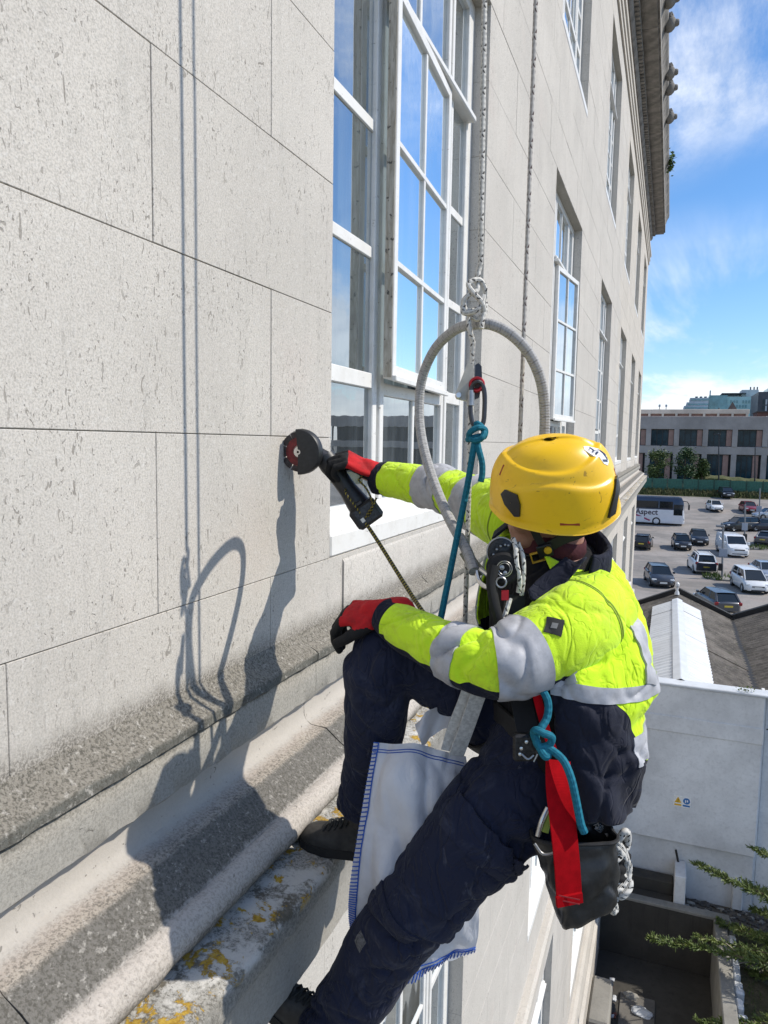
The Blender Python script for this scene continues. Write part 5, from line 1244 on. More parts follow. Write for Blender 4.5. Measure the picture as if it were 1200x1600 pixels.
for i, (tip, D, rh, n, wd) in enumerate([((1086, 1350), 15.6, 1.55, 150, 0.42), ((1178, 1325), 15.3, 2.2, 110, 0.4), ((1016, 1465), 15.0, 0.9, 165, 0.42), ((1085, 1462), 15.2, 1.0, 90, 0.36), ((1120, 1440), 15.7, 0.9, 130, 0.5), ((1150, 1485), 14.9, 0.7, 130, 0.5),
                                     ((1180, 1420), 15.5, 1.3, 130, 0.55), ((1090, 1598), 13.2, 0.3, 90, 0.4), ((1160, 1380), 15.8, 1.5, 120, 0.5), ((1165, 1520), 14.6, 0.8, 110, 0.5), ((1190, 1560), 14.2, 0.5, 90, 0.4), ((1190, 1460), 15.2, 1.1, 140, 0.6)]): branch(tip, D, rh, n, wd, 40 + i)
tw = MB()
for seg in ([(1130, 1470), (1165, 1500), (1210, 1545)], [(1150, 1490), (1185, 1525), (1215, 1570)], [(1140, 1512), (1170, 1503), (1215, 1515)], [(1160, 1600), (1190, 1585), (1215, 1578)], [(1135, 1585), (1165, 1590), (1200, 1605)]):
    C = spline([P(x, y, 14.4 + 0.3 * i) for i, (x, y) in enumerate(seg)], 6); tw.tube(C, np.linspace(0.009, 0.02, len(C)), 5)
obj('bare_twigs', tw, M_TWIG, CN)
# weed on the cornice
mb = MB(); rg = random.Random(2); c0 = atX(1050, 206, 0.70)
for _ in range(120):
    p = np.array([0.70, c0[1], 9.02]) + [rg.gauss(0, .06), rg.gauss(0, .22), rg.gauss(0, .13)]; n_ = np.array([rg.gauss(0, 1), rg.gauss(0, 1), rg.gauss(0, 1)]); B_ = basis(n_, (1, .2, .1)); s_ = rg.uniform(.04, .08); mb.add(np.array([(-s_, 0, 0), (0, s_ * .6, 0), (s_, 0, 0), (0, -s_ * .6, 0)]) @ B_[:3, :3].T + p, [(0, 1, 2, 3)])
obj('weed', mb, M_LEAF, label='small leafy weed sprouting from the high stone cornice', cat='plant')
# ------------------------------------------------------------------ cloth surfaces
class Surf:
    def __init__(s, G, closed=True):
        s.G = np.asarray(G, float); s.closed = closed; s.nrm()
    def nrm(s):
        G = s.G
        du = np.gradient(G, axis=0)
        dv = (np.roll(G, -1, 1) - np.roll(G, 1, 1)) if s.closed else np.gradient(G, axis=1)
        n = np.cross(dv, du); n /= np.linalg.norm(n, axis=2)[..., None] + 1e-12
        c = G.mean(1, keepdims=True)
        if s.closed and ((G - c) * n).sum() < 0: n = -n
        if not s.closed and getattr(s, 'flipn', False): n = -n
        s.Nn = n
    def displace(s, d):
        s.G = s.G + s.Nn * d[..., None]; s.nrm(); return s
    def ev(s, u, v, off=0.0):
        nu, nv = s.G.shape[:2]
        x = np.clip(np.asarray(u) * (nu - 1), 0, nu - 1.0001); i = x.astype(int); fx_ = (x - i)[..., None]
        y = np.asarray(v) * (nv if s.closed else nv - 1)
        if not s.closed: y = np.clip(y, 0, nv - 1.0001)
        j = np.floor(y).astype(int); fy_ = (y - j)[..., None]; j0 = j % nv; j1 = (j + 1) % nv if s.closed else np.minimum(j + 1, nv - 1)
        A = s.G + s.Nn * off
        return (A[i, j0] * (1 - fx_) + A[i + 1, j0] * fx_) * (1 - fy_) + (A[i, j1] * (1 - fx_) + A[i + 1, j1] * fx_) * fy_
    def mb(s, mi=0, cap0=False, cap1=False):
        m = MB().grid(s.G, mi, cv=s.closed, flip=True); nu, nv = s.G.shape[:2]
        if cap0: m.f.append(list(range(nv))); m.mi.append(mi)
        if cap1: m.f.append([(nu - 1) * nv + j for j in range(nv)][::-1]); m.mi.append(mi)
        return m
    def patch(s, u0, u1, v0, v1, nu, nv, off=0.002, thick=0.002, ufun=None):
        U, V_ = np.meshgrid(np.linspace(0, 1, nu), np.linspace(0, 1, nv), indexing='ij')
        vv = v0 + (v1 - v0) * V_; uu = u0 + (u1 - u0) * U
        if ufun: uu = uu + ufun(vv)
        full = abs(abs(v1 - v0) - 1) < 1e-6
        return s.shell(uu, vv, off, thick)
    def shell(s, uu, vv, off, thick):
        top = s.ev(uu, vv, off); mb = MB().grid(top, flip=True)
        low = s.ev(uu, vv, off - thick); mb.grid(low)
        nu, nv = uu.shape; o = nu * nv
        ring = [(i, 0) for i in range(nu)] + [(nu - 1, j) for j in range(1, nv)] + [(i, nv - 1) for i in range(nu - 2, -1, -1)] + [(0, j) for j in range(nv - 2, 0, -1)]
        ids = [i * nv + j for i, j in ring]
        for a, b in zip(ids, ids[1:] + ids[:1]): mb.f.append([a, b, b + o, a + o]); mb.mi.append(0)
        return mb
def limb(ctrl, rad, nu=90, nv=56, up=(0, 0, 1), sub=12, ell=1.0):
    C = spline(ctrl, sub); r = spline(np.c_[np.asarray(rad, float), np.zeros(len(rad)), np.zeros(len(rad))], sub)[:, 0]
    L = np.r_[0, np.cumsum(np.linalg.norm(np.diff(C, axis=0), axis=1))]; s_ = np.linspace(0, L[-1], nu)
    Cn = np.stack([np.interp(s_, L, C[:, k]) for k in range(3)], 1); rn = np.interp(s_, L, r)
    G = tube_grid(Cn, np.c_[rn, rn * ell], nv, False, up); S = Surf(G); S.s = s_; S.r = rn; S.C = Cn; return S
def creased(q, f, seed, width=0.055):
    n = vnoise(q, f, seed, 2); return np.exp(-(n / width) ** 2)
def folds(S, amp, lam_s=0.045, lam_c=0.16, seed=0.0, joint=None, jw=0.08, jamp=0.0, iso=0.0, ridge=True):
    nu, nv = S.G.shape[:2]; a = np.arange(nv) / nv * 2 * np.pi
    ss = np.repeat(S.s[:, None], nv, 1); R = np.repeat(S.r[:, None], nv, 1)
    # diagonal drape folds: shear the along coordinate round the limb; soft swells between narrow creases
    q = np.stack([(ss + 0.035 * np.sin(a + seed)[None, :] + 0.012 * np.sin(2 * a + 2 * seed)[None, :]) / lam_s, R * np.cos(a)[None, :] / lam_c, R * np.sin(a)[None, :] / lam_c], -1).reshape(-1, 3)
    d = amp * 1.6 * vnoise(q, 0.42, seed, 2).reshape(nu, nv) - amp * 1.1 * creased(q, 0.40, seed + 11).reshape(nu, nv)
    if iso: d += iso * vnoise(S.G.reshape(-1, 3), 8, seed + 3, 3).reshape(nu, nv) - iso * 0.8 * creased(S.G.reshape(-1, 3) * [1, 1, 0.7], 5.5, seed + 5, 0.05).reshape(nu, nv)
    if joint is not None:
        for j in np.atleast_1d(joint):
            w = np.exp(-((ss - j) / jw) ** 2); d += jamp * w * (0.45 + 0.9 * vnoise(q * [1.1, 0.8, 0.8], 0.5, seed + 7, 2).reshape(nu, nv) - 1.5 * creased(q * [1.15, 0.8, 0.8], 0.5, seed + 17, 0.09).reshape(nu, nv))
    return d
def remesh(mb, voxel, smooth_it=4, sm=0.5):
    me = mesh('tmp', mb, []) if False else None
    me = bpy.data.meshes.new('tmp'); V = mb.V(); me.from_pydata([tuple(v) for v in V], [], [tuple(f) for f in mb.f]); me.update()
    o = bpy.data.objects.new('tmp', me); COL.objects.link(o)
    m = o.modifiers.new('r', 'REMESH'); m.mode = 'VOXEL'; m.voxel_size = voxel
    if smooth_it: k = o.modifiers.new('s', 'SMOOTH'); k.factor = sm; k.iterations = smooth_it
    dg = bpy.context.evaluated_depsgraph_get(); e = o.evaluated_get(dg); r = bpy.data.meshes.new_from_object(e)
    n = len(r.vertices); V = np.zeros(n * 3); r.vertices.foreach_get('co', V); Nn = np.zeros(n * 3); r.vertices.foreach_get('normal', Nn)
    Fs = [tuple(p.vertices) for p in r.polygons]
    bpy.data.objects.remove(o); bpy.data.meshes.remove(me); bpy.data.meshes.remove(r)
    out = MB().add(V.reshape(-1, 3), Fs); out.N = Nn.reshape(-1, 3); return out
def ellipsoid(mb, c, ax, n=14, m=10):
    c = np.asarray(c); ax = np.asarray(ax, float); th = np.linspace(0, np.pi, m); ph = np.arange(n) / n * 2 * np.pi
    U = np.stack([np.sin(th)[:, None] * np.cos(ph), np.sin(th)[:, None] * np.sin(ph), np.repeat(np.cos(th)[:, None], n, 1)], -1)
    return mb.grid(c + U @ ax, cv=True)
def ball(mb, c, r, n=10): return ellipsoid(mb, c, np.eye(3) * r, n, 8)
def capsule(mb, pts, rad, n=10):
    pts = np.asarray(pts, float); mb.tube(pts, np.asarray(rad, float), n)
    for p, r in ((pts[0], rad[0]), (pts[-1], rad[-1])): ball(mb, p, r * 0.995, n)
    return mb

# ------------------------------------------------------------------ cloth and kit materials
def cloth_relief(q, p):
    # soft swells with narrow pressed creases in two scales
    def cr(sc, loc, w_, rot):
        n = q.noise(q.map(p, (1, 1, 0.62), loc, rot), sc, 2, 0.5, 0.8); return q.ramp(q.math('ABSOLUTE', q.math('SUBTRACT', n, 0.5)), 0.0, w_, 0.0, 1.0)
    a = cr(9, (1, 2, 3), 0.05, (0.2, 0.4, 0.1)); b = cr(19, (5, 1, 7), 0.06, (0.6, 0.1, 0.5))
    return q.math('ADD', q.math('ADD', q.math('MULTIPLY', a, 0.45), q.math('MULTIPLY', b, 0.22)), q.math('MULTIPLY', q.noise(p, 15, 3, 0.5), 0.6))
def mk_hivis():
    q = N('hi_vis_yellow_cloth'); p = q.pos()
    d = q.ramp(q.noise(p, 11, 7, 0.74), 0.46, 0.72); d2 = q.ramp(q.noise(q.map(p, loc=(3, 1, 8)), 34, 4, 0.7), 0.55, 0.72)
    c = q.mix(q.math('MULTIPLY', d, 0.55), (0.57, 0.83, 0.020), (0.36, 0.44, 0.03))
    c = q.mix(q.math('MULTIPLY', d2, q.math('MULTIPLY', d, 0.55)), c, (0.09, 0.12, 0.04))
    wv = q.math('ADD', q.noise(q.map(p, (900, 900, 260)), 1.0, 1), q.noise(q.map(p, (260, 260, 900)), 1.0, 1))
    h = q.math('ADD', q.math('MULTIPLY', wv, 0.10), cloth_relief(q, p))
    q.bump(h, 0.75, 0.006); return q.fin(c, 0.75, spec=0.25, **{'Sheen Weight': 0.15})
def mk_navy(name, col=(0.008, 0.010, 0.022), wear=0.5, bump=0.6):
    q = N(name); p = q.pos()
    f = q.noise(q.map(p, (1, 1, 0.8)), 17, 6, 0.68, 0.7)
    lint = q.ramp(q.noise(q.map(p, loc=(5, 1, 2)), 8, 7, 0.72, 0.8), 0.52, 0.74)
    c = q.mix(q.math('MULTIPLY', lint, wear), col, (0.05, 0.056, 0.085))
    rub = q.ramp(q.noise(q.map(p, (1.6, 1.6, 0.5), rot=(0.3, 0.5, 0.2)), 10, 5, 0.62, 1.6), 0.615, 0.74)
    c = q.mix(q.math('MULTIPLY', rub, wear * 0.7), c, (0.13, 0.135, 0.165))
    wv = q.noise(q.map(p, (700, 700, 700)), 1.0, 1)
    q.bump(q.math('ADD', q.math('MULTIPLY', wv, 0.08), cloth_relief(q, p)), bump, 0.008); return q.fin(c, 0.82, spec=0.2, **{'Sheen Weight': 0.04})
def mk_refl():
    q = N('silver_reflective_tape'); p = q.pos()
    c = q.mix(q.ramp(q.noise(p, 30, 5, 0.7), 0.4, 0.7), (0.40, 0.405, 0.43), (0.31, 0.315, 0.335)); c = q.mix(q.ramp(q.noise(p, 9, 4), 0.55, 0.75, 0, 0.5), c, (0.24, 0.245, 0.25))
    q.bump(q.noise(q.map(p, (1, 1, 0.8)), 30, 4, 0.6, 0.5), 0.35, 0.003); return q.fin(c, 0.6, 0.08)
def mk_jacket():
    q = N('two_tone_jacket_cloth'); p = q.pos()
    d = q.ramp(q.noise(p, 13, 6, 0.72), 0.50, 0.72)
    c = q.mix(q.math('MULTIPLY', d, 0.36), (0.57, 0.83, 0.020), (0.36, 0.44, 0.03))
    lint = q.ramp(q.noise(q.map(p, loc=(5, 1, 2)), 8, 7, 0.72, 0.8), 0.52, 0.74)
    nv_ = q.mix(q.math('MULTIPLY', lint, 0.3), (0.008, 0.010, 0.022), (0.045, 0.05, 0.075))
    k = q.math('GREATER_THAN', q.attr('panel'), 0.0); c = q.mix(k, c, nv_)
    h = q.math('ADD', q.math('MULTIPLY', q.noise(q.map(p, (700, 700, 700)), 1.0, 1), 0.09), cloth_relief(q, p))
    q.bump(h, 0.75, 0.006); return q.fin(c, 0.77, spec=0.22, **{'Sheen Weight': 0.08})
M_JACK = mk_jacket(); M_HIV = mk_hivis(); M_NAVY = mk_navy('navy_jacket_cloth', wear=0.22); M_TROU = mk_navy('navy_work_trouser_cloth', (0.0125, 0.0165, 0.038), 0.75, 1.0); M_REFL = mk_refl()
M_BLK = plain('black_webbing', (0.012, 0.012, 0.013), 0.75, scale=90, bump=0.3); M_BIB = mk_navy('black_bib_cloth', (0.006, 0.006, 0.008), 0.08)
def mk_glove(name, col):
    q = N(name); p = q.pos(); g = q.noise(p, 230, 3, 0.7); c = q.mix(q.ramp(q.noise(p, 20, 5, 0.7), 0.4, 0.7), col, tuple(x * 0.6 + 0.005 for x in col)); q.bump(g, 0.5, 0.0015); return q.fin(c, 0.8, spec=0.25)
M_GRED = mk_glove('red_knit_glove', (0.48, 0.012, 0.016)); M_GBLK = mk_glove('black_glove_coating', (0.014, 0.014, 0.015))
def mk_skin():
    q = N('skin'); p = q.pos(); c = q.mix(q.ramp(q.noise(p, 40, 4), 0.35, 0.7), (0.40, 0.21, 0.15), (0.33, 0.155, 0.11)); st = q.ramp(q.noise(p, 600, 2, 0.7), 0.5, 0.62)
    c = q.mix(q.math('MULTIPLY', st, 0.35), c, (0.12, 0.075, 0.055)); q.bump(q.noise(p, 260, 3), 0.2, 0.001); return q.fin(c, 0.55, **{'Subsurface Weight': 0.08, 'Subsurface Radius': (0.01, 0.004, 0.002)})
M_SKIN = mk_skin()
def mk_helmet():
    q = N('scuffed_yellow_helmet_shell'); p = q.objc()
    sc1 = q.ramp(q.noise(q.map(p, (14, 90, 60), rot=(0.4, 0.7, 0.3)), 1.0, 4, 0.6, 1.2), 0.655, 0.70); sc2 = q.ramp(q.noise(q.map(p, (80, 16, 50), rot=(0.9, 0.2, 0.5)), 1.0, 4, 0.6, 1.4), 0.70, 0.735)
    d = q.ramp(q.noise(p, 18, 6, 0.7), 0.50, 0.74)
    c = q.mix(q.math('MULTIPLY', d, 0.45), (0.84, 0.50, 0.006), (0.62, 0.33, 0.008)); c = q.mix(q.math('MULTIPLY', q.math('MAXIMUM', sc1, sc2), 0.65), c, (0.20, 0.10, 0.01))
    q.bump(q.math('ADD', q.math('MULTIPLY', q.noise(p, 120, 3), 0.15), q.math('MULTIPLY', sc1, -0.4)), 0.15, 0.001); return q.fin(c, q.math('ADD', 0.33, q.math('MULTIPLY', d, 0.16)), spec=0.5)
M_HELM = mk_helmet(); M_HBLK = plain('helmet_clip_black', (0.012, 0.012, 0.013), 0.4); M_HRED = plain('helmet_red_slot', (0.30, 0.03, 0.01), 0.5)
def mk_rope(name, base, fleck, sc=1.0, thr=0.62):
    q = N(name); u_ = q.sep(q.uv())
    # uv: x around 0..1, y metres along
    a = q.math('MULTIPLY', u_[0], 6.28318 * 1.0); 
    k = 260 / sc
    s1 = q.math('SINE', q.math('ADD', q.math('MULTIPLY', u_[1], k), q.math('MULTIPLY', u_[0], 6.28318 * 4))); s2 = q.math('SINE', q.math('SUBTRACT', q.math('MULTIPLY', u_[1], k), q.math('MULTIPLY', u_[0], 6.28318 * 4)))
    braid = q.math('MULTIPLY', s1, s2)
    h1 = q.math('SINE', q.math('ADD', q.math('MULTIPLY', u_[1], 130 / sc), q.math('MULTIPLY', u_[0], 6.28318))); h2 = q.math('SINE', q.math('SUBTRACT', q.math('MULTIPLY', u_[1], 130 / sc), q.math('MULTIPLY', u_[0], 6.28318)))
    fm = q.math('MULTIPLY', q.ramp(q.math('MAXIMUM', h1, q.math('SUBTRACT', h2, 0.06)), 0.84, 0.92), q.ramp(q.math('SINE', q.math('MULTIPLY', u_[1], 520 / sc)), -0.7, 0.0))
    p = q.pos(); dirt = q.ramp(q.noise(p, 30, 4, 0.7), 0.42, 0.72)
    c = q.mix(q.math('MULTIPLY', dirt, 0.35), base, tuple(x * 0.6 for x in base)); c = q.mix(q.math('MULTIPLY', fm, 0.92), c, fleck); c = q.mix(q.ramp(braid, -0.2, -0.9, 0, 0.35), c, tuple(x * 0.45 for x in base))
    q.bump(q.math('MULTIPLY', braid, 1.0), 0.5, 0.0012); return q.fin(c, 0.8, spec=0.25)
M_ROPE = mk_rope('white_kernmantle_rope', (0.62, 0.60, 0.55), (0.035, 0.03, 0.03)); M_ROPEP = mk_rope('greyish_safety_rope', (0.52, 0.49, 0.45), (0.07, 0.035, 0.035), 1.3); M_HOSE = mk_rope('grey_braided_hose', (0.37, 0.365, 0.36), (0.24, 0.235, 0.23), 0.6); M_TEAL = mk_rope('teal_cord', (0.012, 0.155, 0.225), (0.010, 0.12, 0.18), 1.0); M_KEVL = None
def mk_kevl():
    q = N('white_rope_black_flecks'); p = q.pos(); u_ = q.sep(q.uv()); st = q.math('SINE', q.math('ADD', q.math('MULTIPLY', u_[1], 330), q.math('MULTIPLY', u_[0], 12.566)))
    f = q.math('MULTIPLY', q.ramp(q.noise(p, 150, 1, 0.4), 0.52, 0.56), q.ramp(st, 0.1, 0.4)); c = q.mix(f, (0.50, 0.49, 0.46), (0.012, 0.012, 0.012)); q.bump(st, 0.6, 0.002); return q.fin(c, 0.85, spec=0.15)
M_KEVL = mk_kevl()
def mk_twist():
    q = N('yellow_black_twisted_lanyard'); u_ = q.sep(q.uv()); s_ = q.math('SINE', q.math('ADD', q.math('MULTIPLY', u_[1], 500), q.math('MULTIPLY', u_[0], 6.28318)))
    c = q.mix(q.ramp(s_, 0.35, 0.6), (0.02, 0.019, 0.015), (0.30, 0.235, 0.03)); return q.fin(c, 0.7)
M_TWIST = mk_twist(); M_MET = plain('worn_grey_metal', (0.33, 0.33, 0.33), 0.35, 0.85, scale=60); M_DMET = plain('dark_anodised_metal', (0.06, 0.06, 0.065), 0.35, 0.7, scale=60); M_STEEL = plain('bright_steel', (0.62, 0.61, 0.59), 0.28, 0.95)
M_REDW = plain('red_webbing', (0.34, 0.003, 0.007), 0.9, var=0.15, scale=40, bump=0.15, bd=0.001, spec=0.08); M_REDA = plain('red_anodised', (0.42, 0.02, 0.03), 0.3, 0.6); M_BEIGE = plain('beige_device_shell', (0.42, 0.40, 0.34), 0.45, var=0.15)
def rope(name, path, r, mat, parent=None, n=10, **k):
    path = np.asarray(path, float); mb = MB().tube(path, r, n); L = np.r_[0, np.cumsum(np.linalg.norm(np.diff(path, axis=0), axis=1))]
    uv = np.array([(j / n if j < n else 0, L[i]) for i in range(len(path)) for j in range(n)])
    # triangle wave round the section keeps the seam invisible
    return obj(name, mb, mat, parent, smooth=True, uv=uv, sh=60, **k)

# ------------------------------------------------------------------ the worker
HIP = P(840, 1190, 1.70)
MAN = thing('person', 'worker in yellow and navy jacket and yellow helmet hanging on ropes beside the wall', 'person', HIP - [0, 0, 0.05])
vz = np.array([0, 0, 1.0])
def unit(v): v = np.asarray(v, float); return v / np.linalg.norm(v)

# torso rings: centre, left axis, front axis, half width, half depth
Lt = unit([.60, -.70, -.38]); Lh = unit([.65, -.76, 0.0]); Fh = unit([-.76, -.65, 0.0]); Ft = unit(np.cross(Lt, [0.05, 0.12, 1.0])); Ft = Ft if Ft @ Fh > 0 else -Ft
TR = [((872, 1216, 1.655), 0.0, .212, .118), ((869, 1170, 1.655), 0.0, .222, .142), ((871, 1108, 1.66), .1, .220, .154), ((875, 1046, 1.67), .3, .222, .165), ((877, 988, 1.68), .6, .230, .180), ((880, 936, 1.69), .85, .228, .178), ((885, 895, 1.70), 1.0, .208, .155), ((885, 866, 1.71), 1.0, .160, .128), ((878, 848, 1.715), 1.0, .108, .098)]
def torso_surf(tr, a0f, a1f, nu=110, nv=130, grow=0.0, closed=False):
    Ck = np.array([P(*t[0]) for t in tr]); C = spline(Ck, 12); T_ = np.linspace(0, 1, len(C))
    K = np.linspace(0, 1, len(tr)); w = np.interp(T_, K, [t[1] for t in tr]); A = spline(np.array([[t[2], 0, 0] for t in tr]), 12)[:, 0] + grow; B = spline(np.array([[t[3], 0, 0] for t in tr]), 12)[:, 0] + grow
    uu = np.linspace(0, 1, nu); C = np.stack([np.interp(uu, T_, C[:, k]) for k in range(3)], 1); w = np.interp(uu, T_, w); A = np.interp(uu, T_, A); B = np.interp(uu, T_, B)
    G = np.zeros((nu, nv, 3))
    for i in range(nu):
        L_ = unit(Lh * (1 - w[i]) + Lt * w[i]); F_ = unit(Fh * (1 - w[i]) + Ft * w[i])
        ph = np.radians(np.linspace(a0f(uu[i]), a1f(uu[i]), nv, endpoint=not closed)); s_, c_ = np.sin(ph), np.cos(ph); e = 0.86
        G[i] = C[i] + np.outer(np.sign(s_) * np.abs(s_) ** e * A[i], L_) + np.outer(np.sign(c_) * np.abs(c_) ** e * B[i], F_)
    S = Surf(G, closed); S.s = np.linspace(0, 0.72, nu); S.r = (A + B) / 2; S.u = uu
    if not closed:
        c = G.mean(1, keepdims=True)
        if ((G - c) * S.Nn).sum() < 0: S.flipn = True; S.nrm()
    return S
a0 = lambda u_: float(np.interp(u_, [0, .3, .5, .7, .85, 1], [48, 46, 44, 42, 40, 30])); a1 = lambda u_: float(np.interp(u_, [0, .4, .7, .85, 1], [322, 322, 322, 326, 332]))
JT = torso_surf(TR, a0, a1)
nu, nv = JT.G.shape[:2]; ph = np.radians(np.array([np.linspace(a0(u_), a1(u_), nv) for u_ in JT.u]))
q = JT.G.reshape(-1, 3)
d = 0.008 * (0.5 - np.abs(vnoise(q * [1, 1, 0.55], 6.0, 1.5, 3)) * 2).reshape(nu, nv) + 0.006 * vnoise(q, 15, 4.0, 3).reshape(nu, nv)
uu_ = JT.u[:, None]; back = np.clip(-np.cos(ph), 0, 1)
sag = np.exp(-((uu_ - 0.37 + 0.05 * np.cos(ph)) / 0.05) ** 2) - 0.8 * np.exp(-((uu_ - 0.30 + 0.05 * np.cos(ph)) / 0.035) ** 2) + 0.8 * np.exp(-((uu_ - 0.20) / 0.05) ** 2)
d = d + 0.010 * sag * (0.4 + 0.6 * back)
d = d + 0.008 * np.sin(ph * 9 + uu_ * 14) * np.exp(-((uu_ - 0.06) / 0.10) ** 2)
d = d - 0.010 * creased(q * [1, 1, 0.5], 4.2, 3.3, 0.05).reshape(nu, nv) - 0.006 * creased(q * [1, 1, 0.7], 8.5, 8.1, 0.06).reshape(nu, nv)
JT.displace(d)
mb = JT.mb(); mats = [M_HIV, M_NAVY]
H2 = lambda p_: 0.185 + 0.03 * np.clip((p_ - 1.9), 0, 1.2)       # the lower band climbs towards the back
phf = ph.reshape(-1); uf = np.repeat(JT.u, nv)
side_ = np.radians(86) + (0.43 - uf) * np.radians(150)
pan_ = np.maximum((H2(phf) - uf) * 1.0, np.minimum(0.44 - uf, np.maximum((side_ - phf) * 0.2, (phf - np.radians(262)) * 0.2)))
vphi = lambda deg, u_: (deg - a0(u_)) / (a1(u_) - a0(u_))
jk = obj('jacket', mb, M_JACK, MAN, smooth=True, sh=0, attrs={'panel': pan_})
so_ = jk.modifiers.new('thickness', 'SOLIDIFY'); so_.thickness = 0.004; so_.offset = -1
def band(S, u0, u1, v0, v1, nu_, nv_, ufun=None, off=0.0022, parent=MAN, name='reflective_band', mat=M_REFL):
    return obj(name, S.patch(u0, u1, v0, v1, nu_, nv_, off, 0.003, ufun), mat, parent, smooth=True, sh=50)
band(JT, 0.420, 0.490, 0.0, 1.0, 8, 200)
vb0, vb1 = vphi(106, .2), vphi(240, .2)
band(JT, 0.0, 0.085, vb0, vb1, 8, 100, lambda v_: H2(np.radians(70 + 252 * v_)))
# shoulder braces
def brace(side):
    pu = spline(np.array([[u_, p_, 0] for u_, p_ in ((0.47, 52), (0.60, 51), (0.74, 56), (0.84, 68), (0.885, 86), (0.87, 99), (0.78, 108), (0.64, 113), (0.48, 115))]), 8)
    A_ = []
    for u_, p_, _ in pu:
        if side < 0: p_ = 360 - p_
        A_.append((u_, vphi(p_, u_)))
    A_ = np.clip(np.array(A_), 0.035, 0.965); c = JT.ev(A_[:, 0], A_[:, 1]); T = np.gradient(c, axis=0); T /= np.linalg.norm(T, axis=1)[:, None]
    e = 1e-3; du = (JT.ev(A_[:, 0] + e, A_[:, 1]) - c) / e; dv = (JT.ev(A_[:, 0], A_[:, 1] + e) - c) / e
    nn = np.cross(dv, du); nn /= np.linalg.norm(nn, axis=1)[:, None]; Sd = np.cross(nn, T)
    UU = np.zeros((len(A_), 7)); VV = np.zeros((len(A_), 7))
    for k, w_ in enumerate(np.linspace(-0.026, 0.026, 7)):
        for i in range(len(A_)):
            sol = np.linalg.lstsq(np.stack([du[i], dv[i]], 1), Sd[i] * w_, rcond=None)[0]; UU[i, k] = A_[i, 0] + sol[0]; VV[i, k] = A_[i, 1] + sol[1]
    return obj('reflective_band', JT.shell(np.clip(UU, 0, 1), np.clip(VV, 0, 1), 0.0050, 0.005), M_REFL, MAN, smooth=True, sh=50)
brace(1); brace(-1)
# inner bib / dark top
TRI = [(t[0], t[1], t[2] - 0.035, t[3] - 0.03) for t in TR[1:]]
IB = torso_surf(TRI, lambda u_: 0, lambda u_: 360, 60, 64, 0, True); IB.displace(0.006 * vnoise(IB.G.reshape(-1, 3), 10, 2, 3).reshape(60, 64))
obj('bib_top', IB.mb(0, True, True), M_BIB, MAN, smooth=True)
# collar
NB = P(874, 860, 1.715)
def ringpts(c, L_, F_, a, b, degs): ph_ = np.radians(degs); return c + np.outer(np.sin(ph_) * a, L_) + np.outer(np.cos(ph_) * b, F_)
dg_ = np.linspace(92, 334, 70); up_ = unit(np.cross(Ft, Lt)); up_ = up_ if up_[2] > 0 else -up_
Gc = np.array([ringpts(NB + up_ * h_ + Ft * fo, Lt, Ft, a, b, dg_) for h_, fo, a, b in ((-0.045, 0.01, .118, .108), (-0.015, .006, .112, .102), (0.02, 0.004, .106, .097), (0.05, 0.006, .108, .10), (0.056, 0.006, .113, .104), (0.05, .006, .119, .110), (0.015, .012, .132, .124), (-0.02, 0.02, .145, .140))])
CS = Surf(Gc, False); CS.displace(0.004 * vnoise(Gc.reshape(-1, 3), 18, 5, 2).reshape(Gc.shape[:2])); cb = CS.mb()
cl = obj('collar', cb, M_NAVY, MAN, smooth=True, sh=0); cm = cl.modifiers.new('thickness', 'SOLIDIFY'); cm.thickness = 0.005; cm.offset = 0
# open front flap of the collar on the left breast
fl = P(0, 0, 1)
fv = np.array([[P(824, 922, 1.555), P(842, 905, 1.575), P(884, 872, 1.59)], [P(830, 938, 1.545), P(854, 922, 1.56), P(900, 880, 1.575)], [P(846, 942, 1.54), P(872, 925, 1.55), P(918, 872, 1.56)]])
fg = np.array([spline(r_, 8) for r_ in fv]); fg = np.array([spline(fg[:, j], 6) for j in range(fg.shape[1])])
fo_ = obj('collar_flap', MB().grid(fg), M_NAVY, MAN, smooth=True, sh=0); fm_ = fo_.modifiers.new('thickness', 'SOLIDIFY'); fm_.thickness = 0.006

# sleeves
def sleeve(ctrl, rad, joints, seed, up, name='sleeve'):
    S = limb(ctrl, rad, 130, 72, up); tot = S.s[-1]
    S.displace(folds(S, 0.0042, 0.055, 0.10, seed, [tot * j for j in joints], 0.07, 0.0058, 0.0035, True)); return S
LA = sleeve([P(938, 945, 1.64), P(902, 978, 1.565), P(850, 1010, 1.525), P(768, 1036, 1.49), P(700, 1015, 1.55), P(640, 985, 1.63), P(604, 961, 1.685)], [.092, .097, .090, .071, .061, .052, .044], [0.50, 0.62], 2.0, (0, 0, 1))
RA = sleeve([P(845, 830, 1.83), P(800, 808, 1.89), P(750, 786, 2.02), P(700, 768, 2.13), P(645, 755, 2.24), P(590, 746, 2.34)], [.10, .092, .078, .067, .060, .050], [0.42, 0.62], 9.0, (0, 0, 1))
def uat(S, px):             # parameter along the limb where its axis crosses a picture column
    X_ = [proj(c)[0] for c in S.C]; o_ = np.argsort(X_); return float(np.interp(px, np.array(X_)[o_], np.linspace(0, 1, len(X_))[o_]))
def under(S, w0, w1, camlow):
    pass
def colour_sleeve(S, cuff_px, under_rng):
    mb = S.mb(); nv_ = S.G.shape[1]; uc = uat(S, cuff_px); nu_ = S.G.shape[0]
    k = 0
    for i in range(nu_ - 1):
        for j in range(nv_):
            u_ = (i + .5) / (nu_ - 1); v_ = (j + .5) / nv_
            if u_ > uc or (under_rng and under_rng[2] < u_ and under_rng[0] < v_ < under_rng[1]): mb.mi[k] = 1
            k += 1
    return mb
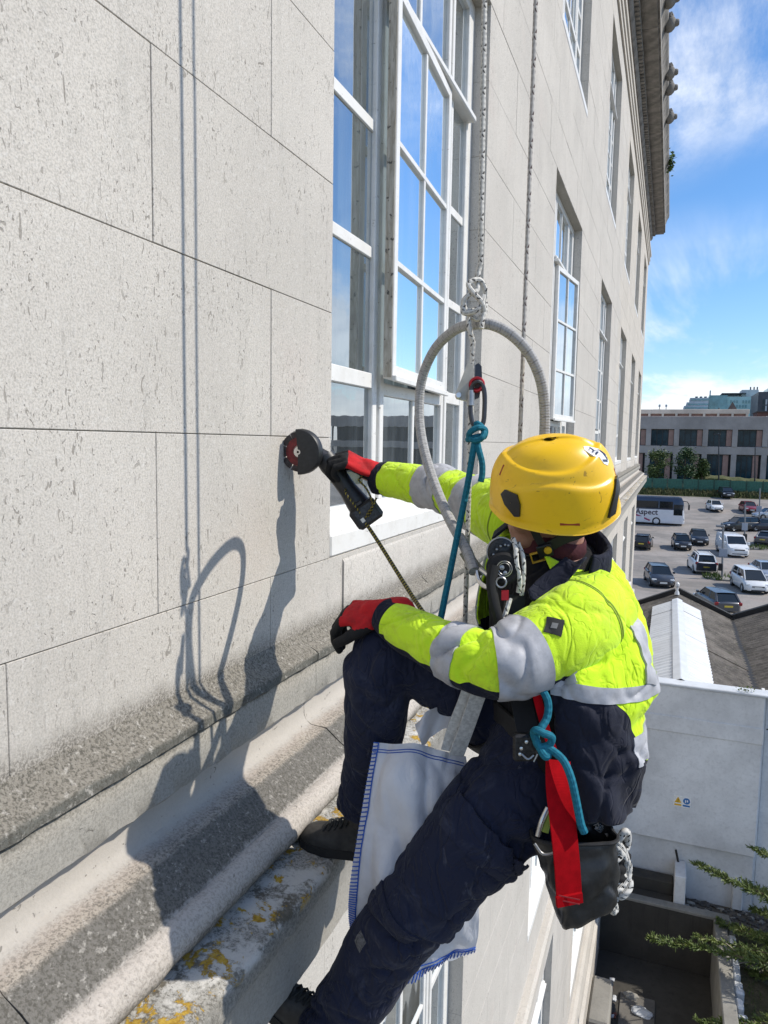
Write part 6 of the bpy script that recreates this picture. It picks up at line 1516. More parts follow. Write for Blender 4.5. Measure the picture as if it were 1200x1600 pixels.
# where round the sleeve the underside sits (v of the lowest direction in the picture)
def vdir(S, i, dirv):
    c = S.G[i].mean(0); dd = (S.G[i] - c) @ dirv; return np.argmax(dd) / S.G.shape[1]
vl = vdir(LA, 60, np.array([0, 0, -1.0]))
ob = obj('sleeve', colour_sleeve(LA, 617, (vl - 0.15, vl + 0.17, 0.30)), [M_HIV, M_NAVY], MAN, smooth=True, sh=0)
vr = vdir(RA, 60, np.array([0, 0, -1.0]))
ob2 = obj('sleeve', colour_sleeve(RA, 606, None), [M_HIV, M_NAVY], MAN, smooth=True, sh=0)
for S, (pa_, pb_2) in ((LA, (826, 772)), (LA, (730, 698)), (RA, (765, 735)), (RA, (703, 662))):
    u0, u1 = sorted((uat(S, pa_), uat(S, pb_2))); band(S, u0, u1, 0.0, 1.0, 24, 145, None, 0.0032)
for S_, u_, par in ((LA, 0.135, ob), (LA, 0.143, ob), (RA, 0.12, ob2)):
    obj('stitched_seam', S_.patch(u_, u_ + 0.004, 0, 1, 3, 140, 0.0012, 0.002), plain('stitch_olive', (0.22, 0.31, 0.02), 0.8), par, smooth=True)
vs_ = vdir(LA, 90, unit(np.array([-0.3, -0.8, 0.5])))
# arm badge
iu = uat(LA, 845); vb = vdir(LA, int(iu * 129), unit(np.array([-0.15, -0.9, 0.25])))
U_, V2 = np.meshgrid(np.linspace(-1, 1, 9), np.linspace(-1, 1, 9), indexing='ij')
bd = LA.shell(iu - 0.004 + (U_ + V2) * 0.030 * 0.75, vb - 0.025 + (V2 - U_) * 0.022, 0.0025, 0.003); obj('arm_badge', bd, M_BLK, ob, smooth=True, sh=40)
bl = LA.shell(iu - 0.004 + (U_ + V2) * 0.009, vb - 0.025 + (V2 - U_) * 0.0065, 0.0033, 0.0006); obj('badge_motif', bl, plain('badge_grey', (0.16, 0.16, 0.16), 0.6), ob, smooth=True, sh=40)

# trousers
LLc = [P(862, 1165, 1.69), P(835, 1215, 1.645), P(758, 1284, 1.62), P(702, 1352, 1.635), P(654, 1413, 1.665), P(594, 1492, 1.715), P(546, 1570, 1.765), P(508, 1616, 1.80)]
LL = limb(LLc, [.138, .134, .107, .098, .092, .085, .080, .076], 190, 96, (0, 0, 1)); t_ = LL.s[-1]
LL.displace(folds(LL, 0.0068, 0.06, 0.12, 5.0, [t_ * .52, t_ * .93, t_ * .22], 0.075, 0.012, 0.0045))
RLc = [P(845, 1150, 1.80), P(790, 1105, 1.80), P(700, 1050, 1.77), P(630, 1018, 1.745), P(597, 1030, 1.735), P(590, 1085, 1.765), P(585, 1150, 1.83), P(575, 1215, 1.90), P(562, 1262, 1.945)]
RL = limb(RLc, [.125, .12, .10, .087, .083, .080, .074, .068, .066], 160, 72, (0, 0, 1)); t_ = RL.s[-1]
RL.displace(folds(RL, 0.005, 0.06, 0.12, 8.0, [t_ * .48, t_ * .93], 0.07, 0.008, 0.004))
tm = MB(); tm.grid(LL.G, cv=True, flip=True); nvv = LL.G.shape[1]; tm.f.append(list(range(nvv))); tm.mi.append(0); tm.f.append([tm.n - nvv + j for j in range(nvv)][::-1]); tm.mi.append(0)
o0 = tm.n; tm.grid(RL.G, cv=True, flip=True); nvv = RL.G.shape[1]; tm.f.append([o0 + j for j in range(nvv)]); tm.mi.append(0); tm.f.append([tm.n - nvv + j for j in range(nvv)][::-1]); tm.mi.append(0)
ellipsoid(tm, P(858, 1165, 1.73), np.array([Lh * .185, Fh * .14, vz * .15]), 24, 16)
tr_ = remesh(tm, 0.0045, 1, 0.3); trV = tr_.V()
trousers = obj('trousers', tr_, M_TROU, MAN, smooth=True, sh=0)
# cargo pocket, knee patch, hem
def vfront(S, i, dirv): return vdir(S, i, unit(dirv))
tocam = unit(CAM - P(740, 1300, 1.5))
i0 = int(0.36 * 169); vc = vfront(LL, i0, tocam)
UU, VV = np.meshgrid(np.linspace(0.245, 0.43, 22), np.linspace(vc - 0.10, vc + 0.24, 26), indexing='ij')
cp = LL.shell(UU, VV, 0.008 + 0 * UU[..., None][..., 0].mean(), 0.012); obj('cargo_pocket', cp, M_TROU, trousers, smooth=True, sh=40)
UU, VV = np.meshgrid(np.linspace(0.232, 0.285, 8), np.linspace(vc - 0.115, vc + 0.25, 26), indexing='ij'); obj('pocket_flap', LL.shell(UU, VV, 0.012, 0.006), M_TROU, trousers, smooth=True, sh=40)
vk = vfront(LL, int(.6 * 169), unit(tocam + np.array([-0.5, 0, 0.5])))
UU, VV = np.meshgrid(np.linspace(0.50, 0.72, 26), np.linspace(vk - 0.19, vk + 0.17, 26), indexing='ij'); obj('knee_patch', LL.shell(UU, VV, 0.0045, 0.006), M_TROU, trousers, smooth=True, sh=40)
UU, VV = np.meshgrid(np.linspace(0.625, 0.66, 6), np.linspace(vk - 0.035, vk + 0.02, 6), indexing='ij'); obj('patch_logo', LL.shell(UU, VV, 0.0052, 0.001), plain('stitched_logo_grey', (0.10, 0.10, 0.105), 0.7, var=.6, scale=200), trousers)
# ------------------------------------------------------------------ head, helmet
HC = P(857, 784, 1.665)                       # middle of the skull
vdirh = unit(HC - CAM); vdh = unit([vdirh[0], vdirh[1], 0]); toC = -vdh; lft = unit(np.cross(vz, vdh)); 
if lft @ RM[:, 0] > 0: lft = -lft
hf = unit(lft * math.cos(R_(-6)) + vdh * math.sin(R_(-6)) - vz * 0.14)
hu = vz * math.cos(R_(22)) + toC * math.sin(R_(22)); hu = unit(hu - hf * (hu @ hf)); hl = np.cross(hu, hf)     # left of the head
HM = np.stack([hf, hl, hu])                   # rows: front, left, up
def hp(f_, l_, u_): return HC + np.array([f_, l_, u_]) @ HM
# body: skull, face, neck, trunk and limbs fused into one skin
bm_ = MB()
def he(c, r, tilt=None): return ellipsoid(bm_, hp(*c), np.diag(r) @ HM, 18, 14)
he((-0.005, 0, 0.035), (0.096, 0.074, 0.085)); he((0.035, 0, -0.02), (0.062, 0.062, 0.085)); he((0.048, 0, -0.075), (0.046, 0.048, 0.036)); he((0.078, 0, -0.092), (0.017, 0.022, 0.017))
he((0.005, 0, -0.045), (0.062, 0.064, 0.055)); he((0.100, 0, -0.020), (0.016, 0.014, 0.014)); he((0.093, 0, 0.0), (0.012, 0.010, 0.026)); he((0.088, 0.03, 0.018), (0.014, 0.028, 0.008)); he((0.088, -0.03, 0.018), (0.014, 0.028, 0.008))
he((0.088, 0, -0.052), (0.010, 0.024, 0.006)); he((0.086, 0, -0.063), (0.011, 0.021, 0.007))
for s_ in (-1, 1): he((0.068, s_ * 0.043, -0.028), (0.022, 0.016, 0.02)); he((0.0, s_ * 0.077, -0.012), (0.018, 0.007, 0.031)); he((-0.008, s_ * 0.083, -0.005), (0.014, 0.005, 0.026))
capsule(bm_, [hp(-0.02, 0, -0.03), (hp(-0.02, 0, -0.05) + NB) / 2, NB - vz * 0.03], [0.060, 0.058, 0.062], 14)
tk = [P(862, 1165, 1.70), P(880, 1060, 1.68), P(872, 960, 1.69), P(869, 890, 1.71)]; capsule(bm_, tk, [0.11, 0.12, 0.125, 0.075], 16)
capsule(bm_, [P(869, 905, 1.71), P(930, 950, 1.62), P(850, 1008, 1.53), P(768, 1036, 1.49), P(700, 1015, 1.55), P(604, 961, 1.685), P(590, 955, 1.70)], [.06, .055, .045, .042, .038, .027, .026], 10)
capsule(bm_, [P(869, 895, 1.72), P(800, 808, 1.89), P(700, 768, 2.13), P(590, 746, 2.34), P(572, 738, 2.35)], [.06, .05, .042, .027, .026], 10)
capsule(bm_, [LLc[0]] + LLc[1:], [.08, .075, .07, .06, .055, .05, .04, .04], 10); capsule(bm_, RLc, [.08, .075, .065, .055, .05, .048, .045, .04, .04], 10)
bd_ = remesh(bm_, 0.005, 3, 0.5); obj('body', bd_, M_SKIN, MAN, smooth=True, sh=0)
M_EYE = plain('eye_white', (0.7, 0.68, 0.65), 0.2); M_HAIR = plain('short_dark_hair', (0.035, 0.025, 0.018), 0.8, scale=200, bump=0.5)
for s_ in (-1, 1): obj('eye', ball(MB(), hp(0.084, s_ * 0.031, 0.003), 0.0115), M_EYE, MAN, smooth=True)
hr = MB(); ellipsoid(hr, hp(-0.012, 0, 0.028), np.diag((0.098, 0.077, 0.086)) @ HM, 20, 14); obj('hair', hr, M_HAIR, MAN, smooth=True)

def helm_pt(th, t, off=0.0):
    # th: bearing from the front, t: 0 at the rim .. 1 at the crown
    c, s_ = np.cos(th), np.sin(th)
    a = np.where(c > 0, 0.135, 0.137); b = 0.110
    k = np.pi / 2 * t
    rr = np.cos(k) ** 0.62
    rim = -0.030 - 0.022 * np.exp(-((np.abs(np.arctan2(s_, c)) - 1.95) / 0.62) ** 2) + 0.012 * np.clip(c, 0, 1) ** 2 - 0.012 * np.clip(-c, 0, 1) ** 2
    z = rim + (0.128 - rim) * np.sin(k) ** 0.98
    fl = 0.007 * np.exp(-(t / 0.045) ** 2)                    # flared rim
    # sculpted side: a raised band between two crest lines that runs from the front clip to the rear
    ab = np.abs(np.arctan2(s_, c))
    l1 = 0.57 + 0.05 * np.cos(2 * ab); l2 = 0.30 + 0.10 * np.exp(-((ab - 1.5) / 0.6) ** 2)
    sg = lambda x, w_: 1 / (1 + np.exp(-x / w_))
    ds = 0.0085 * sg(l1 - t, 0.012) + 0.0075 * sg(l2 - t, 0.010) * sg(ab - 0.55, 0.06) * sg(2.75 - ab, 0.06) - 0.004 * sg(0.055 - t, 0.008)
    ds = ds + 0.004 * np.exp(-(s_ / 0.12) ** 2) * sg(t - 0.3, 0.05)
    r = rr * (1 + 0.0) 
    f_ = (a * rr + (ds + fl + off) * np.cos(k * 0.75)) * c; l_ = (b * rr + (ds + fl + off) * np.cos(k * 0.75)) * s_; u_ = z + (ds + off) * np.sin(k)
    return f_ - 0.002, l_, u_
HO = np.array([-0.009, 0.0, 0.026])
def hw_(th, t, off=0.0):
    f_, l_, u_ = helm_pt(np.asarray(th, float), np.asarray(t, float), off); return HC + (np.stack([f_, l_, u_], -1) + HO) @ HM
th = np.linspace(0, 2 * np.pi, 145)[:-1]; tt = np.r_[np.linspace(0, 0.12, 10), np.linspace(0.135, 0.985, 62)]
TH, TT = np.meshgrid(th, tt, indexing='ij'); Gh = hw_(TH, TT).transpose(1, 0, 2)
hm = MB().grid(Gh, cv=True); n_ = len(th); hm.f.append([hm.n - n_ + j for j in range(n_)]); hm.mi.append(0)
inn = hw_(TH[:, :30:3], TT[:, :30:3], -0.012).transpose(1, 0, 2); o0 = hm.n; hm.grid(inn, cv=True, flip=True)
for j in range(n_): hm.f.append([j, o0 + j, o0 + (j + 1) % n_, (j + 1) % n_]); hm.mi.append(0)
HEL = obj('helmet', hm, M_HELM, MAN, smooth=True, sh=0, org=HC)
def hpatch(name, poly, off, thick, mat, n=8):       # polygon in (bearing, t); filled as a fan grid, lying on the shell
    poly = np.array(poly, float); c = poly.mean(0); rings = np.array([c + (poly - c) * k for k in np.linspace(0.02, 1, n)])
    top = hw_(rings[..., 0], rings[..., 1], off); low = hw_(rings[-1:, :, 0], rings[-1:, :, 1], -0.004)
    return obj(name, MB().grid(np.r_[top, low], cv=True), mat, HEL, smooth=True, sh=40)
for sg_ in (1, -1):
    hpatch('front_clip', [(sg_ * 0.72, 0.17), (sg_ * 0.62, 0.245), (sg_ * 0.70, 0.30), (sg_ * 0.93, 0.285), (sg_ * 0.99, 0.20), (sg_ * 0.98, 0.10), (sg_ * 0.90, 0.09)], 0.006, 0.008, M_HBLK)
    hpatch('rear_clip', [(sg_ * 2.35, 0.11), (sg_ * 2.30, 0.06), (sg_ * 2.45, 0.055), (sg_ * 2.86, 0.20), (sg_ * 2.86, 0.28), (sg_ * 2.68, 0.285), (sg_ * 2.5, 0.20)], 0.006, 0.008, M_HBLK)
    hpatch('vent_slot', [(sg_ * 0.36, 0.40), (sg_ * 0.40, 0.40), (sg_ * 0.40, 0.52), (sg_ * 0.36, 0.52)], 0.0008, 0.002, M_HRED, 4)
    hpatch('vent_slot', [(sg_ * 3.0, 0.22), (sg_ * 3.05, 0.22), (sg_ * 3.05, 0.32), (sg_ * 3.0, 0.32)], 0.0008, 0.002, M_HRED, 4)
    hpatch('rim_slot', [(sg_ * 1.55, 0.075), (sg_ * 1.83, 0.07), (sg_ * 1.83, 0.088), (sg_ * 1.55, 0.093)], 0.0006, 0.002, M_HRED, 4)
M_STW = plain('sticker_white', (0.74, 0.75, 0.76), 0.4); M_STK = plain('sticker_navy', (0.03, 0.045, 0.10), 0.4)
stp = [(2.50, 0.70), (2.62, 0.74), (2.78, 0.70), (2.86, 0.60), (2.92, 0.50), (2.86, 0.43), (2.72, 0.42), (2.62, 0.46), (2.60, 0.54), (2.52, 0.58)]
hpatch('sticker', stp, 0.0010, 0.001, M_STW)
for (x0, y0, x1, y1, w_) in ((2.53, 0.66, 2.70, 0.675, 0.010), (2.55, 0.62, 2.72, 0.63, 0.009), (2.57, 0.585, 2.72, 0.59, 0.009), (2.74, 0.68, 2.84, 0.46, 0.020), (2.64, 0.49, 2.78, 0.455, 0.012), (2.80, 0.60, 2.88, 0.50, 0.010)):
    dx, dy = x1 - x0, y1 - y0; L_ = math.hypot(dx, dy * 1.0); nx_, ny_ = -dy / L_ * w_ * 1.6, dx / L_ * w_
    hpatch('sticker_print', [(x0 - nx_, y0 - ny_), (x1 - nx_, y1 - ny_), (x1 + nx_, y1 + ny_), (x0 + nx_, y0 + ny_)], 0.0018, 0.001, M_STK, 3)
# chin strap, buckle, cradle
def ribbon(pts, w_, nrm, thick=0.002, n=6):
    C = spline(pts, n); T = np.gradient(C, axis=0); T /= np.linalg.norm(T, axis=1)[:, None]
    nr = np.asarray(nrm, float); nr = np.broadcast_to(nr, C.shape) if nr.ndim == 1 else spline(nr, n)
    S_ = np.cross(T, nr); S_ /= np.linalg.norm(S_, axis=1)[:, None]; NN = np.cross(S_, T)
    G = np.stack([C - S_ * w_ / 2 + NN * thick / 2, C + S_ * w_ / 2 + NN * thick / 2, C + S_ * w_ / 2 - NN * thick / 2, C - S_ * w_ / 2 - NN * thick / 2], 1)
    mb = MB().grid(G, cv=True); m = len(C); mb.f += [[0, 1, 2, 3], [4 * m - 1, 4 * m - 2, 4 * m - 3, 4 * m - 4]]; mb.mi += [0, 0]; return mb
sl_ = np.array(hl)
obj('chin_strap', ribbon([hp(0.045, 0.086, -0.02), hp(0.035, 0.084, -0.05), hp(0.022, 0.080, -0.078)], 0.017, sl_, 0.003).grid(ribbon([hp(0.022, 0.08, -0.078), hp(0.06, 0.055, -0.105), hp(0.078, 0.0, -0.115), hp(0.06, -0.055, -0.105), hp(0.03, -0.08, -0.06), hp(0.045, -0.086, -0.02)], 0.016, unit(-vz), 0.003).V().reshape(-1, 4, 3), cv=True), M_BLK, MAN)
obj('rear_strap', ribbon([hp(0.022, 0.082, -0.076), hp(-0.015, 0.088, -0.052), hp(-0.055, 0.080, -0.045), hp(-0.085, 0.055, -0.042), hp(-0.10, 0.0, -0.045)], 0.026, sl_, 0.004), M_BLK, MAN, smooth=True)
M_BKY = plain('buckle_yellow', (0.62, 0.36, 0.02), 0.4)
kb = mat_from(unit(hf - hu * 0.2), unit(hu + hf * 0.2), hl, hp(0.024, 0.089, -0.076))
bk = MB().cbox(-0.017, 0.017, -0.016, 0.015, -0.004, 0.004, 0.002, 0, kb); bko = obj('buckle', bk, M_HBLK, MAN)
obj('buckle_button', MB().lathe([(0, 0.004), (0.0085, 0.004), (0.0085, 0.0085), (0.0, 0.0095)], 14, mat_from(kb[:3, 0], kb[:3, 1], kb[:3, 2], hp(0.018, 0.089, -0.072))), M_BKY, bko, smooth=True)
fr_ = MB(); kb2 = mat_from(kb[:3, 0], kb[:3, 1], kb[:3, 2], hp(0.040, 0.086, -0.092))
for (x0, x1, y0, y1) in ((-0.016, 0.016, 0.010, 0.013), (-0.016, 0.016, -0.013, -0.010), (-0.016, -0.013, -0.010, 0.010), (0.013, 0.016, -0.010, 0.010)): fr_.cbox(x0, x1, y0, y1, -0.003, 0.004, 0.001, 0, kb2)
obj('buckle_frame', fr_, M_BKY, bko)
obj('neck_scarf', MB().lathe([(0.062, -0.03), (0.072, -0.015), (0.070, 0.005), (0.074, 0.025), (0.066, 0.045), (0.060, 0.05)], 28, mat_from(Lt, Ft, up_, NB + up_ * 0.0 + Ft * 0.02)), plain('maroon_neck_scarf', (0.055, 0.006, 0.012), 0.9, bump=0.4, scale=60, bd=0.004), MAN, smooth=True)

# ------------------------------------------------------------------ gloves
def glove(W, d, n, side, curl, spread=0.05, scale=1.0, thumb=(0.6, 0.4), split=0.004):
    # W wrist, d towards the fingers, n out of the back of the hand; side=+1: thumb on the d x n side
    d = unit(d); n = unit(n - d * (np.asarray(n) @ d)); s_ = np.cross(d, n) * side; mb = MB(); k = scale
    def pt(a, b, c): return W + (d * a + s_ * b + n * c) * k
    ellipsoid(mb, pt(0.052, 0, 0.0), np.stack([d * 0.056, s_ * 0.043, n * 0.017]) * k, 18, 12); ellipsoid(mb, pt(0.03, 0.018, -0.006), np.stack([d * 0.035, s_ * 0.024, n * 0.017]) * k, 14, 10); capsule(mb, [pt(-0.04, 0, 0), pt(0.0, 0, 0), pt(0.03, 0, 0)], np.array([0.033, 0.029, 0.027]) * k, 14)
    for i, (b, L_, r) in enumerate(((0.032, (.043, .025, .021), .0105), (0.011, (.047, .029, .023), .0110), (-0.011, (.043, .027, .022), .0105), (-0.031, (.034, .020, .019), .0092))):
        c = curl[i] if np.ndim(curl[0]) else curl; p = np.array([0.092 - abs(b) * 0.22, b, 0.002]); ang = 0.0; pts = [pt(p[0] - 0.03, b * 0.9, 0), pt(*p)]
        for L1, c1 in zip(L_, c):
            ang += c1; p = p + np.array([math.cos(ang) * L1, (i - 1.5) * -spread * L1, -math.sin(ang) * L1]); pts.append(pt(*p))
        capsule(mb, pts, np.array([r * 1.12, r * 1.12, r * 1.08, r, r * 0.86]) * k, 10)
    t0 = np.array([0.022, 0.028, -0.006]); a_, b_ = thumb; t1 = t0 + np.array([0.030 * math.cos(a_), 0.030 * math.sin(a_), -0.022 * b_]); t2 = t1 + np.array([0.032 * math.cos(a_ * .6), 0.026 * math.sin(a_ * .6), -0.030 * b_]); t3 = t2 + np.array([0.026 * math.cos(a_ * .3), 0.01 * math.sin(a_ * .3), -0.026 * b_])
    capsule(mb, [pt(*t0), pt(*t1), pt(*t2), pt(*t3)], np.array([0.017, 0.0145, 0.0125, 0.0105]) * k, 10)
    r = remesh(mb, 0.0026, 5, 0.5); V = r.V(); rel = (V - W) / k; al = rel @ d; bk_ = rel @ n
    fz_ = np.array([[al[list(f)].mean(), bk_[list(f)].mean()] for f in r.f]); red = (fz_[:, 0] < 0.088) & (fz_[:, 1] > -0.004 - np.clip(0.02 - fz_[:, 0], 0, 1) * 2.0); r.mi = [0 if x else 1 for x in red]
    V2 = V + r.N * (0.0012 * vnoise(V, 60, 3, 2))[:, None]; r.v = [V2]; return r
lk = P(602, 957, 1.690); ld = P(550, 958, 1.735) - lk; ln = unit(np.array([-0.05, -0.45, 1.0]))
obj('glove', glove(lk + unit(ld) * 0.004, ld, ln, -1, (0.75, 0.55, 0.35), 0.01, 1.12), [M_GRED, M_GBLK], MAN, smooth=True, sh=0, label='red and black glove resting on the raised knee')
rk = P(588, 739, 2.335); rd = P(528, 712, 2.30) - rk; rn = unit(np.array([0.25, -0.35, 0.9]))
obj('glove', glove(rk + unit(rd) * 0.0, rd, rn, 1, (0.75, 1.1, 0.8), 0.0, 1.22, (0.25, 0.7)), [M_GRED, M_GBLK], MAN, smooth=True, sh=0, label='red and black glove gripping the angle grinder')

# ------------------------------------------------------------------ boots
M_BOOT = plain('scuffed_dark_boot_leather', (0.030, 0.028, 0.025), 0.7, var=0.5, scale=25, bump=0.5, bd=0.004); M_SOLE = plain('black_boot_sole', (0.012, 0.012, 0.012), 0.85); M_LACE = plain('dark_boot_lace', (0.02, 0.021, 0.019), 0.8)
def boot(heel, toe, upv, ank, label):
    heel, toe = np.asarray(heel), np.asarray(toe); f_ = unit(toe - heel); u_ = unit(upv - f_ * (np.asarray(upv) @ f_)); s_ = np.cross(u_, f_); L_ = np.linalg.norm(toe - heel); st = np.linspace(0, 1, 22)
    hw2 = lerp(st, [(0, .022), (.05, .034), (.2, .038), (.42, .036), (.68, .050), (.85, .048), (.95, .034), (1, .012)]); ht = lerp(st, [(0, .08), (.06, .10), (.25, .125), (.40, .115), (.55, .088), (.72, .070), (.88, .060), (.96, .045), (1, .03)])
    G = []
    for t, w_, h_ in zip(st, hw2, ht):
        c = heel + f_ * L_ * t; a = np.linspace(0, np.pi, 13); sec = [(math.cos(q_) * w_ * (1 if math.sin(q_) < .7 else 1), 0.026 + (h_ - 0.026) * math.sin(q_) ** 0.75) for q_ in a]; G.append([c + s_ * x + u_ * y for x, y in sec])
    mbu = MB().grid(np.array(G)); n = 13; mbu.f += [list(range(n))[::-1], [len(st) * n - n + i for i in range(n)]]; mbu.mi += [0, 0]
    t = obj('boot', mbu, M_BOOT, MAN, smooth=True, sh=60, label=label)
    sh_ = MB(); top = [heel + f_ * L_ * x + s_ * w_ * 1.08 for x, w_ in zip(st, hw2)] + [heel + f_ * L_ * x - s_ * w_ * 1.08 for x, w_ in zip(st[::-1], hw2[::-1])]; top = np.array(top)
    sh_.grid(np.array([top + u_ * 0.001, top + u_ * 0.026]), cv=True, flip=True); n = len(top); sh_.f += [list(range(n)), [n + i for i in range(n)][::-1]]; sh_.mi += [0, 0]; obj('sole', sh_, M_SOLE, t, org=heel)
    capsule_ = MB().tube(spline([heel + f_ * L_ * .24 + u_ * .09, heel + f_ * L_ * .20 + u_ * .14, ank], 5), np.linspace(.052, .056, 11), 16); obj('boot_shaft', capsule_, M_BOOT, t, smooth=True)
    lc = MB()
    for k in range(6):
        x = 0.40 + k * 0.055; h_ = np.interp(x, st, ht) + 0.004; w_ = np.interp(x, st, hw2) * 0.62
        lc.tube(spline([heel + f_ * L_ * x + s_ * w_ + u_ * (h_ - .012), heel + f_ * L_ * (x + .028) + u_ * (h_ + .002), heel + f_ * L_ * (x + .055) - s_ * w_ + u_ * (h_ - .016)], 4), 0.0032, 5); lc.tube(spline([heel + f_ * L_ * x - s_ * w_ + u_ * (h_ - .012), heel + f_ * L_ * (x + .028) + u_ * (h_ + .003), heel + f_ * L_ * (x + .055) + s_ * w_ + u_ * (h_ - .016)], 4), 0.0032, 5)
    obj('laces', lc, M_LACE, t)
boot((0.515, 1.775, -1.150), (0.222, 1.755, -1.140), vz, RLc[-1] - vz * 0.0, 'scuffed dark boot standing on the lichen covered ledge')
la = LLc[-1]; ldir = unit(la - LLc[-2]); lh_ = la + ldir * 0.10 + np.array([0.05, 0, 0.0]); lt_ = lh_ + unit([-0.75, 0.05, 0.55]) * 0.29
boot(lh_, lt_, -ldir, la, 'dark boot braced against the wall below the ledge')
# ------------------------------------------------------------------ ropes and hardware
RMAIN = P(735, 680, 1.80); RSAFE = P(815, 600, 1.83)
ex, ey, ez = RM[:, 0], -RM[:, 1], -RM[:, 2]      # right, up and towards the lens
def vpt(base, py):                            # point of a plumb line at picture row py
    lo, hi = -3.0, 6.0
    for _ in range(50):
        m = (lo + hi) / 2
        if proj((base[0], base[1], m))[1] > py: lo = m
        else: hi = m
    return np.array([base[0], base[1], lo])
def plumb(base, z0, z1, n): return np.array([[base[0] + 0.002 * math.sin(z * 1.7), base[1] + 0.002 * math.cos(z * 1.3), z] for z in np.linspace(z0, z1, n)])
kz = vpt(RMAIN, 475)[2]
K0 = np.array([RMAIN[0], RMAIN[1], kz])
def kp(dx, dy, dz): return K0 + (ex * dx + ey * dy + ez * dz)
px2m = 1.80 / F
knot = [kp(*np.array(t) * [px2m, px2m, 0.001]) for t in ((7, 52, 0), (5, 36, 0), (4, 20, 6), (-8, 12, 14), (-17, 2, 10), (-12, -10, 2), (4, -6, -12), (15, 4, -10), (18, 20, -4), (10, 35, 4), (-2, 34, 12), (-10, 26, 16), (-2, 12, 22), (9, 0, 20), (14, -14, 12), (6, -24, 2), (-6, -18, -4), (-8, -30, 2), (-6, -44, 0))]
up_path = plumb(RMAIN, 3.6, K0[2] + 60 * px2m, 30); up_path[-8:, :] += np.linspace(0, 1, 8)[:, None] * (kp(7 * px2m, 0, 0) - K0)
low_end = vpt(RMAIN, 1098)
main_path = np.r_[up_path, spline(knot, 7), [[low_end[0], low_end[1], z] for z in np.linspace(K0[2] - 56 * px2m, low_end[2], 40)]]
WR = rope('working_rope', main_path, 0.0063, M_ROPE, label='white flecked working rope with the knot above the worker', cat='rope')
tail = spline([kp(*np.array(t) * [px2m, px2m, 0.001]) for t in ((17, 2, 2), (16, -12, 10), (12, -24, 14), (10, -40, 14))], 6); rope('knot_tail', tail, 0.0062, M_ROPE, WR)
bight = spline([kp(*np.array(t) * [px2m, px2m, 0.001]) for t in ((-18, -4, 6), (-16, -16, 12), (0, -14, 18), (10, -4, 16), (14, 12, 8))], 6); rope('knot_bight', bight, 0.0062, M_ROPE, WR)
rope('safety_rope', plumb(RSAFE, 3.7, -0.30, 60), 0.0055, M_ROPEP, label='greyish fleck safety rope running straight down behind the helmet', cat='rope')
# looped hose
hs_ = [P(*t) for t in ((741, 893, 1.70), (728, 858, 1.76), (700, 806, 1.86), (676, 748, 1.95), (660, 690, 2.02), (655, 640, 2.05), (660, 590, 2.04), (680, 545, 1.98), (712, 515, 1.88), (742, 507, 1.805), (770, 508, 1.785), (800, 524, 1.78), (826, 552, 1.79), (844, 592, 1.81), (851, 640, 1.83), (850, 700, 1.84))]
HO_ = rope('looped_hose', spline(hs_, 9), 0.0135, M_HOSE, n=14, label='grey braided rope loop arching through the knot beside the helmet', cat='rope loop')
M_KHA = plain('khaki_webbing', (0.20, 0.185, 0.12), 0.8, scale=90, bump=0.3)
wb_ = ribbon([P(726, 862, 1.755), P(738, 880, 1.73), P(752, 897, 1.70)], 0.028, ez, 0.006); obj('end_webbing', wb_, M_KHA, HO_)
obj('end_shackle', MB().tube(spline([P(744, 890, 1.705), P(749, 908, 1.69), P(762, 918, 1.67), P(772, 914, 1.66)], 6), 0.006, 8).tube(spline([P(750, 889, 1.70), P(763, 899, 1.68), P(773, 909, 1.66)], 5), 0.006, 8), M_STEEL, HO_, smooth=True)

# rope grab on the working rope
def poly_px(pts, D, th, off=0.0): 
    c = P(np.mean([a for a, b in pts]), np.mean([b for a, b in pts]), D + off); M = mat_from(ex, ey, ez, c); k = D / F
    mx_ = np.mean([a for a, b in pts]); my_ = np.mean([b for a, b in pts]); return MB().extr([((a - mx_) * k, -(b - my_) * k) for a, b in pts][::-1], M, th)
RG = thing('rope_grab', 'beige rope grab with red ring and dark karabiner clipped on the working rope', 'rope grab', P(735, 620, 1.785))
obj('body_plate', poly_px([(731, 567), (738, 570), (740, 580), (737, 628), (724, 626), (713, 623), (712, 614)], 1.770, 0.012), M_BEIGE, RG)
obj('side_plate', poly_px([(742, 571), (747, 568), (752, 573), (753, 600), (748, 622), (741, 625)], 1.790, 0.014), M_DMET, RG)
obj('pivot', MB().lathe([(0, .009), (.0062, .009), (.0075, .006), (.0075, -.006)], 16, mat_from(ex, ey, ez, P(716, 618, 1.765))), M_STEEL, RG, smooth=True)
tor = lambda c, R, r, M_, n=20: MB().tube(np.array([c + M_[0] * R * math.cos(a) + M_[1] * R * math.sin(a) for a in np.linspace(0, 2 * np.pi, n + 1)[:-1]]), r, 8, closed=True)
obj('red_ring', tor(P(745, 601, 1.760), 0.0145, 0.0055, (unit(ex + ez * .25), ey)), M_REDA, RG, smooth=True)
kb_ = spline([P(*t) for t in ((737, 606, 1.755), (745, 597, 1.750), (753, 601, 1.755), (757, 615, 1.755), (757, 640, 1.755), (755, 660, 1.755), (748, 668, 1.755), (740, 664, 1.755), (736, 650, 1.755), (735, 628, 1.755))], 6, True)
obj('karabiner', MB().tube(kb_, 0.0058, 8, closed=True), M_DMET, RG, smooth=True)
obj('gate_sleeve', MB().tube([P(735.5, 614, 1.755), P(735.2, 634, 1.755)], 0.0095, 12).tube([P(735.5, 610, 1.755), P(735.5, 614, 1.755)], 0.0075, 12), M_MET, RG, smooth=True)
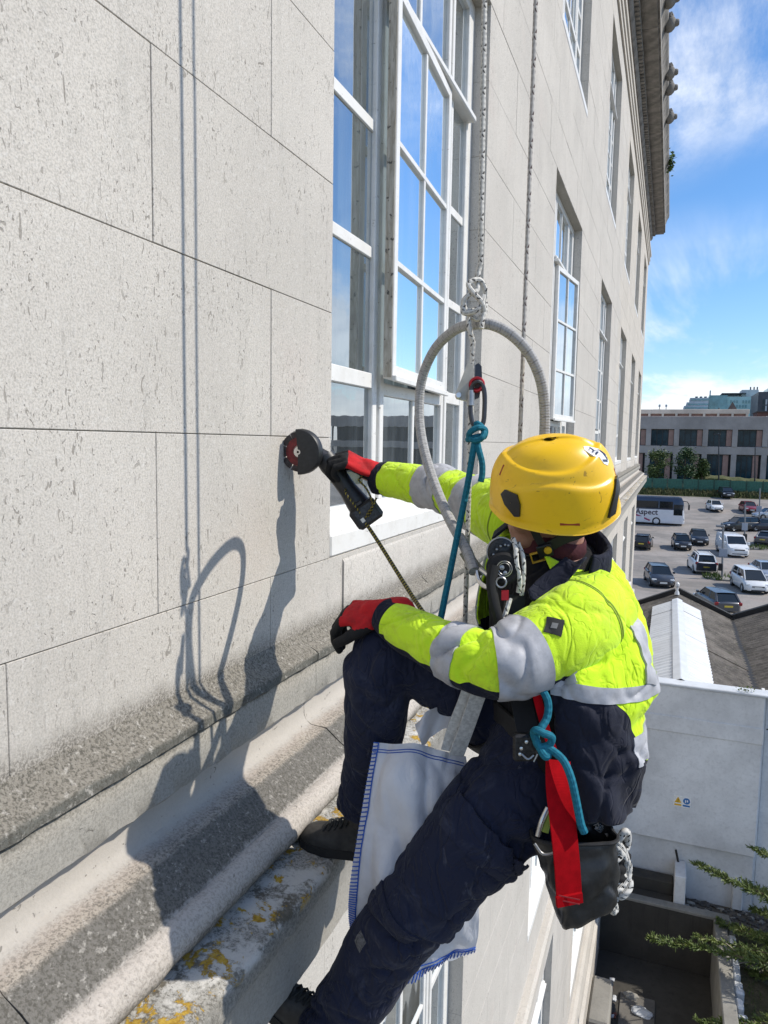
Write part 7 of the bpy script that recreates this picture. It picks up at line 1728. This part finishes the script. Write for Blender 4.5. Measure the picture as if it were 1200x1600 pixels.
# teal cord with knot and tail
TC = thing('teal_cord', 'teal cord knotted on the karabiner and running down behind the forearm', 'cord', P(742, 675, 1.755))
def coil(c, R, r, ax, n=16, turns=1.0, pitch=0.0): 
    a = np.linspace(0, 2 * np.pi * turns, int(n * turns)); return np.array([c + ex * R * math.cos(t) + ez * R * .8 * math.sin(t) + ey * (ax * math.cos(t) + pitch * t) for t in a])
rope('knot', np.r_[coil(P(742, 684, 1.755), .0165, .007, .004, 16, 1.0), spline([P(757, 682, 1.745), P(758, 672, 1.740), P(748, 668, 1.730), P(736, 674, 1.735), P(733, 682, 1.745), P(742, 688, 1.735), P(753, 684, 1.730), P(756, 672, 1.740), P(746, 662, 1.750), P(740, 668, 1.760)], 6)], 0.0075, M_TEAL, TC)
rope('leg', spline([P(743, 684, 1.750), P(740, 700, 1.745), P(730, 760, 1.755), P(716, 830, 1.760), P(704, 890, 1.750), P(692, 950, 1.710), P(684, 1000, 1.680), P(700, 1040, 1.650)], 10), 0.0078, M_TEAL, TC)
rope('tail', spline([P(745, 686, 1.745), P(748, 702, 1.740), P(753, 722, 1.740), P(753.5, 740, 1.740), P(751, 753, 1.740)], 7), 0.0076, M_TEAL, TC)
rope('knotted_end', spline([P(*t) for t in ((846, 1075, 1.46), (856, 1096, 1.455), (855, 1120, 1.45), (845, 1138, 1.44), (837, 1150, 1.435), (842, 1166, 1.43), (858, 1164, 1.43), (862, 1152, 1.425), (850, 1146, 1.42), (838, 1141, 1.425), (834, 1147, 1.44), (843, 1168, 1.43), (852, 1182, 1.42), (857, 1178, 1.425), (853, 1168, 1.43), (862, 1172, 1.425), (880, 1188, 1.41), (892, 1215, 1.40), (900, 1250, 1.395), (907, 1285, 1.395), (913, 1301, 1.395))], 8), 0.0078, M_TEAL, None, label='knotted teal cord end hanging over the navy jacket panel', cat='cord')

# descender on the chest
DS = thing('descender', 'black lever descender with round side plates in front of the open jacket', 'descender', P(785, 885, 1.545))
Md = lambda px, py, D: mat_from(ex, ey, unit(ez - ex * .15), P(px, py, D))
M_DPL = plain('worn_black_plate', (0.02, 0.02, 0.021), 0.38, 0.4, var=0.8, scale=160)
obj('top_disc', MB().lathe([(0, .010), (.026, .010), (.0315, .006), (.0315, -.02)], 30, Md(783, 862, 1.57)), M_DPL, DS, smooth=True)
obj('main_disc', MB().lathe([(0, .016), (.018, .016), (.0185, .013), (.030, .013), (.036, .008), (.037, -.015)], 34, Md(786, 888, 1.555)), M_GBLK, DS, smooth=True)
obj('disc_rim', tor(P(783, 862, 1.565), .0305, .0022, (ex, ey), 30), M_MET, DS, smooth=True)
hub = MB()
for r_, z_ in ((.0165, .0165), (.0125, .0168)): hub.tube(np.array([P(786, 888, 1.555) + ex * r_ * math.cos(a) + ey * r_ * math.sin(a) + ez * z_ for a in np.linspace(0, 2 * np.pi, 25)[:-1]]), 0.0011, 5, closed=True)
hub.lathe([(0, .020), (.005, .019), (.006, .016)], 12, Md(784, 886, 1.555)); hub.lathe([(0, .019), (.004, .018), (.005, .016)], 10, Md(789, 894, 1.555))
for a_, b_ in ((768, 872), (771, 866), (766, 878), (776, 858), (782, 853), (789, 851), (794, 852)): hub.lathe([(0, .0155), (.0022, .0145), (.003, .011)], 6, Md(a_, b_, 1.562))
obj('rivets', hub, M_MET, DS, smooth=True, kind='stuff')
hd_ = spline([P(772, 884, 1.54), P(768, 910, 1.535), P(772, 940, 1.53), P(778, 965, 1.535), P(784, 1000, 1.55)], 8); obj('lever', MB().tube(hd_, np.c_[np.linspace(.020, .013, len(hd_)), np.linspace(.012, .010, len(hd_))], 12), M_GBLK, DS, smooth=True)
obj('lever_hole_rim', tor(P(783, 910, 1.525), .0105, .0022, (ex, ey), 18), M_MET, DS, smooth=True)
rope('rope_strand', spline([P(802, 842, 1.575), P(806, 858, 1.55), P(807, 880, 1.545), P(812, 905, 1.55), P(810, 925, 1.56)], 8), 0.0055, M_ROPE, DS); rope('rope_strand', spline([P(809, 848, 1.58), P(817, 870, 1.56), P(818, 900, 1.56), P(815, 930, 1.57)], 8), 0.005, M_ROPE, DS)
rope('rope_strand', spline([P(797, 935, 1.56), P(790, 958, 1.55), P(780, 985, 1.54)], 8), 0.0055, M_ROPE, DS)
obj('red_tag', MB().cbox(-.008, .008, -.011, .011, -.003, .003, .001, 0, Md(789, 930, 1.55)), M_REDA, DS)
# harness webbing on the trousers and body
HN = []
obj('harness_waist_belt', IB.patch(0.085, 0.155, 0.0, 1.0, 6, 90, 0.012, 0.006), M_BLK, MAN, smooth=True, sh=50)
obj('harness_leg_loop', RL.patch(0.10, 0.15, 0.0, 1.0, 6, 90, 0.010, 0.006), M_BLK, MAN, smooth=True, sh=50)
obj('harness_chest_strap', ribbon([P(805, 930, 1.585), P(800, 1000, 1.57), P(812, 1080, 1.555), P(826, 1150, 1.50)], 0.045, ez, 0.005), M_BLK, MAN, smooth=True)
hb_ = MB().cbox(-.024, .026, -.028, .026, -.012, .012, .005, 0, Md(820, 1166, 1.455)); hbo = obj('harness_buckle', hb_, M_DPL, MAN)
rv = MB()
for a_, b_ in ((822, 1156), (814, 1166), (812, 1175)): rv.lathe([(0, .016), (.0035, .015), (.004, .012)], 8, Md(a_, b_, 1.455))
obj('rivets', rv, M_STEEL, hbo, smooth=True, kind='stuff'); obj('buckle_wire', MB().tube(spline([P(815, 1178, 1.44), P(825, 1186, 1.435), P(834, 1180, 1.435)], 5), .0022, 6).tube([P(834, 1190, 1.435), P(840, 1178, 1.435)], .0022, 6), M_MET, hbo)
# red webbing strap
RS = obj('red_strap', ribbon([P(834, 1066, 1.475), P(842, 1100, 1.465), P(853, 1140, 1.455), P(866, 1178, 1.44)], 0.017, ez, 0.003).grid(ribbon([P(872, 1188, 1.435), P(873, 1230, 1.415), P(880, 1290, 1.40), P(886, 1350, 1.395), P(890, 1411, 1.40)], 0.052, unit(ez + ex * .2), 0.004, 10).V().reshape(-1, 4, 3), cv=True), M_REDW, label='red webbing strap hanging down over the black tool bag', cat='strap')
obj('stitched_end', ribbon([P(889, 1398, 1.394), P(890, 1413, 1.395)], 0.053, unit(ez + ex * .2), 0.008), M_REDW, RS); 
for y_ in (1401, 1408): obj('stitch_line', ribbon([P(873, y_ - 2, 1.388), P(906, y_ + 5, 1.388)], 0.0022, unit(ez), 0.001), plain('red_thread', (0.30, 0.02, 0.025), .6), RS)
# tool bag with coiled rope
TBG = thing('tool_bag', 'black open tool bag hanging behind the red strap with scuffed sides', 'bag', P(890, 1430, 1.49))
tb = []
for (cx_, cy_, D_, a_, b_) in ((896, 1300, 1.50, .085, .048), (897, 1315, 1.50, .083, .050), (903, 1350, 1.50, .076, .052), (909, 1385, 1.50, .067, .050), (913, 1410, 1.50, .062, .046), (914, 1420, 1.50, .056, .038)):
    c = P(cx_, cy_, D_); a = np.linspace(0, 2 * np.pi, 49)[:-1]; e_ = .52
    tb.append([c + (ex + ey * (.0 if cy_ < 1320 else .40 * (cy_ - 1320) / 100)) * a_ * np.sign(math.cos(t)) * abs(math.cos(t)) ** e_ + np.array([ez[0], ez[1], 0]) * b_ * np.sign(math.sin(t)) * abs(math.sin(t)) ** e_ for t in a])
tb = np.array(tb); tb = np.array([spline(tb[:, j], 8) for j in range(48)]).transpose(1, 0, 2); TS_ = Surf(tb); TS_.displace(.010 * vnoise(tb.reshape(-1, 3), 13, 3, 3).reshape(tb.shape[:2]) - .006 * creased(tb.reshape(-1, 3) * [1, 1, .6], 9, 4.0, .07).reshape(tb.shape[:2]) + .004 * (0.5 - np.abs(vnoise(tb.reshape(-1, 3) * [1, 1, .6], 22, 5, 2)) * 2).reshape(tb.shape[:2]))
M_PVC = plain('black_scuffed_pvc', (0.012, 0.0125, 0.013), 0.42, var=.7, scale=25, bump=.3, bd=.003)
tbo = obj('bag_body', TS_.mb(0, False, True), M_PVC, TBG, smooth=True, sh=0); m_ = tbo.modifiers.new('thickness', 'SOLIDIFY'); m_.thickness = .004; m_.offset = -1
obj('bag_rim', MB().tube(TS_.G[0], .004, 6, closed=True), M_BLK, TBG, smooth=True)
rope('bag_grab_cord', spline([P(835, 1318, 1.44), P(848, 1334, 1.435), P(866, 1332, 1.435), P(872, 1320, 1.44)], 8), .003, M_MET, TBG)
rope('hose_end', spline([P(840, 1306, 1.47), P(846, 1284, 1.47), P(856, 1262, 1.475)], 6), .006, M_STEEL, TBG); obj('yellow_tube', MB().tube(spline([P(851, 1300, 1.47), P(856, 1280, 1.475), P(864, 1262, 1.48)], 5), .008, 10), plain('lime_tube', (0.20, 0.26, 0.03), .5), TBG, smooth=True)
CR = thing('coiled_rope', 'white rope with black flecks coiled behind the black tool bag', 'rope', P(962, 1400, 1.56))
for i, (pts) in enumerate((((938, 1290), (950, 1310), (962, 1318), (975, 1300), (981, 1305), (978, 1325), (966, 1340), (955, 1350)), ((958, 1375), (960, 1395), (972, 1400), (984, 1385), (980, 1370), (968, 1368)), ((930, 1425), (945, 1415), (960, 1405), (975, 1392)), ((940, 1410), (952, 1412), (958, 1424), (961, 1420), (958, 1408)), ((950, 1300), (968, 1330), (982, 1352), (978, 1378), (962, 1392)), ((962, 1312), (978, 1340), (974, 1366), (958, 1380)), ((932, 1290), (945, 1304), (955, 1325), (957, 1350)))):
    rope('rope_turn', spline([P(x, y, 1.535 + .014 * math.sin(j * 1.7 + i)) for j, (x, y) in enumerate(pts)], 8), .0078, M_KEVL, CR)
bc = MB(); rg = random.Random(6)
for i in range(4):
    y_ = 1318 + i * 16; bc.tube(spline([P(948 + rg.uniform(-4, 4), y_, 1.55), P(965, y_ + rg.uniform(2, 10), 1.53), P(984 + rg.uniform(-6, 2), y_ + rg.uniform(-4, 6), 1.57)], 6), np.linspace(.013, .009, 13), 8)
bcr = remesh(bc, .003, 3); obj('bunched_strap', bcr, M_GBLK, CR, smooth=True, sh=0)

# ------------------------------------------------------------------ angle grinder
GC = P(468, 706, 2.30); nd = unit(ez - ex * .30 - ey * .14); gx = unit(ex - nd * (ex @ nd)); gy = np.cross(nd, gx)
AG = thing('angle_grinder', 'black cordless angle grinder with red disc cutting the stone joint', 'angle grinder', GC)
Mg = lambda o=(0, 0, 0): mat_from(gx, gy, nd, GC + gx * o[0] + gy * o[1] + nd * o[2])
M_DISC = plain('dark_disc_edge', (0.05, 0.04, 0.04), .6, .3, var=.5, scale=80); M_DRED = plain('worn_red_disc', (0.16, 0.012, 0.014), .5, var=.5, scale=60); M_GPL = plain('grinder_black_plastic', (0.016, 0.017, 0.019), .45, var=.3, scale=60, bump=.15, bd=.001)
obj('disc', MB().lathe([(0, .0012), (.046, .0012), (.046, -.0012), (0, -.0012)], 40, Mg()), M_DRED, AG)
sg = MB()
for k in range(9):
    a0_, a1_ = k * 2 * np.pi / 9 + .04, (k + 1) * 2 * np.pi / 9 - .04; a = np.linspace(a0_, a1_, 6); poly = [(r_ * math.cos(t), r_ * math.sin(t)) for r_, tt_ in ((.0465, a), (.064, a[::-1])) for t in tt_]; sg.extr(poly, Mg(), .003)
obj('disc_segments', sg, M_DISC, AG, kind='stuff')
obj('flange', MB().lathe([(0.004, .013), (.008, .013), (.009, .009), (.016, .009), (.019, .006), (.022, .002)], 28, Mg()), M_STEEL, AG, smooth=True); obj('inner_flange', MB().lathe([(.021, .003), (.030, .0022)], 28, Mg()), M_DRED, AG)
ga_ = np.linspace(-np.pi / 2 - .05, np.pi / 2 + .12, 30); R_g = .0725
gf = MB(); prof_g = [(.0, .012), (R_g - .012, .012), (R_g - .003, .0105), (R_g, .006), (R_g, -.020), (R_g - .003, -.023), (.0, -.023)]
G = np.array([[GC + gx * r_ * math.cos(t) + gy * r_ * math.sin(t) + nd * z_ for r_, z_ in prof_g] for t in ga_]); gf.grid(G, flip=False)
n_p = len(prof_g); gf.f += [list(range(n_p)), [(len(ga_) - 1) * n_p + i for i in range(n_p)][::-1]]; gf.mi += [0, 0]
obj('guard', gf, M_GPL, AG, smooth=True, sh=35)
obj('guard_back', MB().extr([(.066 * math.cos(t), .066 * math.sin(t)) for t in np.linspace(np.pi * .48, np.pi * .82, 10)] + [(0, 0)], Mg((0, .004, -.021)), .003), M_MET, AG)
bA, bB = P(506, 712, 2.345), P(566, 796, 2.365); bt = unit(bB - bA); bs = unit(np.cross(bt, ez)); bn = np.cross(bs, bt)
st_ = np.linspace(0, 1, 12); wr_ = lerp(st_, [(0, .034), (.18, .036), (.32, .031), (.62, .030), (.8, .036), (1, .040)])
bdy = MB().tube(np.array([bA + (bB - bA) * t for t in st_]), np.c_[wr_, wr_ * .95], 16, up=ez); obj('body', bdy, M_GPL, AG, smooth=True)
obj('gear_head', MB().tube([GC - nd * .022 + gx * .012, GC - nd * .05 + gx * .018, (GC - nd * .05 + bA) / 2, bA + bt * .02], np.array([.026, .027, .027, .029]), 14), M_DMET, AG, smooth=True)
Mb = mat_from(bs, bt, bn, P(566, 792, 2.355))
obj('battery', MB().cbox(-.046, .050, -.012, .060, -.040, .046, .010, 0, Mb), M_GPL, AG); obj('battery_label', MB().cbox(-.032, .034, -.004, .050, .0455, .0472, .0005, 0, Mb), plain('battery_label_grey', (0.035, 0.04, 0.05), .4, var=.5, scale=120), AG)
obj('battery_mark', MB().cbox(.016, .028, .026, .040, .0468, .0480, .0004, 0, Mb), M_SW, AG); obj('battery_latch', MB().cbox(-.012, .014, -.026, -.010, .030, .040, .004, 0, Mb), M_DMET, AG)
Mgl = mat_from(bs, bt, bn, bA + bt * .03)
# lanyard
LY = thing('tool_lanyard', 'yellow and black twisted lanyard from the grinder battery to the worker', 'lanyard', P(570, 818, 2.33))
rope('main_cord', spline([P(570, 815, 2.325), P(590, 845, 2.26), P(615, 885, 2.16), P(640, 925, 2.05), P(660, 955, 1.95), P(690, 1000, 1.85)], 10), .0062, M_TWIST, LY)
for pts in (((571, 814, 2.32), (556, 792, 2.305), (541, 772, 2.30), (540, 764, 2.33)), ((572, 814, 2.32), (582, 790, 2.30), (574, 766, 2.29), (560, 750, 2.30)), ((569, 813, 2.318), (576, 800, 2.30), (584, 788, 2.295), (588, 778, 2.30)), ((560, 750, 2.30), (566, 742, 2.31), (562, 736, 2.33))): rope('lanyard_loop', spline([P(*t) for t in pts], 8), .0032, M_TWIST, LY)

# ------------------------------------------------------------------ white debris bag
def mk_bag():
    q = N('white_woven_bag'); p = q.pos(); c = q.mix(q.ramp(q.noise(p, 7, 5, .65), .4, .7), (0.78, 0.79, 0.83), (0.66, 0.67, 0.72)); c = q.mix(q.ramp(q.noise(q.map(p, (1, 1, .3)), 12, 5, .7), .58, .75, 0, .35), c, (0.40, 0.40, 0.41))
    h = q.noise(q.map(p, (1.4, 1.4, .5), rot=(.3, .2, .6)), 16, 4, .6, 1.2); q.bump(h, .6, .008)
    m = q.fin(c, .7); tr = q.n('ShaderNodeBsdfTranslucent'); q.set(tr.inputs[0], c); mx_ = q.n('ShaderNodeMixShader'); mx_.inputs[0].default_value = .28; q.t.links.new(q.b.outputs[0], mx_.inputs[1]); q.t.links.new(tr.outputs[0], mx_.inputs[2]); q.t.links.new(mx_.outputs[0], q.o.inputs[0]); return m
M_BAG = mk_bag(); M_STIT = plain('blue_stitching', (0.02, 0.09, 0.42), .7); M_BWEB = plain('white_bag_webbing', (0.56, 0.56, 0.54), .8, var=.2, scale=120, bump=.5, bd=.002)
BG = thing('debris_bag', 'white woven debris bag with blue stitched edges hanging between the legs', 'bag', P(650, 1480, 1.78))
rows = [((584, 1160), (650, 1163), (728, 1182)), ((572, 1230), (650, 1235), (738, 1260)), ((558, 1310), (650, 1315), (744, 1340)), ((547, 1385), (650, 1400), (748, 1420)), ((545, 1425), (648, 1470), (747, 1462)), ((549, 1463), (630, 1529), (741, 1488))]
Df = [1.715, 1.71, 1.715, 1.73, 1.76, 1.79]
def bag_side(dd, bul):
    g = []
    for (a, m_, b), D_ in zip(rows, Df):
        k = bul * (0.35 if a[1] < 1200 else 1.0 if a[1] < 1420 else .5); g.append(spline([P(*a, D_ + dd * .15), P((a[0] + m_[0]) / 2, (a[1] + m_[1]) / 2 + 1, D_ + dd - k), P(*m_, D_ + dd - k * 1.2), P((b[0] + m_[0]) / 2, (b[1] + m_[1]) / 2, D_ + dd - k), P(*b, D_ + dd * .15)], 14))
    g = np.array(g); return np.array([spline(g[:, j], 14) for j in range(g.shape[1])]).transpose(1, 0, 2)
Gf = bag_side(0.0, .05); Gb = bag_side(.07, -.03)
def crease(G, s_):
    S = Surf(G, False); q = G.reshape(-1, 3); nn_ = G.shape[:2]; e = np.minimum(np.linspace(0, 1, nn_[1]), np.linspace(1, 0, nn_[1]))[None, :] * 6; e = np.clip(e, .15, 1)
    S.displace(e * (.017 * (0.5 - np.abs(vnoise(q * [1.3, 1.3, .5], 9, s_, 2)) * 2).reshape(nn_) + .004 * vnoise(q, 20, s_ + 2, 2).reshape(nn_))); return S
SF, SB = crease(Gf, 2.0), crease(Gb, 7.0)
obj('front_panel', SF.mb(), M_BAG, BG, smooth=True, sh=0); obj('back_panel', MB().grid(SB.G), M_BAG, BG, smooth=True, sh=0)
fr_line = lambda u_, v_, off=-.003: SF.ev(np.asarray(u_, float), np.asarray(v_, float), off)
sgn_ = 1 if ((SF.Nn.mean((0, 1))) @ ez) > 0 else -1
for u_ in (.030, .042): obj('hem_stitching', MB().tube(SF.ev(np.full(60, u_), np.linspace(.01, .97, 60), sgn_ * .0015), .0011, 5), M_STIT, BG)
def overlock(uv0, uv1, n, wv):
    mb = MB(); t = np.linspace(0, 1, n)
    for i in range(n):
        u_ = uv0[0] + (uv1[0] - uv0[0]) * t[i]; v_ = uv0[1] + (uv1[1] - uv0[1]) * t[i]
        a = SF.ev(np.array([u_]), np.array([v_]), sgn_ * .002)[0]; b = SF.ev(np.array([u_ + wv[0]]), np.array([v_ + wv[1]]), sgn_ * .002)[0]; mb.tube([a, (a + b) / 2 + ez * .001, b], .0015, 4)
    L_ = SF.ev(uv0[0] + (uv1[0] - uv0[0]) * t + wv[0], uv0[1] + (uv1[1] - uv0[1]) * t + wv[1], sgn_ * .002); mb.tube(L_, .0016, 5); return mb
obj('edge_stitching', overlock((.0, .0), (1, .0), 58, (-.004, .055)), M_STIT, BG, kind='stuff'); obj('base_stitching', overlock((1, .0), (1, 1), 44, (-.045, .004)), M_STIT, BG, kind='stuff'); obj('base_stitching', MB().tube(SF.ev(np.full(60, .93), np.linspace(0, 1, 60), sgn_ * .002), .0013, 5), M_STIT, BG)
obj('carry_strap', ribbon([P(733, 1068, 1.64), P(722, 1100, 1.65), P(708, 1135, 1.675), P(697, 1172, 1.70)], .024, ez, .004), M_BWEB, BG, smooth=True); obj('carry_strap', ribbon([P(753, 1070, 1.62), P(742, 1100, 1.63), P(728, 1140, 1.655), P(713, 1180, 1.69)], .036, unit(ez + ex * .2), .004), M_BWEB, BG, smooth=True)
tag_ = np.array([[P(648 + 52 * u_ + 12 * v_, 1132 - 30 * u_ + 36 * v_ - (10 * math.sin(u_ * 3.1)), 1.70 - .02 * math.sin(u_ * 5 + v_ * 3)) for u_ in np.linspace(0, 1, 22)] for v_ in np.linspace(0, 1, 16)]); ST = Surf(tag_, False); ST.displace(.006 * vnoise(tag_.reshape(-1, 3), 26, 3, 3).reshape(16, 22))
obj('fabric_flap', ST.mb(), M_BAG, BG, smooth=True, sh=0)
